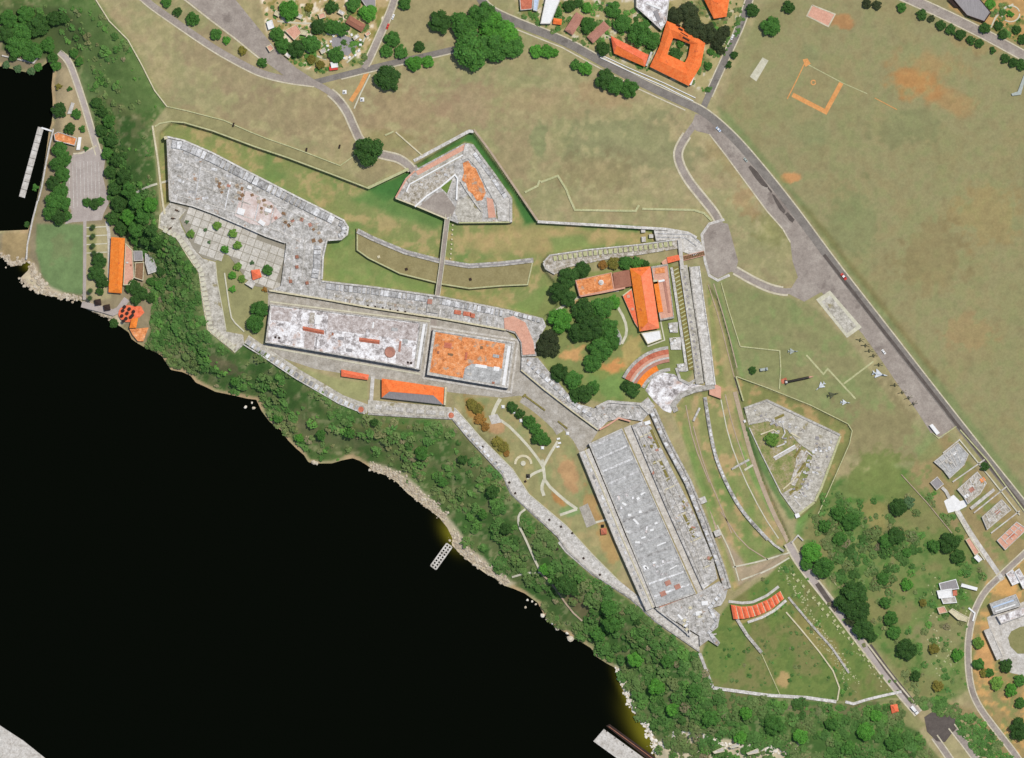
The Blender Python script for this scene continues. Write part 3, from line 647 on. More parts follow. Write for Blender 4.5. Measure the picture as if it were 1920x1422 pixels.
road('south_lane', [(1784, 1362), (1832, 1424), (1880, 1500)], 11, 'asphalt_old', ZR + .02)
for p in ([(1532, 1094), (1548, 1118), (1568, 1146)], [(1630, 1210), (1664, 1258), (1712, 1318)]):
    strip('dark_strip', p, 9, ZR + .12, M['asphalt_dark'], kind='structure')  # two flat dark strips along the right of the lower road
road('estate_road', [(1930, 1030), (1872, 1084), (1845, 1110), (1826, 1148), (1818, 1180), (1814, 1222), (1818, 1282), (1832, 1322), (1870, 1372), (1902, 1412), (1940, 1470)], 9, 'asphalt_old')
road('ruin_lane', [(1786, 942), (1818, 998), (1858, 1055), (1880, 1088)], 9, 'concrete', ZR + .05, kerbs=False)
road('ditch_track', [(1378, 735), (1392, 790), (1410, 860), (1446, 955), (1474, 1008), (1482, 1024)], 8, 'dirt', 23.5, kerbs=False)
for k in range(9): strip('parking_line', [(126 + k * 7, 300 + (k % 3)), (128 + k * 7, 392 - (k % 4) * 3)], .9, ZL + .1, M['concrete'], kind='structure')
def awall(name, path, w, h, mat, label, base=None, sm=0, cat='wall', top=None):
    f0 = (lambda x, y: H(x, y) - 1.0) if base is None else base
    f1 = (lambda x, y: H(x, y) + h) if top is None else top
    p = densify(path, 10)
    o = wall(name, p, w, f0, f1, M[mat], sm=sm)
    return tag(o, label, cat)
# paths
def fpath(name, p, w, z=ZR, mat='path', sm=1): return strip(name, p, w, z, M[mat], kind='structure', sm=sm)
fpath('garden_path', [(938, 748), (930, 762), (922, 782), (926, 790)], 7)
fpath('garden_path', [(924, 786), (945, 790), (985, 830), (1010, 862), (1018, 876)], 5, ZR + .03)
fpath('garden_path', [(1018, 876), (1032, 850), (1046, 828)], 5, ZR + .06)
fpath('garden_path', [(1017, 862), (1020, 885), (1022, 905), (1058, 938), (1082, 955)], 5.5, ZR + .09)
fpath('garden_path', [(1020, 880), (1000, 888), (988, 898)], 5, ZR + .12)
fpath('garden_path', [(1020, 900), (1015, 915), (1020, 930)], 6, ZR + .15)
fpath('garden_path', [(1050, 966), (1082, 955)], 5, ZR + .03)
fpath('garden_path', [(1116, 980), (1140, 974)], 4, ZR + .03)
court('garden_path_plaza', [(916, 780), (932, 776), (942, 792), (922, 796)], 'concrete', ZR + .13)
court('garden_path_plaza', [(1086, 952), (1102, 944), (1118, 982), (1100, 990)], 'paving', ZR + .1)
fpath('garden_forecourt', [(978, 748), (1000, 762), (1040, 796), (1050, 812)], 15, ZR + .02, 'paving')
fpath('quay_walk', [(156, 414), (156, 480), (155, 562)], 6, ZL + .1, 'lot')
fpath('quay_walk', [(197, 414), (202, 440), (202, 500), (202, 550)], 6, ZL + .1, 'concrete')
fpath('quay_walk', [(150, 570), (190, 580), (215, 588), (235, 560)], 12, ZL + .06, 'lot')
for y in (426, 442, 458, 474): fpath('quay_walk', [(159, y), (198, y - 2)], 2, ZL + .14, 'path')
hz = lambda x, y: H(x, y) + .6
fpath('slope_footpath', [(985, 955), (972, 965), (972, 985), (985, 1010), (1000, 1045), (1014, 1074)], 4, hz)
fpath('slope_footpath', [(960, 1084), (985, 1076), (1014, 1074)], 3.6, lambda x, y: H(x, y) + .7)
fpath('slope_footpath', [(1014, 1076), (1036, 1096), (1070, 1146), (1092, 1166)], 3, hz, 'dirt')
fpath('bastion_path', [(1155, 570), (1172, 600), (1176, 625), (1166, 645)], 5, ZR, 'path')
fpath('bastion_path', [(1040, 585), (1060, 572), (1085, 556), (1120, 548), (1160, 545)], 5, ZR, 'path')
fpath('ravelin_track', [(1396, 882), (1412, 872)], 4, 23.6, 'path')
for p, w in (([(1328, 534), (1350, 602), (1372, 690), (1386, 738)], 2), ([(1338, 532), (1362, 610), (1382, 690)], 2), ([(1374, 1064), (1430, 1052), (1482, 1036)], 3), ([(1390, 1088), (1440, 1070), (1480, 1046)], 3), ([(1345, 985), (1372, 1040), (1386, 1090)], 2.5), ([(1352, 960), (1392, 1020), (1440, 1050)], 2), ([(1300, 800), (1322, 880), (1352, 950), (1372, 1000)], 2), ([(1352, 750), (1366, 820), (1392, 890), (1430, 965), (1460, 1010)], 2.2), ([(1286, 760), (1300, 830), (1330, 905)], 2), ([(1360, 740), (1374, 800), (1400, 875)], 2)):
    fpath('ditch_path', p, w, lambda x, y: H(x, y) + .35, 'path' if w > 2 else 'dirt')
for p, l_ in (([(1405, 862), (1372, 880)], 'short pale cross wall in the eastern ditch'), ([(1440, 1010), (1452, 1022), (1470, 1034)], 'short grey wall at the lower end of the eastern ditch'), ([(1312, 765), (1300, 790)], 'short pale wall at the upper end of the eastern ditch')):
    awall('ditch_cross_wall', p, 4, 1.4, 'stone_light', l_)
fpath('ditch_path', [(252, 362), (278, 350), (298, 344), (318, 338)], 4, lambda x, y: H(x, y) + .8, 'path')
# sports ground
dm = strip('baseball_infield', [(1486, 178), (1548, 210), (1578, 155)], 8.5, ZR, M['orangesoil'], kind='structure', sm=0)
fpath('infield_line', [(1512, 112), (1494, 150), (1476, 186)], 2, ZR + .05, 'orangesoil', 0)
fpath('infield_line', [(1516, 122), (1580, 156), (1626, 176)], 1.6, ZR + .1, 'greenwall', 0)
fpath('infield_line', [(1640, 184), (1682, 206)], 1.4, ZR + .1, 'orangesoil', 0)
sheet('infield_base', [(1505, 112), (1514, 110), (1520, 120), (1510, 126)], ZR + .12, M['orangesoil'], kind='structure')
wall('pitching_ring', [(1525 + 4.2 * math.cos(a), 155 + 4.2 * math.sin(a)) for a in np.linspace(0, 5.9, 12)], 2, ZP, ZR + .12, M['orangesoil'])['kind'] = 'structure'
court('ball_court', [(1523, 10), (1566, 27), (1553, 50), (1513, 30)], 'salmon', ZR + .05, edge=[(1523, 10), (1566, 27), (1553, 50), (1513, 30), (1523, 10)], ew=2.5)
court('concrete_pad', [(1430, 108), (1441, 114), (1418, 153), (1406, 144)], 'path', ZR + .05)
court('concrete_pad', [(1530, 562), (1556, 545), (1616, 614), (1588, 634)], 'path', ZR + .05)
court('display_pad', [(1540, 566), (1556, 554), (1606, 612), (1588, 626)], 'terrace', ZR + .1)
for pth in ([(1512, 666), (1544, 702), (1552, 692), (1604, 748)], [(1582, 720), (1638, 678)]):
    fpath('display_path', pth, 3.2, ZR + .03 if len(pth) > 2 else ZR + .06, 'greenwall', 0)
court('ruin_plaza', [(1770, 940), (1788, 928), (1800, 940), (1816, 936), (1812, 950), (1796, 958), (1778, 962)], 'white', ZR + .1)
court('stadium_forecourt', [(1850, 1158), (1920, 1128), (1980, 1110), (1980, 1280), (1895, 1262), (1880, 1250), (1864, 1210)], 'concrete', ZR + .03)
o = sheet('oval_lawn', [(1896, 1184), (1912, 1176), (1950, 1170), (1970, 1200), (1940, 1226), (1908, 1226), (1894, 1212), (1890, 1196)], ZR + .09,
          mottle('clipped_lawn', [(.3, (130, 128, 80)), (.7, (152, 146, 98))], .15, .95, .12), kind='structure')
court('sunken_pool', [(622, 72), (642, 66), (662, 72), (670, 86), (652, 106), (636, 98), (622, 86)], 'metal', ZR + .08)

# ------------------------------------------------------------------ free-standing walls
CT = ZP + 0.9
awall('field_wall', [(176, -30), (180, 0), (205, 40), (240, 75), (265, 120), (290, 170), (313, 200)], 2.2, 1.2, 'cream', 'thin cream wall between the dry field and the green slope', base=ZP - 4, top=ZP + 1.2)
awall('glacis_wall', [(313, 200), (350, 208), (420, 226), (470, 248), (500, 260), (560, 281), (638, 311), (666, 291)], 2, 1, 'greenwall', 'low pale wall bounding the covered way north of the west bastion', top=CT)
awall('counterscarp', [(286, 236), (296, 300), (301, 345), (306, 385), (309, 402)], 3.6, 1, 'cream', 'cream ditch wall running down beside the west face', base=ZD - 1, top=ZP + .8)
awall('counterscarp', [(290, 238), (299, 232), (320, 228), (345, 230), (400, 246), (480, 276), (540, 296), (620, 326), (690, 353)], 2.6, 1, 'greenwall', 'long ditch wall facing the west bastion across the green ditch', base=ZD - 1, top=ZP + .7)
awall('counterscarp', [(690, 353), (766, 317)], 5, 1, 'greenwall', 'short wide ditch wall beside the round tree and ravelin bridge', base=ZD - 1, top=ZP + .8)
awall('counterscarp', [(776, 302), (880, 246), (888, 247)], 6, 1, 'stone_light', 'grey ditch wall above the salmon strip of the upper ravelin', base=ZD - 1, top=ZP + .8)
awall('counterscarp', [(888, 243), (920, 285), (1008, 414)], 4, 1, 'dirt', 'brown ditch wall along the dark ditch right of the upper ravelin', base=ZD - 1, top=ZP + .8)
awall('counterscarp', [(1008, 416), (1060, 419), (1150, 424), (1250, 430), (1290, 437), (1306, 446)], 5, 1, 'stone_light', 'grey ditch wall north of the merlon parapet', base=ZD - 1, top=ZP + .8)
awall('outwork_wall', [(742, 248), (792, 292)], 2.6, 1, 'cream', 'straight cream wall right of the big round tree', top=CT)
awall('outwork_wall', [(722, 254), (738, 247)], 3.2, .8, 'greenwall', 'short mossy wall stub above the big round tree', top=CT)
awall('covered_way_wall', [(984, 361), (1008, 349), (1012, 338)], 4, .8, 'greenwall', 'short hooked wall at the left end of the covered way', top=CT)
awall('covered_way_wall', [(1014, 342), (1046, 330), (1062, 356), (1068, 372), (1078, 394), (1192, 396), (1198, 385)], 4, 1.2, 'greenwall', 'zigzag covered way wall in the grass north of the merlons', top=CT)
awall('covered_way_wall', [(1204, 392), (1300, 394), (1320, 400), (1334, 414)], 4, .8, 'greenwall', 'straight covered way wall ending at the turning court', top=CT)
awall('lawn_wall', [(1352, 530), (1366, 580), (1388, 650)], 1.8, .8, 'greenwall', 'thin wall running south from the turning court', top=CT)
awall('lawn_wall', [(1388, 650), (1462, 658), (1464, 694), (1461, 730)], 2.2, .9, 'greenwall', 'angled green wall enclosing the lawn near the radar dish', top=CT)
awall('lawn_wall', [(1380, 706), (1394, 752)], 2.6, .9, 'greenwall', 'short pale wall left of the bright green triangle', top=ZP + .7, base=20)
awall('lawn_wall', [(1380, 706), (1440, 728), (1520, 760), (1590, 795), (1598, 808), (1593, 832), (1552, 925), (1534, 964)], 1.8, .9, 'greenwall', 'thin wall around the outer ditch of the right ravelin', base=21, top=ZP + .5)
awall('lane_wall', [(1748, 812), (1760, 822), (1793, 800)], 1.8, .9, 'greenwall', 'short wall closing the lower end of the apron', top=CT)
awall('lane_wall', [(1800, 806), (1850, 862), (1920, 958)], 2.4, .9, 'greenwall', 'pale roadside wall beside the roofless grey houses', top=CT)
awall('quay_wall', [(97, 240), (90, 270), (82, 310), (75, 350), (68, 376)], 3, 1, 'concrete', 'pale sea wall behind the floating pier', base=-3, top=ZL + .6)
awall('quay_wall', [(67, 376), (58, 410), (48, 458), (46, 486)], 3, 1, 'concrete', 'pale sea wall along the left edge of the lawn', base=-3, top=ZL + .6)
awall('quay_wall', [(0, 102), (34, 110), (60, 116), (68, 105)], 2.6, 1, 'concrete', 'pale retaining wall in the top left corner woods', base=-3, top=ZL + .9)
awall('sea_wall', [(1312, 1225), (1326, 1262), (1337, 1290)], 5.5, 1, 'stone_light', 'steep stone wall dropping from the lower bastion tip', base=ZP - 6, top=CT)
awall('sea_wall', [(1337, 1290), (1440, 1304), (1510, 1308), (1568, 1316)], 6, 1, 'stone_light', 'straight stone wall along the bottom of the lower green enclosure', base=ZP - 6, top=CT)
awall('enclosure_wall', [(1570, 1314), (1574, 1290), (1562, 1258), (1536, 1222), (1500, 1178), (1474, 1148)], 2.6, .9, 'cream', 'curved cream wall inside the lower green enclosure', top=CT)
awall('enclosure_wall', [(1585, 1316), (1600, 1320), (1625, 1312), (1650, 1306), (1690, 1297)], 5, .9, 'stone_light', 'curving grey wall linking the enclosure and the lower road', top=CT)
awall('enclosure_wall', [(1375, 1150), (1400, 1190), (1428, 1224)], 6, 1.6, 'stone_light', 'straight stone wall south of the curved orange roof', top=ZP + 1.6)
awall('enclosure_wall', [(1428, 1226), (1444, 1262), (1462, 1302)], 1.6, .8, 'greenwall', 'thin mossy wall crossing the lower green enclosure', top=ZP + .7)
awall('ruin_wall', [(1478, 1120), (1520, 1170), (1560, 1215), (1592, 1262)], 4, 1.0, 'stone_light', 'broken grey wall line beside the row of stone blocks', top=ZP + 1.0)
awall('wood_fence', [(1530, 1045), (1560, 1085), (1568, 1098)], 1.5, 1, 'greenwall', 'thin wall below the large bright tree by the lower road', top=CT)
awall('gate_wall', [(1484, 1018), (1496, 1004), (1506, 1014)], 2.5, 1.5, 'concrete', 'small white gate wall at the lower end of the ditch track', top=ZP + 2)
awall('wood_fence', [(1690, 890), (1740, 945), (1785, 1000)], 1.5, 1, 'dirt', 'thin brown wall between the wood and the ruined houses', top=CT)
awall('estate_fence', [(1816, 1140), (1828, 1150), (1824, 1165)], 3, 1.2, 'white', 'short white wall beside the cream oval roof', top=ZP + 1.2)
# ------------------------------------------------------------------ the fortress
def inpoly_(x, y, p):
    c = False
    for i in range(len(p)):
        a, b_ = p[i], p[i - 1]
        if (a[1] > y) != (b_[1] > y) and x < (b_[0] - a[0]) * (y - a[1]) / (b_[1] - a[1]) + a[0]: c = not c
    return c
ZT = ZP + 3.2
def merlons(parent, path, n, dx, dy, z, dz, mat, t0=0., t1=1., name='merlon', jit=0.15, rot=0.0):
    for p, a in along(path, n, t0, t1):
        block(name, p[0], p[1], z, round(dx * (1 + jit * random.uniform(-1, 1)), 1), dy, dz, M[mat], a + rot, parent)

# west bastion
wb = empty('west_bastion', 440, 380, ZP, 'large grey stone bastion with thick parapet at the upper left', 'bastion')
WB = [(313, 256), (345, 263), (400, 287), (480, 329), (560, 370), (620, 400), (645, 413), (654, 427), (652, 441), (640, 450), (613, 452), (606, 482), (603, 526), (527, 536), (533, 490), (537, 457),
      (500, 445), (452, 424), (400, 402), (362, 388), (319, 378)]
prism('wall', WB, ZD - 2, ZT, M['stone'], wb)
wall('parapet_edge', [(314, 257), (345, 264), (400, 288), (480, 330), (560, 371), (620, 401), (645, 414), (653, 427), (651, 440), (640, 449), (613, 451), (606, 482), (604, 524)], 3.2, ZT - .6, ZT + 1.7, M['stone_light'], wb)
wall('retaining_edge', [(314, 258), (316, 300), (319, 376)], 3.4, ZT - .6, ZT + 1.0, M['stone_light'], wb)
wall('retaining_edge', [(320, 377), (362, 387), (400, 401), (452, 423), (500, 444), (535, 456)], 2, ZT - .6, ZT + .7, M['stone_light'], wb)
wall('banquette', [(345, 280), (400, 305), (480, 346), (560, 388), (610, 414)], 2, ZT - .6, ZT + .25, M['joint'], wb)
merlons(wb, [(322, 270), (345, 274), (400, 299), (480, 340), (560, 381), (625, 413)], 34, 9.2, 15, ZT, 1.3, 'stone_merlon', jit=.3)
merlons(wb, [(596, 460), (594, 500), (590, 522)], 7, 8, 13, ZT, 1.3, 'stone_merlon')
for a in np.linspace(-1.25, 1.35, 6):
    block('merlon', 636 + 10 * math.cos(a), 431 + 12 * math.sin(a), ZT, 10, 6, 1.4, M['stone_merlon'], -a, wb)
prism('deck', [(455, 355), (505, 375), (530, 405), (500, 425), (470, 420), (440, 405)], ZT - .3, ZT + .12, mottle('pale_deck', [(.32, (190, 160, 146)), (.5, (218, 200, 190)), (.7, (238, 228, 222))], .12, .9, .12), wb)
for x, y, w, d, r in ((452, 397, 14, 12, -.3), (503, 395, 13, 7, -.3), (491, 418, 13, 8, -.6), (468, 352, 9, 6, -.4)):
    block('skylight', x, y, ZT, w, d, 1.0, M['white'], r, wb)
for k in range(46):
    u = random.random(); x = 400 + u * 215 + random.uniform(-8, 8); y = 326 + u * 112 + random.uniform(-2, 26)
    block('vent_base', x, y, ZT, random.choice((5, 6, 7)), random.choice((5, 7)), .5, M[random.choice(('dirt', 'timber', 'timber', 'rubble', 'roof_pink'))], random.choice((-.3, .3, .6)), wb)
for x, y in ((557, 482), (557, 501), (576, 531), (545, 528)): block('vent_base', x, y, ZT, 6, 6, .9, M['roof_brown'], .2, wb)
tag(block('sentry_box', 311, 259, ZP - 2, 6, 6, 7.5, M['cream'], .3), 'small cream sentry box on the upper left corner of the fort', 'sentry box')

# low ridges and lines on the west bastion terrace
for k in range(9):
    u = (k + .5) / 9; x, y = 335 + 250 * u, 292 + 128 * u
    wall('vault_ridge', [(x, y), (x - 10, y + (60 - 26 * u))], 2.2, ZT - .4, ZT + random.uniform(.2, .45), M['stone_merlon' if k % 2 else 'stone'], wb)
for p in ([(336, 300), (420, 336), (500, 374), (590, 420)], [(332, 330), (400, 358), (470, 384)], [(330, 366), (400, 386), (470, 410), (530, 438), (560, 450)], [(572, 446), (566, 530)], [(548, 460), (544, 530)]):
    wall('gutter_kerb', p, 1.8, ZT - .4, ZT + .35, M['stone_light'], wb)
for x, y in ((372, 300), (402, 318), (350, 288), (430, 330), (336, 310), (340, 340), (360, 360), (385, 372)): block('roof_patch', x, y, ZT, 12, 5, .3, M['stone_merlon'], random.uniform(-.6, .2), wb)
# north curtain casemates
nc = empty('curtain_casemates', 760, 570, ZP, 'long mottled grey casemate roof along the north side of the street', 'casemate')
prism('wall', [(603, 526), (700, 537), (820, 554), (950, 580), (950, 620), (820, 597), (700, 579), (600, 561), (505, 546), (527, 536)], ZD - 2, ZT - .4, M['stone'], nc)
wall('parapet_edge', [(604, 528), (700, 539), (820, 556), (948, 582)], 3, ZT - 1, ZT + 1, M['stone_light'], nc)
wall('cornice', [(505, 545), (600, 560), (700, 578), (820, 596), (948, 619)], 3, ZT - 1, ZT + .3, M['cream'], nc)
merlons(nc, [(612, 537), (700, 547), (820, 564), (944, 588)], 40, 7.6, 11, ZT - .4, .9, 'stone_merlon', jit=.3)
merlons(nc, [(625, 555), (700, 565), (800, 582)], 9, 14, 5, ZT - .4, .5, 'rubble', name='roof_patch')
for k in range(30):
    u = (k + .5) / 30; x = 612 + 330 * u; y0 = 540 + 50 * u; y1 = 560 + 56 * u
    if abs(x - 812) > 14: wall('vault_ridge', [(x, y0 + 8), (x - 3, y1 + 1)], random.choice((1.8, 2.6, 3.4)), ZT - 1, ZT - .4 + random.uniform(.12, .4), M['stone_light' if k % 3 else 'stone_merlon'], nc)
block('gatehouse', 812, 574, ZT - .4, 22, 26, 1.6, M['stone_light'], -.15, nc)
block('roof_patch', 806, 566, ZT + 1.2, 9, 9, .3, M['roof_pink'], -.15, nc)
for x, y, w in ((858, 586, 13), (876, 589, 15), (886, 592, 9)): block('tiled_cover', x, y, ZT - .4, w, 8, 1.0, M['brickred'], -.15, nc)
for x in np.linspace(690, 760, 6): block('chimney', x, 573 + (x - 690) * .17, ZT - .4, 3, 3, .9, M['shade_cloth'], 0, nc)
ne = empty('corner_casemate', 980, 620, ZP, 'grey corner casemate with tan curved roof beside the dark trees', 'casemate')
prism('wall', [(950, 580), (1018, 597), (1024, 612), (1004, 645), (1006, 668), (978, 669), (976, 642), (966, 626), (950, 620)], ZD - 2, ZT - .3, M['stone'], ne)
prism('curved_roof', [(945, 597), (962, 593), (985, 605), (1000, 640), (1003, 664), (980, 666), (978, 642), (966, 622), (946, 617)], ZT - 1, ZT + .3, M['salmon'], ne)
merlons(ne, [(955, 586), (1014, 602)], 7, 7, 7, ZT - .3, 1.2, 'stone_merlon')
ec = empty('inner_casemates', 1080, 750, ZP, 'broken grey casemate range between the bend of the street and the wooded bastion', 'casemate')
prism('wall', [(978, 670), (1008, 671), (1030, 698), (1060, 733), (1080, 756), (1115, 766), (1140, 752), (1200, 757), (1215, 745), (1228, 762), (1204, 790), (1165, 784), (1140, 790), (1121, 808), (1076, 774), (1020, 731), (977, 695)], ZP - 1, ZT - .6, M['stone'], ec)
wall('cornice', [(977, 694), (1020, 730), (1076, 773), (1121, 806)], 2.2, ZT - 1, ZT + .1, M['cream'], ec)
wall('parapet_edge', [(1118, 764), (1140, 753), (1200, 758), (1218, 776)], 5, ZT - 1, ZT + .7, M['stone_light'], ec)
merlons(ec, [(988, 678), (1030, 715), (1070, 752), (1110, 780)], 14, 9, 8, ZT - .6, 1.0, 'stone_merlon', jit=.4)
merlons(ec, [(1085, 760), (1120, 785), (1190, 770)], 9, 10, 6, ZT - .6, .8, 'stone_light', jit=.4, rot=.4, name='roof_patch')
wall('retaining_edge', [(1124, 806), (1142, 796), (1160, 784), (1182, 790)], 3, ZT - 1, ZT + .5, M['salmon'], ec)
block('roof_patch', 1066, 747, ZT - .6, 7, 7, .8, M['white'], .4, ec)

# courtyard streets
o = sheet('fort_street', [(440, 640), (500, 646), (503, 549), (600, 563), (700, 581), (820, 600), (950, 622), (975, 642), (978, 696), (1075, 776), (1121, 810), (1104, 836), (1088, 850), (1076, 828), (1046, 793), (1000, 752), (975, 742),
                          (940, 746), (845, 736), (690, 708), (590, 692), (530, 672), (500, 656), (470, 645)], ZP + .05, M['paving'], kind='structure')
strip('cross_street', [(814, 598), (808, 650), (803, 690), (806, 712)], 11, ZP + .12, M['asphalt_old'], kind='structure', sm=1)

# whitewashed barracks
F2 = [(507, 571), (803, 606), (789, 694), (498, 643)]
b = empty('whitewashed_barracks', 650, 630, ZP, 'long barracks with whitewashed mottled flat roof in the courtyard', 'barracks')
prism('wall', F2, ZP - .5, ZP + 6, M['stone_light'], b)
rf = prism('roof', [(509, 573), (788, 606), (776, 689), (501, 641)], ZP + 5.5, ZP + 6.15, M['roof_white'], b)
wall('parapet', [(508, 572), (789, 605), (777, 690), (499, 642)], 2, ZP + 5.5, ZP + 6.9, M['stone_light'], b, closed=True)
strip('arcade_roof', [(796, 608), (783, 691)], 5, ZP + 6.3, M['white'], b)
wall('arcade_parapet', [(801, 607), (788, 692)], 2, ZP + 5.5, ZP + 6.8, M['stone_light'], b)
for (x0, y0, x1, y1) in ((568, 616, 608, 624), (674, 637, 712, 642)):
    hx = [(x0, y0 - 4), (x1, y1 - 4), (x1, y1 + 4), (x0, y0 + 4)]
    w = ccw(hx); mid = [((x0, y0)), ((x1, y1))]
    v = [W2(p) + (ZP + 6.2,) for p in hx] + [W2(p) + (ZP + 7.6,) for p in mid]
    mk('tiled_cover', v, [(0, 1, 5, 4), (2, 3, 4, 5), (3, 0, 4), (1, 2, 5)], M['brickred'], b)
cv = []; cf = []; n = 16
for k in range(n): cv.append((X(731) + 10.5 * S * math.cos(2 * math.pi * k / n), Yy(661) + 10.5 * S * math.sin(2 * math.pi * k / n), ZP + 6.1))
for k in range(n): cv.append((X(731) + 9 * S * math.cos(2 * math.pi * k / n), Yy(661) + 9 * S * math.sin(2 * math.pi * k / n), ZP + 7.2))
for k in range(n): cv.append((X(731) + 4 * S * math.cos(2 * math.pi * k / n), Yy(661) + 4 * S * math.sin(2 * math.pi * k / n), ZP + 6.5))
for k in range(n):
    j = (k + 1) % n; cf += [(k, j, j + n, k + n), (k + n, j + n, j + 2 * n, k + 2 * n)]
cf.append(tuple(range(2 * n, 3 * n)))
mk('round_cover', cv, cf, M['roof_pink'], b)
for x, y, w, d, mt in ((596, 600, 10, 18, 'white'), (585, 597, 9, 20, 'rubble'), (550, 590, 12, 10, 'roof_white'), (690, 625, 8, 14, 'roof_white'), (517, 633, 4, 4, 'shade_cloth'), (524, 634, 4, 4, 'shade_cloth'),
                       (765, 680, 4, 4, 'shade_cloth'), (771, 681, 4, 4, 'shade_cloth'), (624, 627, 4, 5, 'roof_brown'), (640, 635, 10, 6, 'metal'), (655, 657, 12, 6, 'metal'), (700, 610, 3, 12, 'white'), (594, 640, 2, 18, 'metal'),
                       (750, 650, 4, 20, 'roof_pink'), (760, 640, 10, 8, 'roof_grey'), (740, 618, 12, 6, 'roof_grey')):
    block('roof_patch', x, y, ZP + 6.1, w, d, .5, M[mt], -.12, rf)

for poly, mt in (([(616, 588), (785, 608), (781, 640), (690, 628), (614, 618)], 'roof_stained'), ([(510, 575), (548, 580), (545, 604), (508, 600)], 'roof_stained'), ([(572, 620), (592, 622), (588, 655), (570, 652)], 'roof_stained'), ([(744, 648), (774, 652), (770, 686), (742, 682)], 'roof_stained')):
    sheet('stained_plaster', poly, ZP + 6.2, M[mt], rf)
for p, l_ in (([(506, 566), (640, 583), (806, 603)], 'thin pale kerb along the north side of the whitewashed barracks'), ([(496, 650), (640, 676), (788, 702)], 'thin pale kerb along the south side of the whitewashed barracks')):
    tag(wall('pavement_kerb', p, 2.8, ZP, ZP + .45, M['path']), l_, 'kerb')
tag(wall('pavement_kerb', [(807, 612), (972, 638), (958, 736), (794, 709)], 4, ZP, ZP + .45, M['concrete'], closed=True), 'pale kerb running round the terracotta barracks', 'kerb')
# terracotta-roofed block
b = empty('terracotta_barracks', 880, 670, ZP, 'square barracks with flat terracotta roof and white right edge', 'barracks')
prism('wall', [(812, 618), (966, 641), (953, 729), (800, 703)], ZP - .5, ZP + 6, M['stone_light'], b)
rf = prism('roof', [(817, 623), (947, 645), (937, 722), (806, 698)], ZP + 5.5, ZP + 6.15, M['roof_soil'], b)
wall('parapet', [(814, 620), (962, 643), (951, 727), (802, 702)], 2.6, ZP + 5.5, ZP + 6.9, M['stone_light'], b, closed=True)
strip('arcade_roof', [(955, 649), (944, 723)], 6, ZP + 6.3, M['white'], b)
prism('grey_deck', [(872, 690), (885, 682), (942, 692), (937, 722), (868, 710)], ZP + 6, ZP + 6.3, M['roof_grey'], b)
for x, y, w, d, mt in ((902, 687, 22, 6, 'white'), (931, 692, 11, 8, 'white'), (878, 690, 6, 6, 'concrete'), (930, 668, 12, 6, 'roof_grey'), (840, 648, 14, 10, 'brickred'), (845, 665, 10, 4, 'timber'), (903, 652, 5, 5, 'timber'),
                       (822, 661, 4, 5, 'roof_brown'), (868, 640, 4, 16, 'roof_soil'), (874, 668, 4, 14, 'brickred'), (925, 718, 5, 4, 'roof_brown'), (880, 702, 8, 5, 'concrete')):
    block('roof_patch', x, y, ZP + 6.1, w, d, .6, M[mt], -.14, rf)

def hip(name, label, eave, ridge, zw, zr, mats, wallmat='cream', cat='building', z0=ZP, over=None, group=None):
    """eave: four corners, ridge: two points; slopes run 0-1, 1-2, 2-3, 3-0"""
    rv_ = np.array(ridge[1], float) - np.array(ridge[0], float); ev = np.array(eave, float)
    if np.linalg.norm(rv_) > 3:
        rv_ /= np.linalg.norm(rv_); c01 = abs((ev[1] - ev[0]) @ rv_) / np.linalg.norm(ev[1] - ev[0]); c12 = abs((ev[2] - ev[1]) @ rv_) / np.linalg.norm(ev[2] - ev[1])
        if c12 > c01: eave = list(eave[1:]) + [eave[0]]; mats = list(mats[1:]) + [mats[0]]
        if math.dist(ridge[0], eave[0]) + math.dist(ridge[1], eave[1]) > math.dist(ridge[1], eave[0]) + math.dist(ridge[0], eave[1]): ridge = ridge[::-1]
    e = [W2(p) for p in eave]; r = [W2(p) for p in ridge]
    cx = sum(p[0] for p in eave) / 4; cy = sum(p[1] for p in eave) / 4
    root = empty(name, cx, cy, z0, label, cat, group)
    ins = [(cx + (p[0] - cx) * .95, cy + (p[1] - cy) * .95) for p in eave]
    prism('wall', ins, z0 - .5, z0 + zw - .05, M[wallmat], root)
    E = [(a, b_, z0 + zw) for a, b_ in e]; R = [(a, b_, z0 + zr) for a, b_ in r]
    sl = ([E[0], E[1], R[1], R[0]], [E[1], E[2], R[1]], [E[2], E[3], R[0], R[1]], [E[3], E[0], R[0]])
    for q, mt in zip(sl, mats):
        v = list(q) + [(a, b_, c - .25) for a, b_, c in q]; n = len(q)
        f = fix_up(v, [tuple(range(n))]) + [tuple(range(n, 2 * n))] + [(i, (i + 1) % n, (i + 1) % n + n, i + n) for i in range(n)]
        o = mk('roof_slope', v, f, M[mt], root)
        if q is sl[0]: first = o
    v, f = wallmesh([ridge[0], ridge[1]], 1.2, z0 + zr - .1, z0 + zr + .15); mk('ridge_cap', v, f, M[mats[0]], first)
    return root
hip('chapel_store', 'hipped building with orange north slope and grey south slope below the barracks', [(716, 710), (833, 727), (831, 759), (716, 746)], [(731, 734), (812, 741)], 4.5, 7.2,
    ('tile', 'tile', 'metal', 'tile'), 'cream')
o = tag(wall('end_wall', [(836, 726), (834, 760)], 4, ZP - .5, ZP + 4.5, M['cream']), 'pale end wall right of the orange and grey hipped roof', 'wall')
hip('tiled_shed', 'long low shed with salmon tiled roof beside the sloping lawn', [(640, 693), (692, 703), (690, 713), (640, 706)], [(646, 700), (684, 707)], 3, 4.2, ('tile_red',) * 4, 'cream')
o = tag(wall('lawn_path_wall', [(699, 706), (696, 752)], 7, ZP - .5, ZP + .5, M['concrete']), 'pale raised walk between the lawn and the hipped roof', 'walkway')

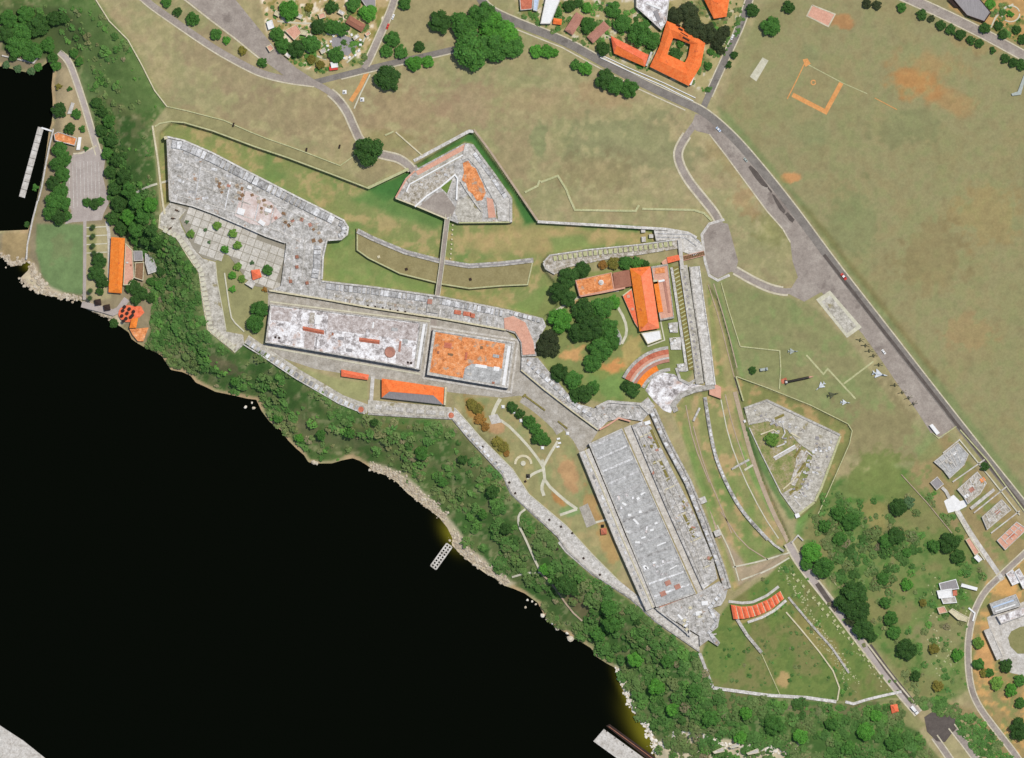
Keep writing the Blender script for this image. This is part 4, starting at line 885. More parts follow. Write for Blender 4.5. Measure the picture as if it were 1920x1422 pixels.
# sea rampart, left
TERR = [(319, 380), (300, 402), (297, 428), (330, 445), (350, 478), (372, 510), (378, 560), (388, 620), (440, 662), (458, 646), (456, 628), (424, 622), (418, 590), (406, 525), (404, 492), (380, 485), (364, 468), (340, 425), (336, 410), (352, 392)]
r = empty('sea_rampart', 380, 540, ZP, 'curved grey stone rampart with small merlons left of the plaza', 'rampart')
prism('wall', TERR, ZP - 7, ZP + .3, M['terrace'], r)
OUT = [(300, 403), (298, 427), (331, 446), (351, 479), (373, 511), (380, 560), (390, 619), (440, 660)]
wall('parapet', OUT, 2.2, ZP - .5, ZP + .9, M['cream'], r)
merlons(r, [(306, 430), (333, 444), (356, 475), (377, 510), (385, 560), (395, 616), (440, 655)], 30, 6.5, 9, ZP + .3, 1.1, 'path')
wall('ramp_edge', [(404, 492), (407, 525), (419, 590), (424, 620)], 1.6, ZP, ZP + .6, M['path'], r)
tag(wall('garden_wall', [(421, 512), (425, 540), (430, 575), (434, 596), (441, 606), (458, 622)], 2.6, ZP - .3, ZP + .8, M['path']), 'thin white wall bending through the plaza garden', 'wall')
for k, (x, y, a) in enumerate(((332, 395, -.4), (325, 410, -.1), (320, 428, .7))):
    c = empty('cannon', x, y, ZP + .3, ('upper', 'middle', 'lower')[k] + ' dark bronze cannon of three on the rampart corner', 'cannon', 'cannons on the rampart corner')
    c.rotation_euler = (0, 0, a)
    bv, bf = [], []
    prof = [(-1.9, .34), (-1.6, .42), (-.6, .38), (.8, .30), (2.0, .25), (2.1, .32), (2.2, .32)]
    for xx, rr in prof:
        for q in range(8): bv.append((xx, rr * math.cos(q * math.pi / 4), 1.0 + rr * math.sin(q * math.pi / 4)))
    for i in range(len(prof) - 1):
        for q in range(8): bf.append((i * 8 + q, i * 8 + (q + 1) % 8, i * 8 + 8 + (q + 1) % 8, i * 8 + 8 + q))
    bf += [tuple(range(7, -1, -1)), tuple(range(len(bv) - 8, len(bv)))]
    for nm, vv, ff in (('barrel', bv, bf),):
        me = bpy.data.meshes.new(nm); me.from_pydata(vv, [], ff); me.materials.append(M['bronze']); oo = bpy.data.objects.new(nm, me); COL.objects.link(oo); oo.parent = c
    for sy in (-.55, .55):
        oo = bpy.data.objects.new('carriage_cheek', boxmesh(2.6, .3, .9, M['timber'])); COL.objects.link(oo); oo.parent = c; oo.location = (-.4, sy, 0)
lb = empty('sea_rampart', 580, 715, ZP, 'narrow grey rampart running from the tall tree to the pink corner turret', 'rampart')
LBP = [(462, 636), (500, 662), (560, 702), (640, 749), (690, 768)]
wall('wall', LBP, 17, ZP - 7, ZP + .5, M['terrace'], lb)
wall('parapet', [(456, 646), (495, 670), (555, 710), (636, 757), (684, 776)], 2.2, ZP - .5, ZP + 1.4, M['stone_light'], lb)
merlons(lb, [(462, 640), (500, 666), (560, 706), (640, 753), (684, 771)], 24, 7, 9, ZP + .5, 1.0, 'stone_merlon')
tb = empty('sea_rampart', 765, 768, ZP, 'straight pale rampart platform below the grey hipped roof', 'rampart')
prism('wall', [(690, 750), (846, 764), (852, 786), (690, 778)], ZP - 8, ZP + .6, M['terrace'], tb)
wall('parapet', [(690, 776), (770, 781), (850, 785)], 4, ZP, ZP + 1.6, M['stone_light'], tb)
merlons(tb, [(700, 762), (770, 770), (838, 776)], 7, 14, 8, ZP + .6, .5, 'stone_light', jit=.4, name='roof_patch')
for x, y, l_ in ((677, 768, 'pinkish brick corner turret at the left end of the straight rampart'), (846, 779, 'pinkish brick corner turret at the right end of the straight rampart')):
    q = empty('corner_turret', x, y, ZP, l_, 'turret'); ring = [(x + 8 * math.cos(k * math.pi / 4 + .4), y + 8 * math.sin(k * math.pi / 4 + .4)) for k in range(8)]
    prism('wall', ring, ZP - 3, ZP + 1.8, M['stone_light'], q)
    prism('floor', [(x + 5.5 * math.cos(k * math.pi / 4), y + 5.5 * math.sin(k * math.pi / 4)) for k in range(8)], ZP, ZP + 2.0, M['brickred'], q)
# promenade rampart
PR = [(852, 764), (900, 818), (962, 880), (992, 926), (1062, 985), (1112, 1040), (1162, 1090), (1204, 1124), (1228, 1142), (1310, 1194), (1312, 1224), (1230, 1168), (1180, 1123), (1110, 1078), (1060, 1033), (1045, 1008),
      (1000, 967), (957, 927), (940, 891), (875, 821), (848, 788)]
pr = empty('promenade_rampart', 1040, 980, ZP, 'long grey promenade rampart above the harbour slope', 'rampart')
prism('wall', PR, ZP - 9, ZP + .5, M['stone_light'], pr)
wall('parapet', [(850, 787), (877, 820), (942, 890), (960, 926), (1002, 965), (1047, 1007), (1062, 1031), (1112, 1076), (1182, 1121), (1232, 1166), (1312, 1222)], 3, ZP - .5, ZP + 1.5, M['stone_light'], pr)
wall('inner_kerb', [(854, 766), (900, 819), (962, 881), (992, 927), (1062, 986), (1112, 1041), (1160, 1089)], 1.6, ZP, ZP + .75, M['path'], pr)
merlons(pr, [(856, 790), (900, 838), (946, 888)], 13, 6, 5, ZP + .5, .9, 'stone_merlon')
prism('bay', [(1046, 1018), (1058, 1008), (1100, 1052), (1120, 1076), (1112, 1080), (1060, 1036)], ZP + .2, ZP + .62, M['concrete'], pr)
for x, y in ((985, 903), (966, 925), (1030, 975), (1052, 988), (1073, 1000), (1045, 1030), (1094, 1047), (1125, 1078), (1148, 1105), (955, 905), (930, 868), (905, 838)):
    block('gun_base', x, y, ZP + .5, 4, 4, .5, M['shade_cloth'], .6, pr)

# long grey barracks
GB = [(1104, 832), (1166, 803), (1305, 1113), (1230, 1139)]
b = empty('grey_barracks', 1205, 970, ZP, 'long slanting barracks with weathered grey roof', 'barracks')
prism('wall', GB, ZP - .5, ZP + 6, M['stone_light'], b)
rf = prism('roof', [(1106, 834), (1165, 806), (1302, 1112), (1231, 1136)], ZP + 5.5, ZP + 6.1, M['roof_grey'], b)
wall('parapet', [(1105, 833), (1165.5, 805), (1303.5, 1112.5), (1230.5, 1137.5)], 1.8, ZP + 5.5, ZP + 6.7, M['stone_light'], b, closed=True)
ux, uy = 126 / 329, 304 / 329
for k in range(26):                                    # the vault ridges across the roof
    t_ = (k + .5) / 26; ax = 1105 + 125 * t_; ay = 833 + 304 * t_; bx = 1165 + 138 * t_; by = 806 + 306 * t_
    wall('vault_ridge', [(ax + 3, ay - 1.3), (bx - 3, by + 1.3)], 3.6, ZP + 6, ZP + 6.1 + random.uniform(.2, .5), M['roof_grey' if k % 2 else 'stone_merlon'], rf)
for (x, y, w, d, r_) in ((1160, 935, 5, 10, .3), (1175, 930, 4, 9, .5), (1186, 932, 4, 8, .2), (1196, 935, 6, 5, .6), (1170, 945, 9, 4, -.5), (1165, 952, 4, 6, 0), (1192, 978, 14, 4, -.8), (1180, 966, 6, 5, 0), (1200, 960, 6, 5, 0),
                       (1212, 993, 3, 12, -.2), (1206, 1008, 9, 3, .3), (1195, 1017, 9, 4, 0), (1222, 994, 7, 4, .3), (1230, 981, 6, 4, .4), (1209, 1064, 6, 9, .5), (1213, 1065, 8, 4, -.7), (1243, 1053, 5, 5, 0), (1252, 1054, 5, 5, 0),
                       (1240, 1077, 5, 4, 0), (1248, 1077, 5, 4, 0), (1226, 1062, 4, 8, .2), (1262, 1064, 16, 2.5, .5), (1240, 1020, 18, 2.5, .4), (1226, 1055, 6, 4, .3), (1232, 1072, 4, 4, 0), (1205, 925, 10, 4, .6)):
    block('roof_patch', x, y, ZP + 6.1, w, d, .4, M['roof_white' if w < 6 else 'white'], r_, rf)
for x, y in ((1252, 1093), (1270, 1100), (1243, 1113)): block('tiled_cover', x, y, ZP + 6.1, 11, 9, .7, M['roof_pink'], .4, b)
lw = empty('arcade_walk', 1160, 1000, ZP, 'pale arcade roof along the left side of the slanting grey barracks', 'arcade')
wall('wall', [(1095, 845), (1123, 911), (1163, 1009), (1221, 1141)], 21, ZP - .5, ZP + 5.2, M['concrete'], lw)
wall('parapet', [(1086, 848), (1113, 914), (1153, 1012), (1211, 1143)], 1.8, ZP + 4.5, ZP + 5.6, M['stone_light'], lw)
wall('parapet', [(1097, 844), (1126, 910), (1166, 1008), (1224, 1140)], 1.8, ZP + 4.5, ZP + 5.7, M['cream'], lw)
merlons(lw, [(1094, 850), (1122, 914), (1161, 1010), (1214, 1132)], 22, 8, 4, ZP + 5.2, .35, 'stone_merlon', name='roof_patch', jit=.3)
strip('ramp_lane', [(1176, 800), (1240, 945), (1316, 1112)], 15, ZP + .4, M['concrete'], kind='structure')
rb = empty('rubble_rampart', 1270, 940, ZP, 'overgrown brown and grey rampart right of the slanting barracks', 'rampart')
prism('wall', [(1184, 798), (1205, 790), (1220, 800), (1262, 885), (1300, 960), (1338, 1050), (1345, 1085), (1318, 1106), (1246, 945)], ZP - 2, ZP + 2.6, M['stone'], rb)
for k in range(46):
    u = random.random(); x = 1205 + 125 * u + random.uniform(-16, 16); y = 815 + 255 * u
    block('rubble_block', x, y, ZP + 2.6, random.choice((4, 5, 6, 8)), random.choice((3, 4, 6)), random.choice((.4, .7, 1.0)), M[random.choice(('stone_light', 'stone_merlon', 'concrete', 'hedge_bed', 'roof_pink', 'rubble'))], random.uniform(-1, 1), rb)
for p in ([(1200, 802), (1262, 930), (1326, 1076)], [(1212, 808), (1250, 880), (1296, 970)], [(1192, 806), (1250, 935), (1320, 1095)]): wall('ruin_wall', p, 2.2, ZP + 2, ZP + 3.2, M['stone_light'], rb)
for k in range(16):
    u = (k + .5) / 16; x = 1196 + 126 * u; y = 812 + 262 * u; wall('ruin_wall', [(x, y), (x + 20, y - 9)], 2, ZP + 2, ZP + 3.1, M[('cream', 'stone_light', 'concrete')[k % 3]], rb)
for p in ([(1220, 806), (1236, 840)], [(1238, 865), (1254, 900)], [(1282, 965), (1300, 1000)]): wall('hedge_bed', p, 5, ZP + 2, ZP + 2.9, M['hedge_bed'], rb)
block('roof_patch', 1214, 793, ZP + 2.6, 11, 7, .8, M['white'], .3, rb)
eb = empty('east_rampart', 1290, 930, ZP, 'long grey outer rampart facing the eastern ditch', 'rampart')
wall('wall', [(1222, 768), (1250, 830), (1290, 905), (1320, 980), (1350, 1060), (1364, 1104)], 13, ZP - 7, ZP + 3.2, M['stone'], eb)
wall('parapet', [(1227, 766), (1255, 828), (1295, 903), (1325, 978), (1355, 1058), (1369, 1102)], 4, ZP + 2, ZP + 4.2, M['stone_light'], eb)
merlons(eb, [(1221, 772), (1248, 832), (1288, 907), (1318, 982), (1348, 1062)], 26, 8, 6, ZP + 3.2, .6, 'stone_merlon')
for x, y in ((1313, 938), (1340, 1000)): block('buttress', x + 5, y, ZP - 6, 12, 12, 9.4, M['stone_light'], .4, eb)
sb = empty('lower_bastion', 1310, 1160, ZP, 'broken grey bastion tip at the lower end of the fort', 'bastion')
prism('wall', [(1228, 1141), (1306, 1114), (1320, 1106), (1348, 1090), (1364, 1106), (1360, 1122), (1352, 1135), (1336, 1140), (1350, 1152), (1346, 1176), (1334, 1186), (1350, 1205), (1346, 1212), (1328, 1200), (1312, 1212), (1311, 1192)], ZP - 7, ZP + 3, M['stone'], sb)
wall('retaining_edge', [(1236, 1138), (1304, 1112)], 3, ZP + 2, ZP + 3.7, M['salmon'], sb)
wall('parapet', [(1232, 1143), (1270, 1172), (1293, 1192), (1290, 1140)], 2.2, ZP + 2, ZP + 3.6, M['stone_light'], sb)
merlons(sb, [(1352, 1112), (1330, 1140), (1344, 1165), (1330, 1185), (1342, 1205)], 12, 8, 6, ZP + 3, 1.0, 'stone_merlon', jit=.4)
for k in range(26):
    block('rubble_block', 1300 + random.uniform(-20, 40), 1150 + random.uniform(-34, 44) * (1 if k % 2 else .6), ZP + 3, random.choice((4, 6, 8)), random.choice((3, 5)), random.choice((.4, .8)), M[random.choice(('stone_light', 'stone_merlon', 'cream', 'rubble'))], random.uniform(-1, 1), sb)
for x, y, w, d, r_ in ((1275, 1157, 12, 4, -.8), (1262, 1160, 16, 5, -.6), (1321, 1131, 12, 8, .1), (1310, 1150, 12, 8, .2)): block('roof_patch', x, y, ZP + 3, w, d, .6, M['white' if w == 12 else 'concrete'], r_, sb)

# upper ravelin
rv = empty('upper_ravelin', 860, 350, ZP, 'triangular stone ravelin with orange soil patch in the upper ditch', 'ravelin')
prism('wall', RAV1, ZD - 1, ZP + 1, M['stone'], rv)
ZV = ZP + 1
for nm, poly, mt, dz in (('soil_deck', [(779, 322), (871, 271), (875, 279), (784, 330)], 'salmon', .1), ('soil_deck', [(868, 306), (878, 302), (884, 312), (892, 316), (898, 330), (906, 346), (911, 362), (904, 376), (894, 377), (886, 364), (878, 358), (874, 344), (866, 338), (870, 324)], 'roof_soil', .12),
                         ('soil_deck', [(912, 370), (924, 374), (930, 408), (916, 409)], 'salmon', .1), ('grass_deck', [(930, 388), (950, 385), (948, 410), (931, 410)], 'hedge_bed', .1),
                         ('court', [(787, 387), (815, 363), (832, 360), (846, 378), (854, 390), (848, 405), (836, 409)], 'asphalt_old', .1), ('grass_deck', [(858, 378), (878, 366), (905, 395), (904, 415), (860, 415), (853, 398)], 'terrace', .08)):
    sheet(nm, poly, ZV + dz, M[mt], rv)
for nm, poly, mt, dz in (('arm_deck', [(872, 270), (884, 273), (924, 327), (957, 373), (957, 416), (934, 414), (930, 384), (912, 352), (896, 318), (878, 298), (866, 300)], 'stone_light', .9),
                         ('arm_deck', [(764, 338), (780, 331), (866, 284), (866, 296), (792, 338), (770, 350)], 'terrace', .7), ('arm_deck', [(766, 354), (792, 341), (850, 312), (852, 326), (826, 350), (800, 366), (778, 386), (748, 372)], 'rubble', .45)):
    prism(nm, poly, ZV - .5, ZV + dz, M[mt], rv)
sheet('lawn', [(826, 352), (850, 335), (838, 363)], ZV + .1, mottle('ravelin_lawn', [(.3, (104, 128, 56)), (.7, (128, 148, 74))], .2, .95, .2), rv)
wall('parapet', [(885, 272), (926, 327), (958, 373), (958, 417)], 5, ZV - .5, ZV + 1.6, M['stone_light'], rv)
wall('parapet', [(742, 371), (762, 336), (778, 321)], 3, ZV - .5, ZV + 1.2, M['salmon'], rv)
wall('parapet', [(742, 372), (786, 389), (838, 411)], 2.6, ZV - .5, ZV + 1.0, M['cream'], rv)
wall('parapet', [(860, 418), (957, 417)], 2.6, ZV - .5, ZV + .9, M['greenwall'], rv)
wall('inner_wall', [(768, 346), (790, 334), (868, 291)], 2.4, ZV - .5, ZV + 1.4, M['white'], rv)
wall('inner_wall', [(768, 346), (762, 360)], 2.4, ZV - .5, ZV + 1.4, M['white'], rv)
wall('inner_wall', [(778, 388), (800, 368), (826, 351), (853, 328), (858, 335), (856, 375)], 3, ZV - .5, ZV + 1.5, M['white'], rv)
wall('inner_wall', [(838, 368), (850, 334)], 1.8, ZV - .5, ZV + .8, M['concrete'], rv)
wall('inner_wall', [(864, 340), (872, 354), (896, 388), (904, 397)], 2.6, ZV - .5, ZV + 1.4, M['concrete'], rv)
merlons(rv, [(890, 288), (922, 331), (948, 370)], 12, 8, 8, ZV + .9, .7, 'stone_merlon', jit=.35)
for x, y in ((780, 362), (800, 352), (820, 340), (836, 328), (790, 346), (812, 358)): block('rubble_block', x, y, ZV + .45, 7, 5, .5, M[random.choice(('stone_merlon', 'concrete', 'rubble'))], random.uniform(-.4, .8), rv)
merlons(rv, [(830, 345), (848, 320)], 4, 6, 5, ZV, .7, 'concrete', jit=.3)
tag(prism('ravelin_bridge', [(770, 314), (780, 309), (790, 324), (781, 330)], ZD, ZP + .25, M['asphalt_old']), 'short bridge carrying the road into the upper ravelin', 'bridge')
bd = empty('ditch_bridge', 828, 480, ZP, 'long narrow bridge from the upper ravelin over the ditch to the fort gate', 'bridge')
BP = [(840, 402), (835, 440), (828, 500), (820, 556)]
wall('deck', BP, 7.5, ZD - 1, ZP + .9, M['asphalt_old'], bd)
for off in (-4.2, 4.2): wall('side_wall', [(x + off, y) for x, y in BP], 1.2, ZD - 1, ZP + 1.7, M['path'], bd)
for k in range(9):
    tag(block('stone_post', 849 - k * .6, 422 + k * 9, ZD - .1, 3, 3, 1.6, M['cream'], .2), ORD[k].replace('first', 'topmost') + ' pale stone post from the top in the row beside the ditch bridge'.replace(' from the top', '' if k == 0 else ' from the top'),
        'post', 'pale stone posts beside the ditch bridge')
tn = empty('tenaille', 830, 500, ZD, 'long curved brown grass outwork crossed by the ditch bridge', 'outwork')
prism('wall', TEN1, ZD - 1, ZD + 3.2, M['stone'], tn, mottle('dry_brown_turf', [(.3, (138, 126, 84)), (.7, (162, 150, 106))], .1, .95, .12))
wall('parapet', [(670, 433), (700, 448), (760, 473), (830, 491), (880, 499), (940, 495), (1000, 488)], 9, ZD + 2, ZD + 4.2, M['stone_light'], tn)
wall('parapet_slot', [(674, 435), (700, 448), (760, 473), (830, 491), (880, 499), (940, 495), (996, 489)], 2.5, ZD + 3, ZD + 4.3, M['metal'], tn)
wall('edge_wall', [(999, 490), (989, 534), (940, 536), (880, 541), (830, 533), (750, 513), (691, 484), (670, 469), (670, 440)], 2.4, ZD + 2, ZD + 3.9, M['greenwall'], tn)
for x, y, mt in ((710, 482, 'cream'), (762, 505, 'shade_cloth'), (882, 524, 'shade_cloth')): block('well_head', x, y, ZD + 3.2, 5, 5, .8, M[mt], .3, tn)

# north-east bastion: merlon parapet, gate, east parapets
nb = empty('merlon_parapet', 1150, 480, ZP, 'stone parapet with a row of merlons left of the gate bridge', 'parapet')
prism('wall', [(1018, 492), (1030, 478), (1100, 468), (1200, 458), (1268, 449), (1274, 466), (1200, 478), (1130, 488), (1062, 502), (1040, 516), (1022, 505)], ZD - 1, ZP + 1.4, M['rubble'], nb)
wall('parapet_edge', [(1019, 492), (1031, 479), (1100, 469), (1200, 459), (1266, 450)], 2.4, ZP + 1, ZP + 2.6, M['stone_light'], nb)
wall('parapet_edge', [(1019, 494), (1023, 504), (1040, 514)], 3, ZP + 1, ZP + 2.4, M['stone_light'], nb)
merlons(nb, [(1036, 486), (1100, 476), (1200, 466), (1262, 457)], 24, 6, 9, ZP + 1.4, 1.2, 'greenwall', jit=.15)
gt = empty('gate_works', 1270, 450, ZP, 'grey stone gate outwork beside the turning court', 'gatehouse')
prism('wall', [(1226, 432), (1290, 436), (1312, 452), (1320, 470), (1300, 480), (1274, 470), (1268, 449), (1230, 452)], ZD - 1, ZP + .9, M['stone_light'], gt)
for p in ([(1230, 438), (1295, 440), (1314, 456)], [(1232, 445), (1285, 446), (1306, 462)]): wall('step_wall', p, 2, ZP, ZP + 1.4, M['stone_merlon'], gt)
wall('tower_wall', [(1274, 450), (1279, 505)], 7, ZD - 1, ZP + 3.4, M['concrete'], gt)
for k, (x, y) in enumerate(((1206, 433), (1207, 449), (1221, 443))):
    tag(block('stone_block', x, y, ZD, 8, 10 if k == 1 else 7, 3, M['concrete'], .05), ('upper', 'lower', 'right-hand')[k] + ' of three white stone blocks in the ditch by the gate', 'block', 'white stone blocks by the gate')
br = empty('gate_bridge', 1297, 481, ZP, 'brown timber bridge from the turning court to the fort gate', 'bridge')
for k in range(16): block('plank', 1276 + k * 2.9, 486 - k * .72, ZP + .6, 2.5, 7, .3, M['timber'], .25, br)
wall('side_rail', [(1276, 482), (1320, 471)], 1, ZP + .3, ZP + 1.9, M['salmon'], br); wall('side_rail', [(1277, 490), (1321, 479)], 1, ZP + .3, ZP + 1.9, M['salmon'], br)
tag(prism('gate_lodge', [(1250, 483), (1272, 478), (1275, 488), (1252, 494)], ZP, ZP + 4, M['tile_red']), 'small red flat roof at the inner end of the gate bridge', 'roof')
tag(prism('gate_court', [(1240, 492), (1250, 484), (1252, 494), (1246, 502)], ZP, ZP + 3, M['salmon']), 'small pink gatehouse annex beside the red flat roof', 'annex')
ep = empty('east_parapet', 1300, 600, ZP, 'double grey parapet with olive beds right of the orange hipped hall', 'parapet')
wall('inner_wall', [(1259, 502), (1268, 560), (1280, 640), (1288, 696)], 5, ZP - .5, ZP + 1.8, M['stone_light'], ep)
wall('bed', [(1267, 500), (1276, 560), (1289, 640), (1297, 694)], 11, ZP - .5, ZP + 1.0, M['hedge_bed'], ep)
merlons(ep, [(1267, 502), (1276, 560), (1289, 640), (1297, 692)], 26, 2.4, 10, ZP + 1, .5, 'greenwall', name='bed_kerb', jit=.1, rot=.35)
wall('rampart_walk', [(1281, 498), (1290, 560), (1302, 640), (1312, 720)], 15, ZP - 5, ZP + 2.0, M['terrace'], ep)
wall('walk_edge', [(1275, 500), (1284, 560), (1296, 640), (1305, 700)], 2, ZP + 1, ZP + 2.6, M['concrete'], ep)
wall('outer_wall', [(1303, 500), (1310, 560), (1322, 640), (1332, 722)], 18, ZP - 6, ZP + 1.4, M['stone_light'], ep)
wall('outer_edge', [(1311, 500), (1319, 560), (1331, 640), (1341, 722)], 2, ZP, ZP + 2.2, M['stone_light'], ep)
wall('walk_edge', [(1293, 500), (1300, 560), (1312, 640), (1322, 716)], 2.2, ZP + 1, ZP + 2.7, M['stone_light'], ep)
for k in range(16): block('gun_slot', 1284 + 26 * k / 15, 520 + 180 * k / 15, ZP + 2, 4, 4, .35, M['metal'], .4, ep)
bl = empty('bastion_end_wall', 1320, 722, ZP, 'pale stone spur wall at the south end of the double parapet', 'wall')
wall('wall', [(1268, 772), (1262, 760), (1276, 742), (1300, 732), (1340, 724)], 10, ZP - 7, ZP + .8, M['stone_light'], bl)
wall('spur', [(1268, 690), (1275, 712), (1292, 720), (1305, 712), (1310, 694)], 5, ZP - .5, ZP + 1.4, M['stone_light'], bl)
prism('platform', [(1330, 715), (1352, 726), (1352, 748), (1330, 740)], ZP - 6, ZP + .6, M['salmon'], bl)
cw = empty('caponier_wall', 1385, 880, 21.5, 'thin grey wall curving along the eastern ditch floor', 'wall')
CWP = [(1322, 745), (1330, 800), (1342, 860), (1368, 920), (1396, 965), (1440, 1012)]
wall('wall', smooth_path(CWP, it=2), 6.5, 22, 25.0, M['stone_light'], cw)
merlons(cw, CWP, 40, 5, 4, 25.0, .4, 'stone_merlon')
c2 = empty('inner_ditch_wall', 1310, 880, 21.5, 'narrow pinkish wall at the foot of the long outer rampart', 'wall')
wall('wall', smooth_path([(1262, 778), (1275, 830), (1300, 900), (1330, 960), (1350, 1010)], it=2), 6, 22, 24.2, M['dirt'], c2)
tag(wall('bastion_foot_wall', [(1345, 1035), (1362, 1080), (1374, 1122)], 8, ZP - 6, ZP - 1.2, M['stone_light']), 'short grey wall between the lower bastion and the eastern ditch', 'wall')

# open-air theatre
th = empty('open_air_theatre', 1215, 690, ZP, 'fan-shaped seating of pink and orange tiers beside a white stage yard', 'theatre')
for k, (r0, r1, mt, h) in enumerate(((107, 101, 'stone_light', 2.6), (101, 92, 'brickred', 2.3), (92, 87, 'salmon', 2.0), (87, 83, 'concrete', 1.7), (83, 77, 'roof_pink', 1.4), (77, 66.5, 'tile_yellow', 1.1), (66.5, 60, 'stone_light', .8))):
    a0, a1 = math.radians(207), math.radians(265 if k != 5 else 246)
    aa = np.linspace(a0, a1, 22)
    poly = [(1262 + r0 * math.cos(a), 756 + r0 * math.sin(a)) for a in aa] + [(1262 + r1 * math.cos(a), 756 + r1 * math.sin(a)) for a in aa[::-1]]
    prism('seating_tier', poly, ZP - .5, ZP + h, M[mt], th)
prism('stage_yard', [(1210, 732), (1222, 710), (1240, 698), (1264, 702), (1282, 716), (1322, 724), (1296, 734), (1274, 744), (1262, 760), (1258, 775), (1244, 770), (1226, 752)], ZP - .3, ZP + .2, M['roof_white'], th)
# masonry heaps left of the parapet
for k, (x, y, w, d, l_) in enumerate(((1262, 615, 18, 18, 'white broken masonry block below the salmon deck'), (1266, 645, 22, 22, 'pale ruined masonry room right of the white pavilion'), (1278, 690, 18, 14, 'white masonry heap at the foot of the olive beds'))):
    q = empty('masonry_ruin', x, y, ZP, l_, 'ruin')
    prism('wall', [(x - w / 2, y - d / 2), (x + w / 2, y - d / 2 - 2), (x + w / 2, y + d / 2), (x - w / 2 + 3, y + d / 2)], ZP - .5, ZP + 1.4, M['stone_light'], q)
    for j in range(5): block('stone_block', x + random.uniform(-w, w) * .35, y + random.uniform(-d, d) * .35, ZP + 1.4, 5, 4, .7, M[('white', 'concrete', 'stone_merlon')[j % 3]], random.random(), q)

# right ravelin
r2 = empty('right_ravelin', 1500, 850, ZP, 'kite-shaped grey ravelin with one round bright tree on the right', 'ravelin')
R2OUT = [(1395, 766), (1438, 750), (1576, 816), (1538, 920), (1528, 941), (1495, 968), (1463, 924), (1426, 850), (1404, 801)]
prism('wall', R2OUT, 21, ZP + .5, M['stone_light'], r2, mottle('ravelin_turf', [(.34, (112, 126, 66)), (.46, (138, 142, 84)), (.56, (164, 150, 108)), (.68, (188, 180, 158))], .16, .95, .2))
for poly, mt, dz in (([(1396, 767), (1438, 751), (1575, 817), (1556, 868), (1524, 850), (1498, 832), (1476, 806), (1440, 790), (1404, 797)], 'terrace', .5),
                     ([(1575, 819), (1538, 920), (1527, 941), (1508, 932), (1500, 920), (1516, 890), (1524, 852), (1558, 866)], 'terrace', .56),
                     ([(1527, 942), (1496, 966), (1466, 926), (1484, 915), (1506, 930)], 'terrace', .5), ([(1494, 840), (1516, 850), (1506, 880), (1490, 912), (1480, 908), (1492, 872)], 'rubble', .46)):
    prism('deck', poly, ZP + .2, ZP + .5 + dz, M[mt], r2)
wall('parapet', [(1396, 766), (1438, 751), (1575, 816)], 4, ZP, ZP + 1.9, M['stone_light'], r2)
wall('parapet', [(1576, 818), (1540, 915), (1528, 940)], 4, ZP, ZP + 1.7, M['greenwall'], r2)
wall('parapet', [(1527, 942), (1496, 966)], 4, ZP, ZP + 1.7, M['greenwall'], r2)
wall('parapet', [(1405, 802), (1427, 850), (1464, 924), (1494, 966)], 2, ZP, ZP + 1.3, M['concrete'], r2)
wall('ramp', [(1452, 860), (1492, 837)], 8, ZP + .2, ZP + 1.2, M['concrete'], r2)
wall('ramp_edge', [(1450, 858), (1490, 835)], 1.6, ZP + .2, ZP + 1.7, M['white'], r2)
for p in ([(1408, 796), (1432, 784), (1452, 786)], [(1466, 790), (1472, 812), (1466, 822)], [(1482, 812), (1500, 822)], [(1456, 838), (1472, 832)], [(1500, 866), (1512, 846), (1524, 856)], [(1468, 918), (1486, 902), (1500, 886)], [(1480, 932), (1500, 920), (1506, 930)], [(1502, 950), (1490, 936)], [(1426, 815), (1450, 806), (1460, 812)]):
    wall('ruin_wall', p, 2.4, ZP + .3, ZP + 1.6, M[random.choice(('cream', 'concrete', 'stone_light'))], r2)
for p in ([(1490, 858), (1500, 842)], [(1452, 786), (1470, 778)], [(1496, 888), (1510, 868)], [(1480, 925), (1496, 914)]): wall('grass_bed', p, 5, ZP + .3, ZP + 1.15, M['hedge_bed'], r2)
for k in range(80):
    a, c = random.random(), random.random()
    if k % 2: x, y = 1410 + 150 * a - 10 * c, 765 + 62 * a + 34 * c
    else: x, y = 1560 - 55 * a - 30 * c, 835 + 105 * a - 4 * c
    if inpoly_(x, y, [(1404, 775), (1438, 758), (1566, 820), (1534, 915), (1496, 955), (1440, 790)]):
        block('rubble_block', x, y, ZP + .95, random.choice((4, 5, 7)), random.choice((3, 4, 6)), random.choice((.25, .5)), M[random.choice(('stone_merlon', 'stone_light', 'stone_merlon', 'rubble', 'metal'))], random.uniform(-.6, .6), r2)
tag(block('sentry_box', 1495, 967, ZP - 4, 8, 8, 6, M['white'], .4), 'white sentry box at the bottom point of the right ravelin', 'sentry box')
tag(block('stone_block', 1397, 790, 23.1, 5, 5, 2, M['white'], .4), 'small white stone block left of the right ravelin', 'block')

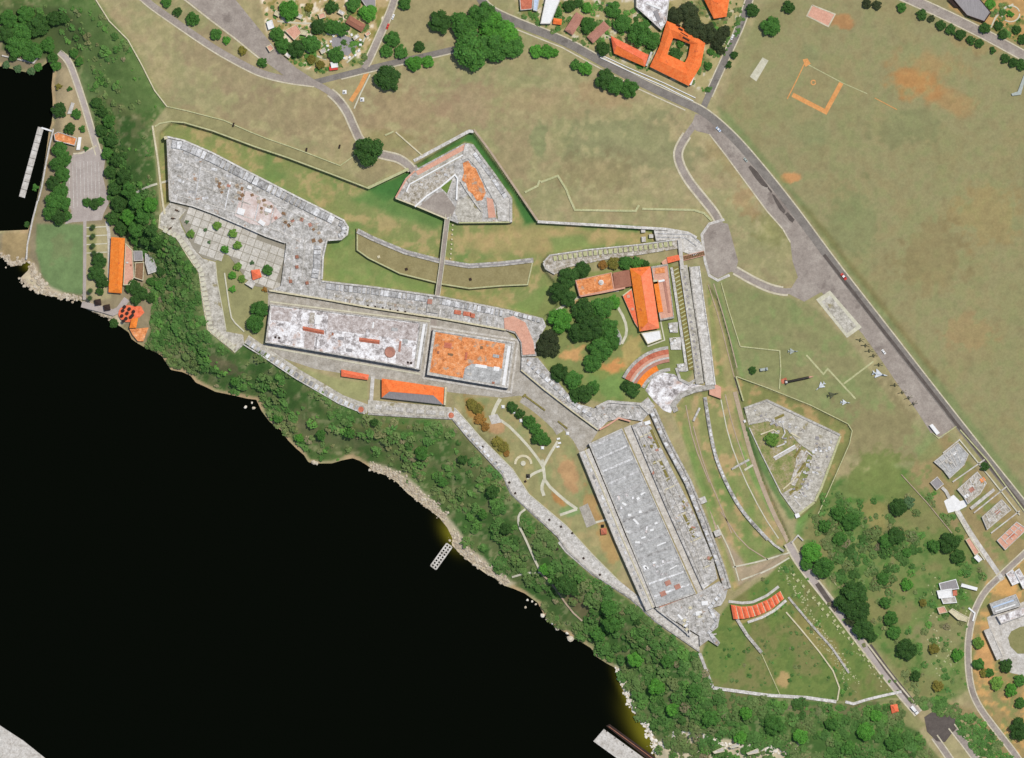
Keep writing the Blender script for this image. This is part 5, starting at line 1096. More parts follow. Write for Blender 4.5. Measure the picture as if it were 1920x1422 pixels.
# plaza slabs
pz = prism('plaza', [(322, 381), (362, 390), (400, 404), (452, 426), (500, 447), (535, 459), (530, 500), (524, 548), (503, 553), (498, 540), (472, 536), (455, 514), (425, 474), (404, 490), (380, 483), (362, 466), (350, 440), (337, 412), (350, 394)],
           ZP - .4, ZP + .34, M['joint']); pz['kind'] = 'structure'
ang = math.atan2(78, 215); ca, sa = math.cos(ang), math.sin(ang)
def inpoly(x, y, p):
    c = False
    for i in range(len(p)):
        a, b_ = p[i], p[i - 1]
        if (a[1] > y) != (b_[1] > y) and x < (b_[0] - a[0]) * (y - a[1]) / (b_[1] - a[1]) + a[0]: c = not c
    return c
PZ = [(322, 381), (362, 390), (400, 404), (452, 426), (500, 447), (535, 459), (530, 500), (524, 548), (503, 553), (498, 540), (472, 536), (455, 514), (425, 474), (404, 490), (380, 483), (366, 460), (352, 430), (340, 410), (350, 394)]
for iu in range(-2, 16):
    for iv in range(-3, 12):
        x = 330 + iu * 15.5 * ca - iv * 15.5 * sa; y = 386 + iu * 15.5 * sa + iv * 15.5 * ca
        if inpoly(x, y, PZ) and all(inpoly(x + dx, y + dy, PZ) for dx, dy in ((2, 0), (-2, 0), (0, 2), (0, -2))):
            block('paving_slab', x, y, ZP + .3, 14.3, 14.3, .14 + .04 * random.random(), M['slab'], -ang, pz)
# ------------------------------------------------------------------ buildings
def flat(name, label, poly, h, roof, wallm='concrete', cat='house', z0=ZP, parapet=True, extras=()):
    cx = sum(p[0] for p in poly) / len(poly); cy = sum(p[1] for p in poly) / len(poly)
    root = empty(name, cx, cy, z0, label, cat)
    prism('wall', poly, z0 - .6, z0 + h - .02, M[wallm], root)
    ins = [(cx + (p[0] - cx) * .93, cy + (p[1] - cy) * .93) for p in poly]
    rf = prism('roof', ins, z0 + h - .4, z0 + h + .06, M[roof], root)
    if parapet:
        q = [(cx + (p[0] - cx) * .96, cy + (p[1] - cy) * .96) for p in poly]
        wall('parapet', q, 1.3, z0 + h - .4, z0 + h + .6, M[wallm], root, closed=True)
    for x, y, w, d, hh, mt, r_ in extras: block('roof_box', x, y, z0 + h, w, d, hh, M[mt], r_, rf)
    return root
def gable(name, label, a, b_, w, zw, zr, mat, wallm='cream', cat='house', z0=ZP, over=0):
    """a gabled house: ridge from a to b, full width w"""
    ax, ay = a; bx, by = b_; d = math.hypot(bx - ax, by - ay); nx, ny = -(by - ay) / d * w / 2, (bx - ax) / d * w / 2
    e = [(ax + nx, ay + ny), (bx + nx, by + ny), (bx - nx, by - ny), (ax - nx, ay - ny)]
    mx, my = (bx - ax) / d, (by - ay) / d
    i = min(w * .3, d * .3)
    return hip(name, label, e, [(ax + mx * i, ay + my * i), (bx - mx * i, by - my * i)], zw, zr, (mat,) * 4, wallm, cat, z0)

# hall group in the wooded bastion
hip('hipped_hall', 'large hall with bright orange hipped roof in the wooded bastion', [(1181, 504), (1219, 500), (1236, 616), (1199, 622)], [(1202, 518), (1215, 604)], 6, 9.4, ('tile', 'tile_sunlit', 'tile_sunlit', 'tile_yellow'), 'cream')
hip('brown_roof_wing', 'wing with dark brown roof joined to the left of the orange hall', [(1149, 512), (1180, 506), (1184, 537), (1152, 543)], [(1155, 520), (1178, 515)], 5, 5.8, ('roof_brown',) * 4, 'salmon')
q = flat('terrace_wing', 'flat orange terrace wing with a white roof lantern left of the brown roof', [(1078, 526), (1147, 511), (1152, 543), (1086, 556)], 5, 'roof_soil', 'salmon', 'building')
lv = [(1127, 530)]
ring = [(1127 + 5 * math.cos(k * math.pi / 4), 530 + 5 * math.sin(k * math.pi / 4)) for k in range(8)]
prism('lantern', ring, ZP + 5, ZP + 6.4, M['white'], q)
prism('lantern_cap', [(1127 + 3.4 * math.cos(k * math.pi / 4), 530 + 3.4 * math.sin(k * math.pi / 4)) for k in range(8)], ZP + 6.4, ZP + 7.2, M['concrete'], q)
wall('edge_band', [(1088, 556), (1128, 549), (1172, 540)], 3, ZP + 3, ZP + 5.3, M['salmon'], q)
flat('lean_to', 'triangular red lean-to along the left side of the orange hall', [(1167, 554), (1184, 541), (1198, 618), (1190, 606)], 3.6, 'tile_red', 'cream', 'annex', parapet=False,
     extras=((1178, 556, 6, 6, .5, 'salmon', 0), (1186, 580, 5, 5, .4, 'salmon', 0)))
flat('deck_wing', 'long pinkish flat roof wing right of the orange hall', [(1221, 500), (1252, 495), (1264, 597), (1238, 602)], 4, 'salmon', 'stone_light', 'building',
     extras=((1234, 557, 9, 58, .9, 'tile_yellow', .16), (1250, 556, 5, 62, .5, 'roof_pink', .16), (1240, 527, 12, 4, 1.2, 'white', .2), (1229, 529, 8, 8, .9, 'cream', .2), (1237, 508, 18, 10, .4, 'roof_soil', .1)))
flat('white_pavilion', 'pavilion with clean white roof at the lower end of the orange hall', [(1202, 625), (1238, 619), (1241, 636), (1214, 646)], 3.8, 'white', 'cream', 'building')
wall('pavilion_walk', [(1236, 588), (1241, 614), (1246, 638), (1214, 650)], 2.5, ZP, ZP + .6, M['path'])['kind'] = 'structure'
flat('half_round_court', 'half-round grey walled court right of the big bastion trees', [(1150, 612), (1160, 620), (1166, 634), (1164, 646), (1152, 652), (1146, 646), (1142, 622)], 1.2, 'roof_grey', 'concrete', 'court')
hip('plaza_pavilion', 'square pavilion with pyramidal orange roof among plaza trees', [(471, 507), (487, 505), (491, 520), (474, 526)], [(480, 514), (481.5, 515)], 3, 5, ('tile_red',) * 4, 'cream', 'pavilion')
flat('garden_hut', 'white flat hut beside the orange square pavilion', [(460, 532), (470, 524), (479, 530), (474, 541)], 2.6, 'concrete', 'concrete', 'hut')
hip('red_hut', 'small dark red hut on the grass beside the slanting barracks', [(1126, 991), (1137, 990), (1138, 1002), (1127, 1003)], [(1131, 995), (1133, 999)], 2.6, 4, ('brickred',) * 4, 'cream', 'hut')
tag(block('black_block', 1130, 986.5, ZP, 5, 5, 2, M['rubber'], 0), 'black block beside the small dark red hut', 'tank')  # plain black box just above the red hut
# curved orange building, one tiled gable for each bay
cb = empty('curved_gallery', 1418, 1138, ZP, 'curved gallery with a row of small orange tiled gables', 'building')
TOPE = [(1370, 1134), (1392, 1138), (1412, 1136), (1440, 1124), (1463, 1108)]; BOTE = [(1375, 1161), (1398, 1160), (1422, 1154), (1447, 1142), (1470, 1122)]
prism('wall', TOPE + BOTE[::-1], ZP - 3, ZP + 3.2, M['cream'], cb)
tp = [p for p, a in along(TOPE, 10)]; bt = [p for p, a in along(BOTE, 10)]
te = densify(TOPE, 1.0); be = densify(BOTE, 1.0)
pick = lambda arr, f: arr[min(len(arr) - 1, max(0, int(f * (len(arr) - 1))))]
for k in range(10):
    a0, a1 = pick(te, k / 10 + .006), pick(te, (k + 1) / 10 - .006); b0, b1 = pick(be, k / 10 + .006), pick(be, (k + 1) / 10 - .006)
    am = ((a0[0] + a1[0]) / 2 + 1.2, (a0[1] + a1[1]) / 2 + 4); bm_ = ((b0[0] + b1[0]) / 2, (b0[1] + b1[1]) / 2)
    v = [W2(a0) + (ZP + 3.3,), W2(a1) + (ZP + 3.3,), W2(b1) + (ZP + 3.3,), W2(b0) + (ZP + 3.3,), W2(am) + (ZP + 4.6,), W2(bm_) + (ZP + 4.8,)]
    mk('roof_bay', v, fix_up(v, [(0, 3, 5, 4), (1, 4, 5, 2), (0, 4, 1), (2, 5, 3)]), M['tile_red'], cb)
tag(wall('gallery_terrace', [(1366, 1128), (1392, 1131), (1412, 1129), (1438, 1117), (1460, 1100)], 5, ZP - 1, ZP + 1, M['concrete']), 'pale terrace strip above the row of orange gables', 'terrace')
tag(wall('gallery_terrace', [(1402, 1167), (1428, 1158), (1452, 1145), (1474, 1126)], 5, ZP - 1, ZP + .8, M['stone_light']), 'pale terrace strip below the row of orange gables', 'terrace')
# quay restaurant group
hip('quay_restaurant', 'long quayside restaurant with bright orange roof above the lawn', [(206, 444), (232, 446), (226, 550), (201, 548)], [(222, 452), (219, 540)], 4, 6.6, ('tile_yellow',) * 4, 'cream', 'restaurant', ZL)
flat('restaurant_wing', 'pale orange rear wing of the quayside restaurant', [(233, 455), (246, 468), (249, 520), (240, 535), (229, 535)], 3.6, 'salmon', 'cream', 'annex', ZL, extras=((236, 492, 5, 3, .6, 'concrete', 0), (243, 497, 3, 3, .5, 'roof_brown', 0)))
flat('timber_kitchen', 'brown boarded kitchen roof behind the quayside restaurant', [(251, 492), (268, 491), (266, 526), (250, 521)], 3.4, 'timber', 'cream', 'annex', ZL)
flat('grey_store', 'small blue-grey store roof above the brown kitchen roof', [(248, 470), (264, 470), (266, 488), (249, 489)], 3.2, 'metal', 'concrete', 'store', ZL)
flat('grey_store', 'pale grey angular store roof right of the brown kitchen roof', [(270, 474), (284, 482), (294, 508), (276, 514), (270, 492)], 3.2, 'roof_grey', 'concrete', 'store', ZL)
rt = empty('round_terrace', 241, 588, ZL, 'round red dining terrace at the water edge', 'terrace')
ring = [(238 + 19 * math.cos(k * math.pi / 9), 588 + 16 * math.sin(k * math.pi / 9)) for k in range(18)]
prism('deck', ring, ZL - 4, ZL + .5, M['tile_red'], rt)
prism('deck_wing', [(248, 574), (262, 574), (268, 586), (258, 596), (250, 592)], ZL - 2, ZL + .62, M['tile_red'], rt)
hip('terrace_kiosk', 'small bright orange kiosk roof below the round red terrace', [(244, 598), (257, 595), (253, 615), (240, 615)], [(250, 601), (247, 610)], 3, 4.2, ('tile_yellow',) * 4, 'cream', 'kiosk', ZL)
tag(prism('timber_deck', [(240, 616), (256, 616), (276, 614), (266, 640), (256, 640), (246, 628)], -2, ZL + .4, M['roof_soil']), 'brown orange deck below the round red terrace', 'deck')
def umbrella(x, y, z, r, label, mat, group=None):
    root = empty('parasol', x, y, z, label, 'parasol', group); n = 8
    v = [(0, 0, 2.9)] + [(r * math.cos(k * math.pi / 4), r * math.sin(k * math.pi / 4), 2.3) for k in range(n)]
    me = bpy.data.meshes.new('canopy'); me.from_pydata(v, [], [(0, k + 1, (k + 1) % n + 1) for k in range(n)]); me.materials.append(mat)
    o = bpy.data.objects.new('canopy', me); COL.objects.link(o); o.parent = root
    o = bpy.data.objects.new('pole', boxmesh(.12, .12, 2.8, M['timber'])); COL.objects.link(o); o.parent = root
for k, (x, y) in enumerate(((226, 592), (228, 582), (229, 602), (231, 575), (234, 597), (236, 587), (240, 579), (243, 594), (246, 591), (248, 584))):
    umbrella(x, y, ZL + .5, 1.5, ORD[k] + ' small dark parasol from the left on the round red terrace', M['shade_cloth'], 'dark parasols on the round red terrace')
for x, y, l_ in ((181, 567, 'left dark square gazebo on the waterside walk'), (198, 577, 'right dark square gazebo on the waterside walk')):
    hip('gazebo', l_, [(x - 7, y - 5), (x + 5, y - 7), (x + 7, y + 4), (x - 5, y + 6)], [(x - .6, y), (x + .6, y)], 2.6, 3.8, ('shade_cloth',) * 4, 'timber', 'gazebo', ZL)
flat('landing_kiosk', 'orange tiled landing building beside the floating pier', [(98, 250), (106, 246), (142, 258), (138, 272), (100, 262)], 3, 'roof_soil', 'concrete', 'building', ZL)
flat('landing_wall', 'thin white block at the right end of the landing building', [(144, 256), (150, 256), (147, 280), (140, 280)], 1.5, 'white', 'white', 'block', ZL, parapet=False)
flat('landing_wall', 'pale slanting block on the bank above the landing building', [(131, 190), (137, 192), (131, 212), (123, 212)], 1.5, 'concrete', 'concrete', 'block', ZL, parapet=False)
# village roofs, top
flat('village_house', 'house with plain white roof at the top beside a brick roof', [(1024, -6), (1053, -6), (1032, 46), (1013, 46)], 4, 'white', 'concrete')
flat('village_house', 'brick-red flat roof at the top edge left of the white roof', [(974, -6), (1000, -6), (998, 18), (976, 20)], 3.6, 'brickred', 'concrete')
flat('village_house', 'narrow pale blue roof between the brick roof and the white roof', [(1001, -6), (1012, -6), (1007, 22), (1000, 20)], 3.4, 'blue', 'concrete')
gable('village_house', 'tiny orange roof beside the white roof', (1037, 40), (1053, 42), 11, 3, 4, 'tile')
gable('village_house', 'pinkish brown gabled roof left of the rounded street tree', (1066, 62), (1088, 28), 18, 3.6, 5.2, 'roof_pink')
gable('village_house', 'pinkish brown gabled roof right of the rounded street tree', (1106, 76), (1138, 46), 17, 3.6, 5.2, 'roof_pink')
flat('village_house', 'large pale grey flat complex at the top centre', [(1192, -6), (1256, -6), (1250, 40), (1240, 58), (1214, 34), (1192, 14)], 5, 'roof_white', 'concrete',
     extras=((1225, 12, 30, 4, .8, 'white', -.4), (1232, 30, 8, 20, .8, 'metal', .4), (1240, 46, 8, 8, 1, 'white', .4)))
hip('village_house', 'bright orange hipped roof at the top beside the dark conifers', [(1310, -20), (1370, -20), (1362, 32), (1338, 36)], [(1332, 0), (1346, 8)], 5, 8, ('tile',) * 4)
hip('village_house', 'long orange roof on the left of the courtyard building', [(1145, 68), (1216, 104), (1209, 126), (1151, 101)], [(1156, 86), (1204, 112)], 5, 7.5, ('tile_red', 'tile_red', 'tile', 'tile_red'))
cy = empty('courtyard_building', 1275, 100, ZP, 'large orange tiled building around a planted courtyard', 'building')
OU = [(1250, 40), (1274, 50), (1322, 82), (1314, 124), (1291, 162), (1218, 126), (1236, 88)]; IN = [(1262, 72), (1270, 74), (1294, 84), (1290, 106), (1284, 118), (1251, 103), (1256, 88)]
n = len(OU); MID = [((a[0] + b_[0]) / 2, (a[1] + b_[1]) / 2) for a, b_ in zip(OU, IN)]
for k in range(n):
    j = (k + 1) % n
    prism('wall', [OU[k], OU[j], IN[j], IN[k]], ZP - .5, ZP + 5.4, M['cream'], cy)
    for A, B, mt in ((OU, MID, 'tile'), (MID, IN, 'tile_red')):
        za, zb = (5.5, 8.3) if A is OU else (8.3, 5.5)
        v = [W2(A[k]) + (ZP + za,), W2(A[j]) + (ZP + za,), W2(B[j]) + (ZP + zb,), W2(B[k]) + (ZP + zb,)]
        mk('roof_slope', v, fix_up(v, [(0, 1, 2, 3)]), M['tile'], cy)
for x, y, w, d, r_ in ((1272, 48, 8, 3, -.5), (1276, 56, 9, 3, -.5), (1282, 66, 16, 3, -.5), (1286, 74, 14, 3, -.5)): block('dormer', x, y, ZP + 5.5, w, d, 2.4, M['shade_cloth'], r_, cy)
wall('side_gallery', [(1305, 130), (1294, 160)], 4, ZP, ZP + 4, M['white'], cy); wall('side_gallery', [(1222, 98), (1212, 124)], 4, ZP, ZP + 3.5, M['concrete'], cy)
awall('street_railing', [(1125, 108), (1180, 134), (1240, 160), (1300, 190)], 1.6, 1.1, 'white', 'white railing along the main road below the orange roofs', cat='railing', top=ZP + 1.1)
awall('street_railing', [(1128, 104), (1182, 129), (1243, 155), (1304, 184)], 1.4, 1.1, 'white', 'inner white railing parallel to the roadside railing', cat='railing', top=ZP + 1.0)
gable('village_house', 'small brown orange gabled roof beside the village lane', (652, 36), (682, 54), 16, 3, 4.4, 'roof_brown')
flat('village_house', 'tan flat roof among the trees left of the grey pool', [(534, 58), (556, 46), (566, 62), (552, 76)], 3, 'salmon', 'cream')
flat('village_house', 'grey roof at the top edge above the village trees', [(672, -8), (704, -8), (704, 14), (690, 18)], 3.4, 'metal', 'concrete')
flat('village_house', 'small white hut at the left edge of the village', [(500, 42), (510, 38), (514, 52), (504, 56)], 2.8, 'white', 'white', 'hut')
flat('village_house', 'small white hut at the lower edge of the village', [(620, 118), (632, 116), (634, 126), (622, 128)], 2.8, 'white', 'white', 'hut')
flat('village_house', 'tan roof at the left of the village beside the avenue', [(500, 88), (508, 84), (514, 92), (506, 98)], 2.8, 'salmon', 'cream', 'hut')
for k, (x, y, w, d, r_, mt, l_) in enumerate(((560, 30, 14, 8, .4, 'concrete', 'pale flat hut right of the brightest village tree'), (604, 30, 12, 9, -.3, 'salmon', 'tan flat hut in the upper middle of the village'), (640, 24, 12, 7, .5, 'roof_white', 'white flat hut left of the brown gabled roof'), (570, 62, 12, 8, .2, 'cream', 'cream flat hut in the middle of the village'), (606, 96, 10, 8, -.5, 'concrete', 'pale hut left of the grey pool'), (540, 104, 10, 7, .6, 'roof_white', 'white hut below the two tree clumps of the village'), (668, 70, 12, 6, -.6, 'roof_white', 'white hut right of the grey pool'), (690, 64, 9, 6, -.6, 'salmon', 'tan hut beside the village lane'), (520, 26, 10, 8, .5, 'cream', 'cream hut at the upper left of the village'))):
    c_, s_ = math.cos(r_), math.sin(r_)
    flat('village_house', l_, [(x + u * w / 2 * c_ - v * d / 2 * s_, y + u * w / 2 * s_ + v * d / 2 * c_) for u, v in ((-1, -1), (1, -1), (1, 1), (-1, 1))], 2.6, mt, 'cream', 'hut')
for p in ([(505, 60), (540, 80), (580, 100), (612, 112)], [(600, 60), (620, 66), (640, 62)], [(560, 50), (590, 70), (612, 90)], [(690, 60), (670, 100), (650, 118)], [(520, 40), (560, 44), (600, 44), (640, 40)]): strip('village_path', p, 3, ZR + .01 + .01 * len(p), M['path'], kind='structure', sm=1)
tag(prism('red_awning', [(617, 126), (632, 124), (634, 131), (618, 133)], ZP, ZP + 2.6, M['red']), 'red awning at the roadside below the village', 'awning')
for k in range(16):
    a = 2 * math.pi * k / 16
    tag(block('pool_stone', 646 + 30 * math.cos(a) + random.uniform(-2, 2), 86 + 24 * math.sin(a) + random.uniform(-2, 2), ZP, random.choice((4, 5)), 4, 1.0, M['white'], a), ORD[k] + ' pale boulder counting clockwise from the right in the village pool ring', 'boulder', 'boulders around the village pool')
flat('village_house', 'dark grey roof at the top right beside the street', [(1778, -10), (1830, -10), (1858, 24), (1846, 42), (1812, 30)], 4, 'metal', 'shade_cloth')
flat('village_house', 'dark brown shed roof left of the dark grey roof', [(1776, 0), (1800, 2), (1812, 16), (1790, 14)], 3, 'shade_cloth', 'shade_cloth', 'shed', parapet=False)
wall('ring_kerb', [(1895 + 17 * math.cos(a), 26 + 15 * math.sin(a)) for a in np.linspace(0, 6.0, 24)], 2.5, ZP, ZP + .35, M['path'])['kind'] = 'structure'
wall('curved_path', [(1858, 52), (1866, 34), (1880, 18), (1900, 8)], 3, ZP, ZP + .3, M['path'])['kind'] = 'structure'
tag(prism('backstop', [(1908, 172), (1920, 140), (1924, 142), (1914, 178), (1898, 180), (1896, 176)], ZP, ZP + 1.6, M['grey_paint']), 'grey green backstop screen at the right edge of the field', 'backstop')
# ruined houses, right
def ruin(label, poly, mat, walls=(), extras=()):
    r_ = flat('ruined_house', label, poly, 2.6, mat, 'concrete', 'ruin')
    n_ = len(poly); A0, A1 = poly[0], poly[1]; B0, B1 = poly[n_ // 2 + (1 if n_ > 4 else 1)], poly[n_ // 2]
    for q in (.2, .42, .64, .84):
        a_ = (A0[0] + (A1[0] - A0[0]) * q, A0[1] + (A1[1] - A0[1]) * q); b_ = (B0[0] + (B1[0] - B0[0]) * q, B0[1] + (B1[1] - B0[1]) * q)
        wall('inner_wall', [a_, (a_[0] + (b_[0] - a_[0]) * .8, a_[1] + (b_[1] - a_[1]) * .8)], 1.5, ZP + 2.3, ZP + 3.1, M['concrete'], r_)
    for p in walls: wall('inner_wall', p, 1.8, ZP + 2.3, ZP + 3.2, M['concrete'], r_)
    for x, y, w, d, mt in extras: block('roof_patch', x, y, ZP + 2.6, w, d, .5, M[mt], .6, r_)
ruin('roofless grey house nearest the lower end of the apron', [(1750, 866), (1796, 830), (1816, 852), (1808, 872), (1780, 898), (1768, 882)], 'roof_grey', ([(1760, 872), (1795, 845)], [(1775, 852), (1792, 876)]), ((1782, 868, 7, 5, 'rubble'), (1790, 850, 9, 5, 'white'), (1774, 866, 5, 6, 'rubble')))
ruin('roofless brown house with an orange patch beside the road', [(1794, 918), (1832, 884), (1850, 906), (1838, 926), (1814, 946), (1806, 932)], 'rubble', ([(1806, 922), (1838, 896)], [(1818, 900), (1828, 918)]), ((1842, 900, 10, 8, 'roof_soil'), (1822, 918, 12, 8, 'roof_pink'), (1812, 930, 9, 6, 'white')))
ruin('roofless brown house behind the long white wall', [(1840, 970), (1878, 936), (1896, 956), (1850, 994)], 'rubble', ([(1852, 975), (1886, 946)],), ((1870, 960, 10, 6, 'roof_pink'), (1856, 975, 8, 5, 'concrete')))
ruin('salmon roofless house at the right edge below the main road', [(1868, 1014), (1906, 978), (1926, 992), (1884, 1032)], 'salmon', ([(1884, 1014), (1912, 988)],), ((1896, 1004, 12, 6, 'brickred'),))
for k, p in enumerate(([(1768, 850), (1800, 824)], [(1786, 904), (1846, 862)], [(1826, 962), (1888, 912)], [(1858, 1000), (1912, 958)], [(1800, 826), (1860, 900), (1912, 966)], [(1790, 958), (1826, 1020), (1846, 1050)])):
    tag(wall('parcel_wall', p, 2.4, ZP - .3, ZP + 1.3, M['concrete' if k < 4 else 'path']), ('first', 'second', 'third', 'fourth')[k] + ' pale cross wall from the top between the ruined houses' if k < 4 else ('long pale wall running behind the ruined houses beside the road', 'pale wall along the left of the ruin lane')[k - 4], 'wall')
flat('ruin_shed', 'small square grey shed at the left of the ruined houses', [(1744, 905), (1757, 894), (1769, 908), (1756, 919)], 2.4, 'metal', 'concrete', 'shed')
tag(wall('ruin_long_wall', [(1820, 954), (1864, 918)], 6, ZP - .5, ZP + 2, M['concrete']), 'long white wall between the roofless brown houses', 'wall')
tag(wall('ruin_long_wall', [(1766, 914), (1774, 922), (1780, 934)], 6, ZP - .5, ZP + 1.6, M['concrete']), 'short white wall beside the square grey shed', 'wall')
flat('bus_shelter', 'narrow white shelter at the lower end of the apron', [(1742, 798), (1748, 795), (1762, 812), (1756, 816)], 2.6, 'white', 'white', 'shelter', parapet=False)
flat('estate_house', 'tan narrow roof beside the pale lane below the ruined houses', [(1810, 1012), (1818, 1008), (1836, 1036), (1828, 1042)], 2.8, 'salmon', 'cream')
flat('estate_house', 'tiny white roof beside the pale lane', [(1826, 1045), (1832, 1040), (1841, 1049), (1835, 1054)], 2.6, 'white', 'white', 'hut')
flat('estate_house', 'grey flat roof in the cluster of white houses at lower right', [(1760, 1094), (1792, 1086), (1798, 1104), (1764, 1108)], 3.2, 'metal', 'white')
flat('estate_house', 'bright white flat roof in the cluster of houses at lower right', [(1756, 1108), (1784, 1104), (1786, 1120), (1760, 1122)], 3.0, 'white', 'white', extras=((1790, 1112, 8, 10, 1, 'brickred', .1),))
flat('estate_house', 'long narrow white roof right of the white house cluster', [(1803, 1094), (1833, 1102), (1831, 1108), (1801, 1100)], 2.8, 'white', 'white', parapet=False)
flat('estate_house', 'pale pink small roof left of the cream oval roof', [(1757, 1140), (1770, 1137), (1776, 1148), (1761, 1151)], 2.6, 'salmon', 'cream', 'hut')
flat('estate_house', 'long rounded cream roof below the white house cluster', [(1778, 1146), (1785, 1141), (1800, 1150), (1816, 1158), (1812, 1166), (1796, 1162)], 2.8, 'cream', 'cream')
flat('estate_house', 'white house with stacked roofs in the cluster at lower right', [(1764, 1122), (1790, 1118), (1794, 1130), (1768, 1132)], 2.4, 'concrete', 'white')
flat('grandstand', 'pale grey grandstand roof at the right edge above the oval lawn', [(1854, 1132), (1904, 1114), (1914, 1136), (1862, 1152)], 6, 'roof_grey', 'concrete', 'grandstand', extras=((1880, 1132, 42, 3, .5, 'blue', .33), (1884, 1140, 40, 2.5, .5, 'white', .33)))
flat('grandstand', 'low white roof between the grandstand and the oval lawn', [(1868, 1156), (1924, 1136), (1930, 1150), (1876, 1170)], 3.4, 'roof_white', 'concrete', 'building')
flat('estate_house', 'grey white roof at the right edge beside the estate road bend', [(1886, 1076), (1898, 1068), (1912, 1092), (1898, 1098)], 3, 'roof_white', 'white')
flat('grandstand', 'long narrow pale roof left of the oval lawn', [(1844, 1182), (1856, 1178), (1880, 1232), (1869, 1238)], 4, 'concrete', 'concrete', 'building')
flat('grandstand', 'white angled roof at the right edge above the grandstand', [(1902, 1072), (1910, 1066), (1930, 1100), (1918, 1104)], 4, 'roof_white', 'white', 'building')
hip('gate_lodge', 'small lodge with red roof beside the lower road end', [(1669, 1322), (1682, 1320), (1685, 1334), (1672, 1338)], [(1675, 1326), (1678, 1332)], 3, 4.6, ('tile_red',) * 4, 'cream', 'lodge')
for x, y, w, d, r_, l_ in ((1348, 1408, 22, 12, .4, 'pale shore hut furthest left at the bottom edge'), (1378, 1398, 20, 12, .5, 'pale shore hut in the middle at the bottom edge'), (1412, 1410, 24, 12, .3, 'pale shore hut furthest right at the bottom edge')):
    z_ = H(x, y)
    flat('shore_hut', l_, [(x - w / 2, y + 3), (x + w / 2 - 2, y - d / 2), (x + w / 2, y + 2), (x - w / 2 + 3, y + d / 2)], 2.6, 'concrete', 'cream', 'hut', z_ + .5)

# ------------------------------------------------------------------ piers and rocks
fp = empty('floating_pier', 55, 303, 0, 'long white floating pier at the left edge of the harbour', 'pier')
for k in range(9):
    t_ = (k + .5) / 9; block('pontoon', 73 - 36 * t_, 237 + 132 * t_, -.5, 14.6, 11.5, 1.4, M['concrete'], math.atan2(-132, -36), fp)
wall('gangway', [(74, 238), (84, 241), (96, 245)], 3, .4, 1.4, M['white'], fp)
lp = empty('ladder_jetty', 826, 1044, 0, 'narrow jetty with two rows of open bays on the dark water', 'jetty')
A = (842, 1024); B = (812, 1066); dx, dy = (B[0] - A[0]), (B[1] - A[1]); d = math.hypot(dx, dy); nx, ny = -dy / d, dx / d
for off in (-6, 0, 6): wall('beam', [(A[0] + nx * off, A[1] + ny * off), (B[0] + nx * off, B[1] + ny * off)], 2.8, -2, 1.2, M['concrete'], lp)
for k in range(10):
    t_ = k / 9; c = (A[0] + dx * t_, A[1] + dy * t_); wall('cross_beam', [(c[0] - nx * 6, c[1] - ny * 6), (c[0] + nx * 6, c[1] + ny * 6)], 2.4, -2, 1.1, M['concrete'], lp)
qy = empty('concrete_quay', 1160, 1400, 0, 'broad pale concrete quay at the bottom of the harbour', 'quay')
prism('deck', [(1133, 1370), (1113, 1393), (1170, 1434), (1240, 1490), (1260, 1462)], -5, 1.8, M['concrete'], qy)
for k in range(5): block('bollard', 1138 + 16 * k, 1374 + 13 * k, 1.8, 2, 2, .6, M['shade_cloth'], 0, qy)
bg_ = empty('moored_barge', 1190, 1395, 0, 'long dark narrow barge moored beside the concrete quay', 'barge')
prism('hull', [(1137, 1364), (1144, 1361), (1220, 1416), (1290, 1470), (1284, 1478), (1212, 1424)], -.8, 1.3, M['shade_cloth'], bg_)
wall('rail', [(1142, 1365), (1216, 1419), (1284, 1472)], 1.3, 1.2, 1.9, M['roof_brown'], bg_)
prism('corner_quay', [(-20, 1352), (0, 1366), (40, 1392), (80, 1424), (120, 1460), (-20, 1460)], -5, 1.8, M['concrete'])
tag(bpy.data.objects['corner_quay'], 'pale concrete quay corner at the bottom left', 'quay')
def rock_mesh(seed):
    r = np.random.default_rng(seed); v = []; f = []; n, m_ = 7, 4
    for i in range(m_):
        rr = (1.0, .92, .68, .3)[i]; zz = (-.5, .1, .45, .62)[i]
        for k in range(n):
            a = 2 * math.pi * k / n; q = rr * (1 + r.uniform(-.25, .25)); v.append((q * math.cos(a), q * math.sin(a), zz + r.uniform(-.08, .08)))
    for i in range(m_ - 1):
        for k in range(n): f.append((i * n + k, i * n + (k + 1) % n, (i + 1) * n + (k + 1) % n, (i + 1) * n + k))
    f.append(tuple(range((m_ - 1) * n, m_ * n)))
    me = bpy.data.meshes.new('rock'); me.from_pydata(v, [], f); me.materials.append(M['rock']); return me
RM = [rock_mesh(s) for s in range(5)]
def rock(x, y, r_, label, group):
    o = bpy.data.objects.new('shore_rock', random.choice(RM)); COL.objects.link(o); o.location = (X(x), Yy(y), max(-.1, H(x, y)))
    o.scale = (r_, r_ * random.uniform(.7, 1), r_ * .8); o.rotation_euler = (0, 0, random.uniform(0, 6)); tag(o, label, 'rock', group)
for k, (x, y, r_) in enumerate(((989, 1127, 1.2), (998, 1130, 1.0), (1005, 1135, 1.1), (985, 1141, 1.2), (1018, 1157, 2.2), (1028, 1164, 2.4), (1036, 1170, 1.8), (1045, 1181, 2.6), (1070, 1200, 3.2), (1064, 1190, 1.6))):
    rock(x, y, r_, ORD[k] + ' pale offshore rock from the left below the footpath cove', 'offshore rocks below the footpath')
for k, (x, y, r_) in enumerate(((458, 764, 1.5), (474, 766, 1.7), (470, 756, 1.2), (586, 868, 2.4), (592, 869, 2.0), (692, 882, 1.6))):
    rock(x, y, r_, ORD[k] + ' pale rock from the left along the upper harbour shore', 'rocks along the upper shore')
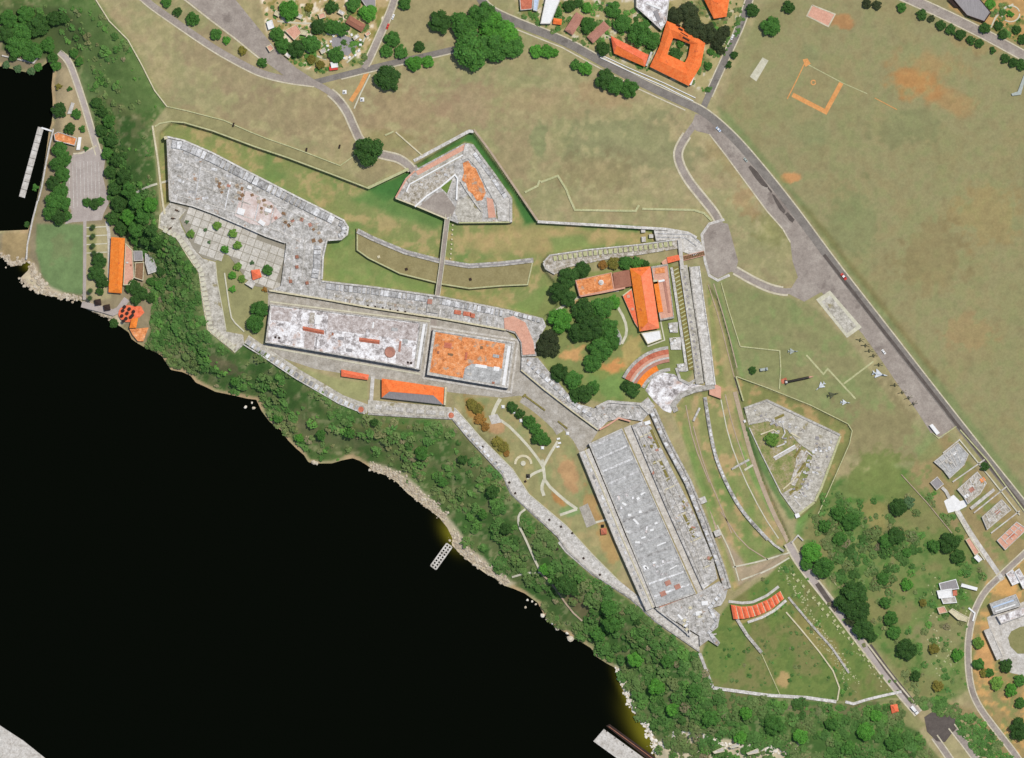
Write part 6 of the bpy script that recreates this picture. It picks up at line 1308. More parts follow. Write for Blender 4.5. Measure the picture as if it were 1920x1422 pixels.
# rubble banks along the water: too many stones to count
def rubble_bank(name, label, paths, n, w, rmin, rmax, mat='rock'):
    vs, fs = [], []; base = 0
    for path, share in paths:
        pts = along(path, int(n * share))
        for p, a in pts:
            x = p[0] + random.gauss(0, w); y = p[1] + random.gauss(0, w); me = random.choice(RM); r_ = random.uniform(rmin, rmax); an = random.uniform(0, 6.28)
            z = max(-.2, H(x, y)); c_, s_ = math.cos(an), math.sin(an)
            for v in me.vertices: vs.append((X(x) + r_ * (v.co.x * c_ - v.co.y * s_), Yy(y) + r_ * (v.co.x * s_ + v.co.y * c_), z + r_ * v.co.z * .6))
            for q in me.polygons: fs.append(tuple(i + base for i in q.vertices))
            base += len(me.vertices)
    o = mk(name, vs, fs, M[mat]); tag(o, label, 'rocks', None, 'stuff')
rubble_bank('shore_rubble', 'pale rock rubble along the middle harbour shore', (([(696, 874), (727, 886), (752, 900), (774, 921), (804, 944), (836, 974)], .55), ([(852, 1000), (860, 1024), (888, 1049), (928, 1077), (950, 1094)], .45)), 760, 4.4, .4, 1.5)
rubble_bank('shore_rubble', 'pale rock rubble on the point beside the small lawn', (([(36, 524), (50, 534), (75, 546), (105, 553), (150, 560)], .6), ([(55, 496), (62, 515), (80, 535)], .4), ([(0, 478), (18, 494), (44, 488)], .3), ([(155, 570), (200, 592), (215, 600)], .3)), 260, 3, .5, 1.7)
rubble_bank('shore_rubble', 'sandy rock rubble along the lowest harbour shore', (([(1160, 1256), (1172, 1296), (1192, 1332), (1216, 1366), (1230, 1410)], .6), ([(1240, 1400), (1280, 1372), (1320, 1380), (1360, 1400), (1450, 1405), (1500, 1415)], .8)), 300, 3.6, .5, 1.7)

# ------------------------------------------------------------------ exhibits, vehicles and small things
def poly_part(name, pts, z0, z1, mat, parent):
    n = len(pts); v = [(a, b_, z1) for a, b_ in pts] + [(a, b_, z0) for a, b_ in pts]
    if area2(pts) < 0: v = [(a, b_, z1) for a, b_ in pts[::-1]] + [(a, b_, z0) for a, b_ in pts[::-1]]
    me = bpy.data.meshes.new(name); me.from_pydata(v, [], [tuple(range(n)), tuple(range(2 * n - 1, n - 1, -1))] + [((i + 1) % n, i, i + n, (i + 1) % n + n) for i in range(n)])
    me.materials.append(mat); o = bpy.data.objects.new(name, me); COL.objects.link(o); o.parent = parent; return o
def tube(name, prof, zc, mat, parent, n=10):
    v, f = [], []
    for xx, rr in prof:
        for k in range(n): v.append((xx, rr * math.cos(2 * math.pi * k / n), zc + rr * math.sin(2 * math.pi * k / n)))
    for i in range(len(prof) - 1):
        for k in range(n): f.append((i * n + k, i * n + (k + 1) % n, i * n + n + (k + 1) % n, i * n + n + k))
    f += [tuple(range(n - 1, -1, -1)), tuple(range(len(v) - n, len(v)))]
    me = bpy.data.meshes.new(name); me.from_pydata(v, [], f); me.materials.append(mat)
    me.polygons.foreach_set('use_smooth', [True] * len(f)); o = bpy.data.objects.new(name, me); COL.objects.link(o); o.parent = parent; return o
def jet(x, y, rot, s, label, body, z0=ZP):
    r_ = empty('display_aircraft', x, y, z0, label, 'aircraft', 'aircraft shown on the lawn'); r_.rotation_euler = (0, 0, rot); r_.scale = (s, s, s)
    tube('fuselage', [(-6.5, .5), (-6, .75), (-2, .85), (2, .8), (5, .55), (7, .12)], 2.0, M[body], r_)
    for q in (-1, 1):
        poly_part('wing', [(1.8, q * .6), (-3.6, q * 4.0), (-4.4, q * 4.0), (-3.6, q * .6)], 1.85, 2.05, M[body], r_)
        poly_part('tailplane', [(-5.0, q * .5), (-6.8, q * 2.0), (-7.3, q * 2.0), (-6.8, q * .5)], 2.05, 2.2, M[body], r_)
        o = bpy.data.objects.new('landing_leg', boxmesh(.25, .25, 1.3, M['rubber'])); COL.objects.link(o); o.parent = r_; o.location = (-1.2, q * 1.2, 0)
    o = bpy.data.objects.new('landing_leg', boxmesh(.25, .25, 1.4, M['rubber'])); COL.objects.link(o); o.parent = r_; o.location = (4.2, 0, 0)
    o = bpy.data.objects.new('tail_fin', boxmesh(2.4, .2, 2.0, M[body])); COL.objects.link(o); o.parent = r_; o.location = (-5.8, 0, 2.5)
    o = bpy.data.objects.new('cockpit', boxmesh(1.7, .8, .6, M['glass'], .25)); COL.objects.link(o); o.parent = r_; o.location = (2.6, 0, 2.6)
jet(1650, 702, math.radians(-12), .92, 'largest pale delta-winged jet on the lawn beside the apron', 'pale_paint')
jet(1538, 725, math.radians(-140), .7, 'pale jet on the lawn below the long dark missile', 'pale_paint')
jet(1585, 755, math.radians(-5), .58, 'small pale jet at the lower end of the pale zigzag path', 'pale_paint')
jet(1562, 740, math.radians(15), .72, 'dark olive jet between the two pale jets', 'olive')
jet(1487, 659, math.radians(0), .62, 'small grey jet at the top of the pale zigzag path', 'grey_paint')
mi = empty('display_missile', 1497, 712, ZP, 'long dark missile with an orange base on the lawn', 'missile'); mi.rotation_euler = (0, 0, math.radians(12))
tube('body', [(-9.5, .9), (-9, 1.05), (8, 1.05), (9, .9)], 1.6, M['bronze'], mi); tube('nose_cone', [(9, .9), (11, .6), (13, .1)], 1.6, M['salmon'], mi)
tube('tail_section', [(-11.5, 1.0), (-9.5, 1.0)], 1.6, M['concrete'], mi)
for q in (-1, 1): poly_part('fin', [(-8.5, q * .9), (-11.4, q * 2.4), (-11.6, q * .9)], 1.5, 1.7, M['bronze'], mi)
for xx in (-6, 0, 6):
    o = bpy.data.objects.new('cradle', boxmesh(.8, 1.8, .7, M['timber'])); COL.objects.link(o); o.parent = mi; o.location = (xx, 0, 0)
tag(prism('missile_base', [(1464, 712), (1474, 708), (1478, 718), (1466, 720)], ZP - .2, ZP + .3, M['brickred']), 'orange pad at the left end of the long dark missile', 'pad')
rd = empty('radar_trailer', 1432, 693, ZP, 'grey radar trailer with white dish inside the angled green wall', 'radar')
for nm, a_, loc, mt in (('chassis', (7, 2.4, 1.0), (0, 0, .6), 'grey_paint'), ('cabin', (2.6, 2.2, 1.2), (-1.8, 0, 1.6), 'grey_paint'), ('mast', (.4, .4, 2.2), (2, 0, 1.6), 'grey_paint')):
    o = bpy.data.objects.new(nm, boxmesh(*a_, M[mt])); COL.objects.link(o); o.parent = rd; o.location = loc
for xx in (-2.2, 2.2):
    for q in (-1, 1):
        o = tube('wheel', [(-.2, .5), (.2, .5)], 0, M['rubber'], rd, 8); o.rotation_euler = (0, 0, math.pi / 2); o.location = (xx, q * 1.3, .5)
tube('dish', [(0, .2), (.2, .9), (.5, 1.5)], 0, M['white'], rd).location = (2, 0, 3.9); rd.rotation_euler = (0, 0, .15)
def gun(x, y, rot, label, group):
    r_ = empty('field_gun', x, y, ZP, label, 'gun', group); r_.rotation_euler = (0, 0, rot)
    tube('barrel', [(-1, .3), (0, .28), (4, .18)], 1.2, M['olive'], r_, 8)
    o = bpy.data.objects.new('shield', boxmesh(.3, 2.2, 1.3, M['olive'])); COL.objects.link(o); o.parent = r_; o.location = (.3, 0, .6)
    for q in (-1, 1):
        tr = poly_part('trail_leg', [(-.5, q * .3), (-3.4, q * 1.3), (-3.5, q * 1.05), (-.5, q * .1)], .4, .7, M['olive'], r_)
        w_ = tube('wheel', [(-.2, .6), (.2, .6)], 0, M['rubber'], r_, 10); w_.rotation_euler = (0, 0, math.pi / 2); w_.location = (0, q * 1.2, .6)
for k, (x, y) in enumerate(((1613, 638), (1623, 648), (1630, 658), (1638, 667))): gun(x, y, math.radians(170 + 8 * k), ORD[k] + ' olive field gun from the top in the upper row beside the apron', 'upper gun row')
for k, (x, y) in enumerate(((1678, 722), (1692, 736), (1704, 746), (1713, 757))): gun(x, y, math.radians(185 + 6 * k), ORD[k] + ' olive field gun from the top in the lower row beside the apron', 'lower gun row')
gun(1648, 684, math.radians(185), 'single olive field gun at the end of the straight pale path', None)
def car(x, y, rot, label, body, L_=4.4, W_=1.8, roofm=None, truck=False, z=None):
    r_ = empty('truck' if truck else 'car', x, y, ZR + .12 if z is None else z, label, 'truck' if truck else 'car'); r_.rotation_euler = (0, 0, rot)
    h1 = .75 if not truck else 1.1
    prof = [(-L_ / 2, .35), (-L_ / 2, h1), (-L_ * .32, h1 + .05), (-L_ * .2, h1 + .55), (L_ * .12, h1 + .55), (L_ * .27, h1 + .02), (L_ / 2, h1 - .1), (L_ / 2, .35)]
    v = [(a, -W_ / 2 * (.86 if b_ > h1 + .3 else 1), b_) for a, b_ in prof] + [(a, W_ / 2 * (.86 if b_ > h1 + .3 else 1), b_) for a, b_ in prof]; n = len(prof)
    f = [tuple(range(n)), tuple(range(2 * n - 1, n - 1, -1))] + [((i + 1) % n, i, i + n, (i + 1) % n + n) for i in range(n)]
    me = bpy.data.meshes.new('body'); me.from_pydata(v, [], f); me.materials.append(M[body]); o = bpy.data.objects.new('body', me); COL.objects.link(o); o.parent = r_
    o = bpy.data.objects.new('roof', boxmesh(L_ * .30, W_ * .8, .08, M[roofm or body])); COL.objects.link(o); o.parent = r_; o.location = (-L_ * .04, 0, h1 + .56)
    for xx, w_, l_ in ((L_ * .2, W_ * .72, L_ * .1), (-L_ * .27, W_ * .7, L_ * .08)):
        o = bpy.data.objects.new('windscreen', boxmesh(l_, w_, .1, M['glass'])); COL.objects.link(o); o.parent = r_; o.location = (xx, 0, h1 + .3); o.rotation_euler = (0, .75 if xx > 0 else -.75, 0)
    for xx in (-L_ * .31, L_ * .31):
        for q in (-1, 1):
            w_ = tube('wheel', [(-.11, .33), (.11, .33)], 0, M['rubber'], r_, 10); w_.rotation_euler = (0, 0, math.pi / 2); w_.location = (xx, q * W_ * .46, .33)
    if truck:
        o = bpy.data.objects.new('cargo_box', boxmesh(L_ * .55, W_ * 1.05, 1.7, M[roofm or body])); COL.objects.link(o); o.parent = r_; o.location = (-L_ * .28, 0, .9)
rd_ = math.radians
car(1347, 243, rd_(-45), 'white and blue car on the main road near the side street', 'blue', 5, 2, 'white')
car(1582, 519, rd_(-52), 'red car with white roof on the main road at centre right', 'red', 6.5, 2.3, 'white')
car(1657, 660, rd_(-52), 'white car parked alone on the apron', 'white', 4.6)
car(727, 50, rd_(68), 'red car on the village lane', 'red', 5)
car(737, 32, rd_(68), 'white car on the village lane behind the red car', 'white', 4.6)
car(1373, 70, rd_(65), 'white car on the side street below the conifers', 'white', 4.6)
car(1715, 1332, rd_(-50), 'white truck at the lower end of the long road', 'white', 8, 2.6, truck=True)
car(1398, 300, rd_(-50), 'dark car on the apron above the dark patch', 'grey_paint', 4.4)
def statue(x, y, z, label, h=3.4, plinth='white'):
    r_ = empty('statue', x, y, z, label, 'statue')
    for dz, w_ in ((0, 3.4), (.5, 2.4), (1.0, 1.6)):
        o = bpy.data.objects.new('plinth', boxmesh(w_, w_, .5, M[plinth])); COL.objects.link(o); o.parent = r_; o.location = (0, 0, dz)
    o = tube('figure', [(0, .45), (.8, .38), (1.6, .5), (2.2, .42), (2.45, .2), (2.7, .26), (2.95, .1)], 0, M['bronze'], r_, 8); o.rotation_euler = (0, -math.pi / 2, 0); o.location = (0, 0, 1.5)
statue(646, 173, ZP, 'dark statue on a white plinth in the grass triangle at the fork')
statue(679, 187, ZP, 'dark statue on a white plinth right of the orange path')
strip('orange_path', [(688, 136), (676, 162), (658, 190)], 8, ZR + .02, M['orangesoil'], kind='structure')
tag(wall('path_kerb', [(694, 140), (676, 176), (664, 204)], 2.5, ZP, ZR + .2, M['path']), 'pale kerb wall along the right of the orange path', 'kerb')
for k, (x, y) in enumerate(((943, 763), (964, 773), (977, 789), (997, 805), (1017, 840), (1064, 813))):
    r_ = empty('garden_plinth', x, y, ZP, ORD[k] + ' white garden plinth from the left beside the hedge row', 'plinth', 'white garden plinths')
    for dz, w_ in ((0, 2.8), (.5, 2.0)):
        o = bpy.data.objects.new('step', boxmesh(w_, w_, .5, M['white'])); COL.objects.link(o); o.parent = r_; o.location = (0, 0, dz)
    tube('bust', [(0, .45), (.5, .5), (.9, .2), (1.2, .3), (1.5, .08)], 0, M['white'], r_, 8).rotation_euler = (0, -math.pi / 2, 0)
    r_.children[-1].location = (0, 0, 1.0)
statue(990, 893, ZP, 'black statue at the lower garden path junction', plinth='bronze')
mo = empty('garden_monument', 981, 868, ZP, 'small round monument with curved pale bench in the garden', 'monument')
wall('curved_bench', [(981 + 15 * math.cos(a), 870 + 15 * math.sin(a)) for a in np.linspace(math.pi * .98, math.pi * 2.0, 14)], 4.5, ZP, ZP + .6, M['cream'], mo)
prism('pedestal', [(981 + 5 * math.cos(k * math.pi / 4), 869 + 5 * math.sin(k * math.pi / 4)) for k in range(8)], ZP, ZP + .9, M['path'], mo)
for x, y, l_ in ((1047, 823, 'upper'), (1049, 831, 'middle'), (1046, 838, 'lower')): tag(block('stone_bench', x, y, ZP, 6, 3.5, .7, M['white'], .2), l_ + ' white stone bench at the end of the garden path', 'bench', 'white stone benches')
for x, y, r_, l_ in ((983, 742, .8, 'short dark planter box at the top of the garden forecourt'), ): tag(block('planter', x, y, ZP, 8, 4, .9, M['hedge_bed'], r_), l_, 'planter')
for p, l_ in (([(984, 742), (1022, 770)], 'long olive hedge along the upper garden forecourt'), ([(1046, 790), (1064, 804)], 'short olive hedge at the lower garden forecourt')):
    tag(wall('clipped_hedge', p, 3, ZP, ZP + 1.0, M['hedge_bed']), l_, 'hedge')
for k, (x, y) in enumerate(((438, 234), (575, 281), (637, 275))):
    tag(block('information_post', x, y, ZP, 2.5, 7, 2.2, M['shade_cloth'], -.2), ('left', 'middle', 'right')[k] + ' small dark post standing in the dry field above the covered way', 'post', 'dark posts in the dry field')
for k in range(17):
    t_ = k / 16; x = 1488 + 150 * t_ + random.uniform(-2, 2); y = 1078 + 172 * t_
    tag(block('stone_block', x, y, ZP - .1, random.choice((5, 6)), random.choice((4, 5)), 1.2, M['greenwall'], .7), ORD[k] + ' pale stone block from the top in the long row beside the lower road', 'block', 'row of stone blocks beside the lower road')
for k in range(14):
    t_ = k / 13; x = 1470 + 70 * t_ + random.uniform(-5, 5) + (40 if k > 9 else 0); y = 1060 + 60 * t_ + random.uniform(-6, 6) + (60 if k > 9 else 0)
rubble_bank('ruin_rubble', 'scattered pale rubble around the broken wall in the lower enclosure', (([(1462, 1060), (1500, 1120), (1560, 1210), (1610, 1280)], .6), ([(1500, 1090), (1560, 1160), (1640, 1260), (1660, 1290)], .3), ([(1520, 1180), (1570, 1240), (1600, 1300)], .3)), 210, 4, .3, .8, 'greenwall')
rubble_bank('ruin_rubble', 'scattered pale rubble in the clearing left of the estate road', (([(1740, 1180), (1770, 1230), (1790, 1260)], .5), ([(1740, 1100), (1800, 1130), (1740, 1160)], .5)), 90, 14, .3, .9, 'greenwall')
# ------------------------------------------------------------------ trees
def leaf_cloud(n, lobes, size, seed, flat_=.72):
    r = np.random.default_rng(seed); V = []; Fc = []; Co = []
    lob = np.array(lobes, float); wts = lob[:, 3] ** 2; wts /= wts.sum()
    for i in range(n):
        c = lob[r.choice(len(lob), p=wts)]
        d = r.normal(size=3); d[2] = abs(d[2]) * .9 - .12; d /= np.linalg.norm(d)
        rad = c[3] * (1 - .28 * r.random() ** 2); p = c[:3] + d * rad * np.array([1, 1, flat_])
        nn = d * .7 + r.normal(size=3) * .3 + np.array([0, 0, .55]); nn /= np.linalg.norm(nn)
        a = np.cross(nn, r.normal(size=3)); a /= np.linalg.norm(a); b_ = np.cross(nn, a)
        s1, s2 = size * r.uniform(.6, 1.25), size * r.uniform(.5, 1.0)
        k = len(V)
        for u, w in ((-1, -.6), (.25, -1), (1, .35), (-.3, .95)): V.append(p + a * u * s1 + b_ * w * s2)
        Fc.append((k, k + 1, k + 2, k + 3)); q = r.uniform(.78, 1.2); Co += [(q * r.uniform(.9, 1.15), q, q * r.uniform(.8, 1.1))] * 4
    return np.array(V), Fc, np.array(Co)
def crown(n, size, seed, nl):
    r = np.random.default_rng(seed + 100); lobes = [(0, 0, 0, .6)]
    for k in range(nl):                                # boughs spread over the dome, golden-angle spaced and uneven
        zf = r.uniform(.05, 1) if k > nl * .45 else r.uniform(0, .3)
        a = 2.39996 * k + r.uniform(-.35, .35); d = math.sqrt(max(0, 1 - zf * zf)) * r.uniform(.55, .82); cr = r.uniform(.17, .36)
        lobes.append((d * math.cos(a), d * math.sin(a), zf * .58 - .05, min(cr, 1.08 - d)))
    V, Fc, Co = leaf_cloud(n, lobes, size, seed)
    V = list(V); Co = list(Co)
    for (cx, cy_, cz, cr) in lobes:                    # the inner mass of twigs and leaves, so that no sky shows through the middle
        k0 = len(V); nu, nv = 8, 4
        for j in range(nv):
            ph = -.5 + (math.pi / 2 + .5) * j / (nv - 1)
            for i in range(nu):
                th = 2 * math.pi * i / nu; q = cr * .84 * r.uniform(.8, 1.1)
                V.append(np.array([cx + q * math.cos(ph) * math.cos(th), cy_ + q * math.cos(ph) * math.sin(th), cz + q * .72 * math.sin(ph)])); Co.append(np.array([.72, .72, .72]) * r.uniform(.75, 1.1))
        for j in range(nv - 1):
            for i in range(nu): Fc.append((k0 + j * nu + i, k0 + j * nu + (i + 1) % nu, k0 + (j + 1) * nu + (i + 1) % nu, k0 + (j + 1) * nu + i))
    V = np.array(V); Co = np.array(Co)
    me = bpy.data.meshes.new('crown'); me.from_pydata(V.tolist(), [], Fc); set_cover(me, Co); me.materials.append(M['leaf']); return me
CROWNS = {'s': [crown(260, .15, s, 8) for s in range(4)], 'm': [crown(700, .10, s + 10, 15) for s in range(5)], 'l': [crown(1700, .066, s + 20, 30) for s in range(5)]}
def trunk_mesh():
    v, f = [], []
    def limb(a, b_, r0, r1, n=6):
        a = np.array(a); b_ = np.array(b_); d = (b_ - a) / np.linalg.norm(b_ - a); u = np.cross(d, (0.3, .9, .1)); u /= np.linalg.norm(u); w = np.cross(d, u); k0 = len(v)
        for p, rr in ((a, r0), (b_, r1)):
            for k in range(n): v.append(tuple(p + rr * (u * math.cos(6.283 * k / n) + w * math.sin(6.283 * k / n))))
        for k in range(n): f.append((k0 + k, k0 + (k + 1) % n, k0 + n + (k + 1) % n, k0 + n + k))
    limb((0, 0, -.6), (0.02, 0, -.1), .085, .06)
    for k in range(4): a = k * 1.57 + .4; limb((0.02, 0, -.14), (.38 * math.cos(a), .38 * math.sin(a), .22), .045, .018)
    me = bpy.data.meshes.new('trunk'); me.from_pydata(v, [], f); me.materials.append(M['bark']); return me
TRUNK = trunk_mesh()
TONES = {'d': (.032, .078, .016), 'k': (.034, .046, .018), 'm': (.046, .125, .022), 'b': (.062, .19, .024), 'y': (.105, .20, .034), 'o': (.145, .13, .026), 'r': (.23, .12, .028), 'g': (.068, .125, .05)}
TW = {'d': 'dark green', 'k': 'blackish green', 'm': 'green', 'b': 'bright green', 'y': 'light green', 'o': 'olive', 'r': 'rusty brown', 'g': 'grey green'}
NT = 0
def tree(x, y, r_, tone, label, group=None, shrub=False, hs=1.0):
    global NT
    NT += 1
    R = r_ * S; cls = 's' if R < 3.2 else ('m' if R < 6.5 else 'l')
    z = H(x, y); hgt = (R * .42 + .6) if not shrub else R * .4
    if inpoly(x, y, PZ): z = ZP + .4
    root = bpy.data.objects.new('shrub' if shrub else 'broadleaf_tree', None); COL.objects.link(root); root.location = (X(x), Yy(y), z)
    tag(root, label, 'shrub' if shrub else 'tree', group)
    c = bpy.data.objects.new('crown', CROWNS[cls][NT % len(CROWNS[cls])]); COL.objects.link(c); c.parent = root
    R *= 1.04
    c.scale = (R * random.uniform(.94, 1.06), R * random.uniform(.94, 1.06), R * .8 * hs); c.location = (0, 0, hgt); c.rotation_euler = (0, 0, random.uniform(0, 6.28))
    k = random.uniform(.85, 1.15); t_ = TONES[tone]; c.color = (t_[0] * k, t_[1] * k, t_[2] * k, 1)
    tr = bpy.data.objects.new('trunk', TRUNK); COL.objects.link(tr); tr.parent = root; tr.location = (0, 0, hgt); tr.scale = (R, R, R * (1.0 if not shrub else .8) if hgt >= R * .6 else hgt / .6)
def cluster(phrase, side, items, group=None, shrub=False, hs=1.0):
    """items: (x, y, radius, tone); every label counts from one side of its own cluster"""
    key = {'left': lambda i: i[0], 'right': lambda i: -i[0], 'top': lambda i: i[1], 'bottom': lambda i: -i[1]}[side]
    items = sorted(items, key=key)
    for k, (x, y, r_, tn) in enumerate(items):
        kind = 'shrub' if shrub else 'tree'
        if len(items) == 1: lab = f'{TW[tn]} {kind} {phrase}'
        else: lab = f'{TW[tn]} {kind} {phrase}, {ORD[k]} from the {side}'
        tree(x, y, r_, tn, lab, group or (phrase if len(items) > 1 else None), shrub, hs)
cluster('in the woodland corner at the upper left', 'left', [(12, 32, 18, 'm'), (40, 58, 20, 'm'), (70, 45, 22, 'd'), (28, 84, 20, 'm'), (58, 94, 20, 'm'), (86, 82, 15, 'm'), (100, 33, 14, 'd'), (119, 34, 10, 'd'), (8, 62, 16, 'd'), (96, 106, 11, 'm'), (45, 25, 16, 'm'), (22, 105, 9, 'd')])
cluster('overhanging the water at the upper left', 'left', [(8, 120, 8, 'g'), (30, 127, 8, 'g'), (55, 132, 8, 'g'), (68, 124, 8, 'm')])
cluster('beside the top of the quay road', 'top', [(102, 122, 10, 'm'), (136, 98, 9, 'm'), (146, 114, 9, 'm'), (107, 160, 7, 'o'), (128, 165, 5, 'm')])
cluster('on the bank above the floating pier', 'top', [(108, 205, 14, 'd'), (140, 212, 10, 'm'), (128, 240, 12, 'd'), (152, 240, 7, 'm'), (159, 277, 5, 'm')])
cluster('in the hedge left of the parking lot', 'top', [(108, 280, 15, 'm'), (119, 296, 14, 'm'), (104, 306, 15, 'm'), (114, 326, 15, 'm'), (99, 342, 15, 'd'), (113, 356, 15, 'm'), (99, 376, 17, 'm'), (118, 380, 15, 'm'), (92, 398, 15, 'm'), (108, 408, 16, 'd'), (122, 404, 10, 'm')])
cluster('at the water below the pale sea wall', 'top', [(62, 350, 7, 'm'), (46, 420, 6, 'd')])
cluster('in the square bed below the parking lot', 'left', [(160, 378, 9, 'm'), (174, 382, 11, 'd'), (186, 376, 8, 'm')], shrub=True)
cluster('in the wood right of the parking lot', 'top', [(178, 192, 11, 'd'), (190, 208, 12, 'd'), (203, 226, 12, 'm'), (188, 243, 12, 'd'), (206, 262, 13, 'd'), (198, 286, 12, 'm'), (218, 298, 14, 'd'), (205, 322, 13, 'd'), (230, 332, 15, 'd'),
        (214, 352, 14, 'd'), (242, 356, 15, 'm'), (222, 380, 16, 'd'), (256, 378, 16, 'm'), (282, 384, 14, 'b'), (240, 404, 16, 'b'), (268, 404, 15, 'm'), (208, 408, 14, 'd'), (226, 426, 15, 'd'), (256, 428, 16, 'm'), (284, 432, 12, 'd'), (250, 446, 11, 'm'), (272, 448, 12, 'd'), (294, 456, 11, 'd')])
cluster('beside the quayside restaurant', 'left', [(183, 487, 15, 'd'), (177, 512, 15, 'd'), (190, 528, 13, 'd'), (184, 546, 8, 'd'), (247, 538, 14, 'd'), (264, 550, 14, 'd'), (252, 562, 10, 'd'), (280, 558, 10, 'd'), (280, 528, 8, 'm'), (296, 534, 9, 'm'), (210, 606, 9, 'd'), (300, 508, 9, 'd')])
cluster('in the verge beside the field road', 'left', [(312, 4, 11, 'm'), (333, 23, 9, 'd'), (362, 36, 13, 'm'), (405, 65, 11, 'm'), (425, 76, 8, 'b'), (455, 96, 9, 'o'), (492, 118, 10, 'm')])
cluster('among the village huts at the top', 'left', [(540, 20, 20, 'b'), (520, 66, 14, 'm'), (532, 86, 15, 'm'), (556, 92, 17, 'd'), (584, 84, 17, 'm'), (597, 52, 15, 'd'), (624, 52, 15, 'm'), (642, 56, 13, 'm'), (630, 104, 14, 'm'), (690, 26, 17, 'b'), (662, 10, 14, 'm'), (622, 14, 13, 'd'), (584, 112, 9, 'o'), (580, 14, 9, 'o'), (600, 122, 9, 'o')])
cluster('at the corner right of the village lane', 'left', [(759, 8, 13, 'm'), (735, 74, 15, 'm'), (725, 96, 12, 'm'), (752, 98, 13, 'm'), (786, 88, 11, 'd'), (776, 120, 16, 'b'), (802, 116, 12, 'b')])
cluster('standing round below the village road junction', 'left', [(725, 149, 25, 'd')])
cluster('standing alone above the brown shed meadow', 'left', [(825, 42, 22, 'd')])
cluster('in the big grove above the main road', 'left', [(868, 48, 26, 'm'), (905, 30, 26, 'm'), (884, 96, 36, 'm'), (928, 88, 30, 'm'), (962, 88, 22, 'm'), (925, 48, 28, 'b'), (950, 62, 22, 'b')])
cluster('along the lower edge of the main road', 'left', [(1006, 97, 13, 'b'), (1026, 97, 13, 'b'), (1040, 99, 9, 'b'), (1080, 122, 11, 'm'), (1098, 130, 13, 'b'), (1134, 150, 19, 'd'), (1152, 162, 17, 'm'), (1180, 167, 18, 'm')])
cluster('with huge round crown where the road enters the upper ravelin', 'left', [(691, 282, 29, 'd')])
cluster('among the houses at the top centre', 'left', [(1045, 22, 10, 'm'), (1068, 12, 12, 'd'), (1104, 48, 16, 'm'), (1100, 16, 11, 'b'), (1150, 18, 15, 'm'), (1166, 46, 18, 'm'), (1200, 64, 25, 'm'), (1222, 78, 17, 'm'), (1130, 92, 14, 'd'), (1084, 6, 9, 'd')])
cluster('in the conifers beside the courtyard building', 'left', [(1266, 30, 16, 'k'), (1290, 24, 18, 'k'), (1300, 50, 22, 'k'), (1328, 62, 18, 'k'), (1346, 76, 16, 'k'), (1358, 60, 12, 'k'), (1352, 94, 9, 'k')])
cluster('inside the orange courtyard', 'left', [(1267, 102, 12, 'd'), (1276, 82, 8, 'm')])
cluster('along the side street', 'top', [(1410, 20, 13, 'd'), (1444, 50, 18, 'm'), (1478, 14, 13, 'd'), (1376, 104, 8, 'd'), (1366, 122, 7, 'd'), (1332, 98, 7, 'm'), (1328, 124, 8, 'm')])
cluster('at the top edge of the right field', 'left', [(1625, 8, 9, 'k'), (1644, 10, 9, 'k'), (1690, 14, 10, 'm')])
cluster('in the row along the north street', 'left', [(1728, 28, 11, 'd'), (1746, 36, 7, 'k'), (1764, 48, 10, 'd'), (1782, 56, 10, 'd'), (1800, 66, 11, 'd'), (1820, 76, 9, 'd'), (1836, 82, 9, 'd'), (1861, 95, 7, 'd'), (1884, 110, 9, 'd'), (1899, 117, 10, 'd'), (1914, 122, 11, 'd')])
cluster('in the gardens at the top right corner', 'left', [(1846, 54, 11, 'd'), (1872, 48, 9, 'd'), (1880, 66, 10, 'd'), (1906, 56, 9, 'd'), (1918, 74, 10, 'd'), (1894, 26, 7, 'b'), (1856, 8, 10, 'b')])
cluster('round and clipped on the fort plaza', 'left', [(407, 424, 8.5, 'y'), (437, 438, 9, 'y'), (446, 460, 9, 'y'), (422, 468, 8, 'b'), (358, 439, 8, 'y'), (446, 500, 8, 'y'), (436, 517, 7.5, 'b'), (454, 523, 7.5, 'y'), (502, 507, 10, 'm'), (436, 543, 7, 'b')])
cluster('in a square plaza planter', 'left', [(351, 416, 4, 'g'), (385, 431, 4, 'g'), (392, 454, 4, 'g'), (473, 493, 4.5, 'g')], shrub=True)
cluster('tall beside the left end of the white barracks', 'top', [(487, 582, 17, 'm'), (480, 608, 18, 'm')])
cluster('beside the garden hut', 'top', [(497, 543, 6, 'r')], shrub=True)
cluster('behind the merlon parapet', 'left', [(1066, 519, 20, 'd'), (1092, 507, 16, 'd'), (1130, 497, 9, 'r'), (1150, 494, 12, 'o'), (1172, 494, 14, 'm'), (1194, 493, 12, 'm'), (1210, 495, 8, 'd')], hs=.9)
cluster('in the grove of the wooded bastion', 'top', [(1048, 548, 18, 'd'), (1066, 558, 17, 'd'), (1050, 602, 22, 'b'), (1094, 582, 23, 'd'), (1128, 578, 22, 'm'), (1150, 566, 13, 'b'), (1110, 612, 25, 'd'), (1140, 618, 21, 'm'), (1082, 624, 20, 'd'), (1126, 652, 24, 'm'), (1146, 642, 16, 'm'), (1112, 680, 18, 'm'), (1030, 634, 17, 'k'), (1018, 654, 15, 'k'), (1038, 656, 14, 'k'),
        (1050, 700, 18, 'd'), (1076, 714, 18, 'm'), (1096, 736, 18, 'd'), (1080, 742, 14, 'd'), (1112, 726, 13, 'm')])
cluster('beside the lower end of the theatre tiers', 'left', [(1174, 724, 11, 'd'), (1187, 731, 14, 'd')])
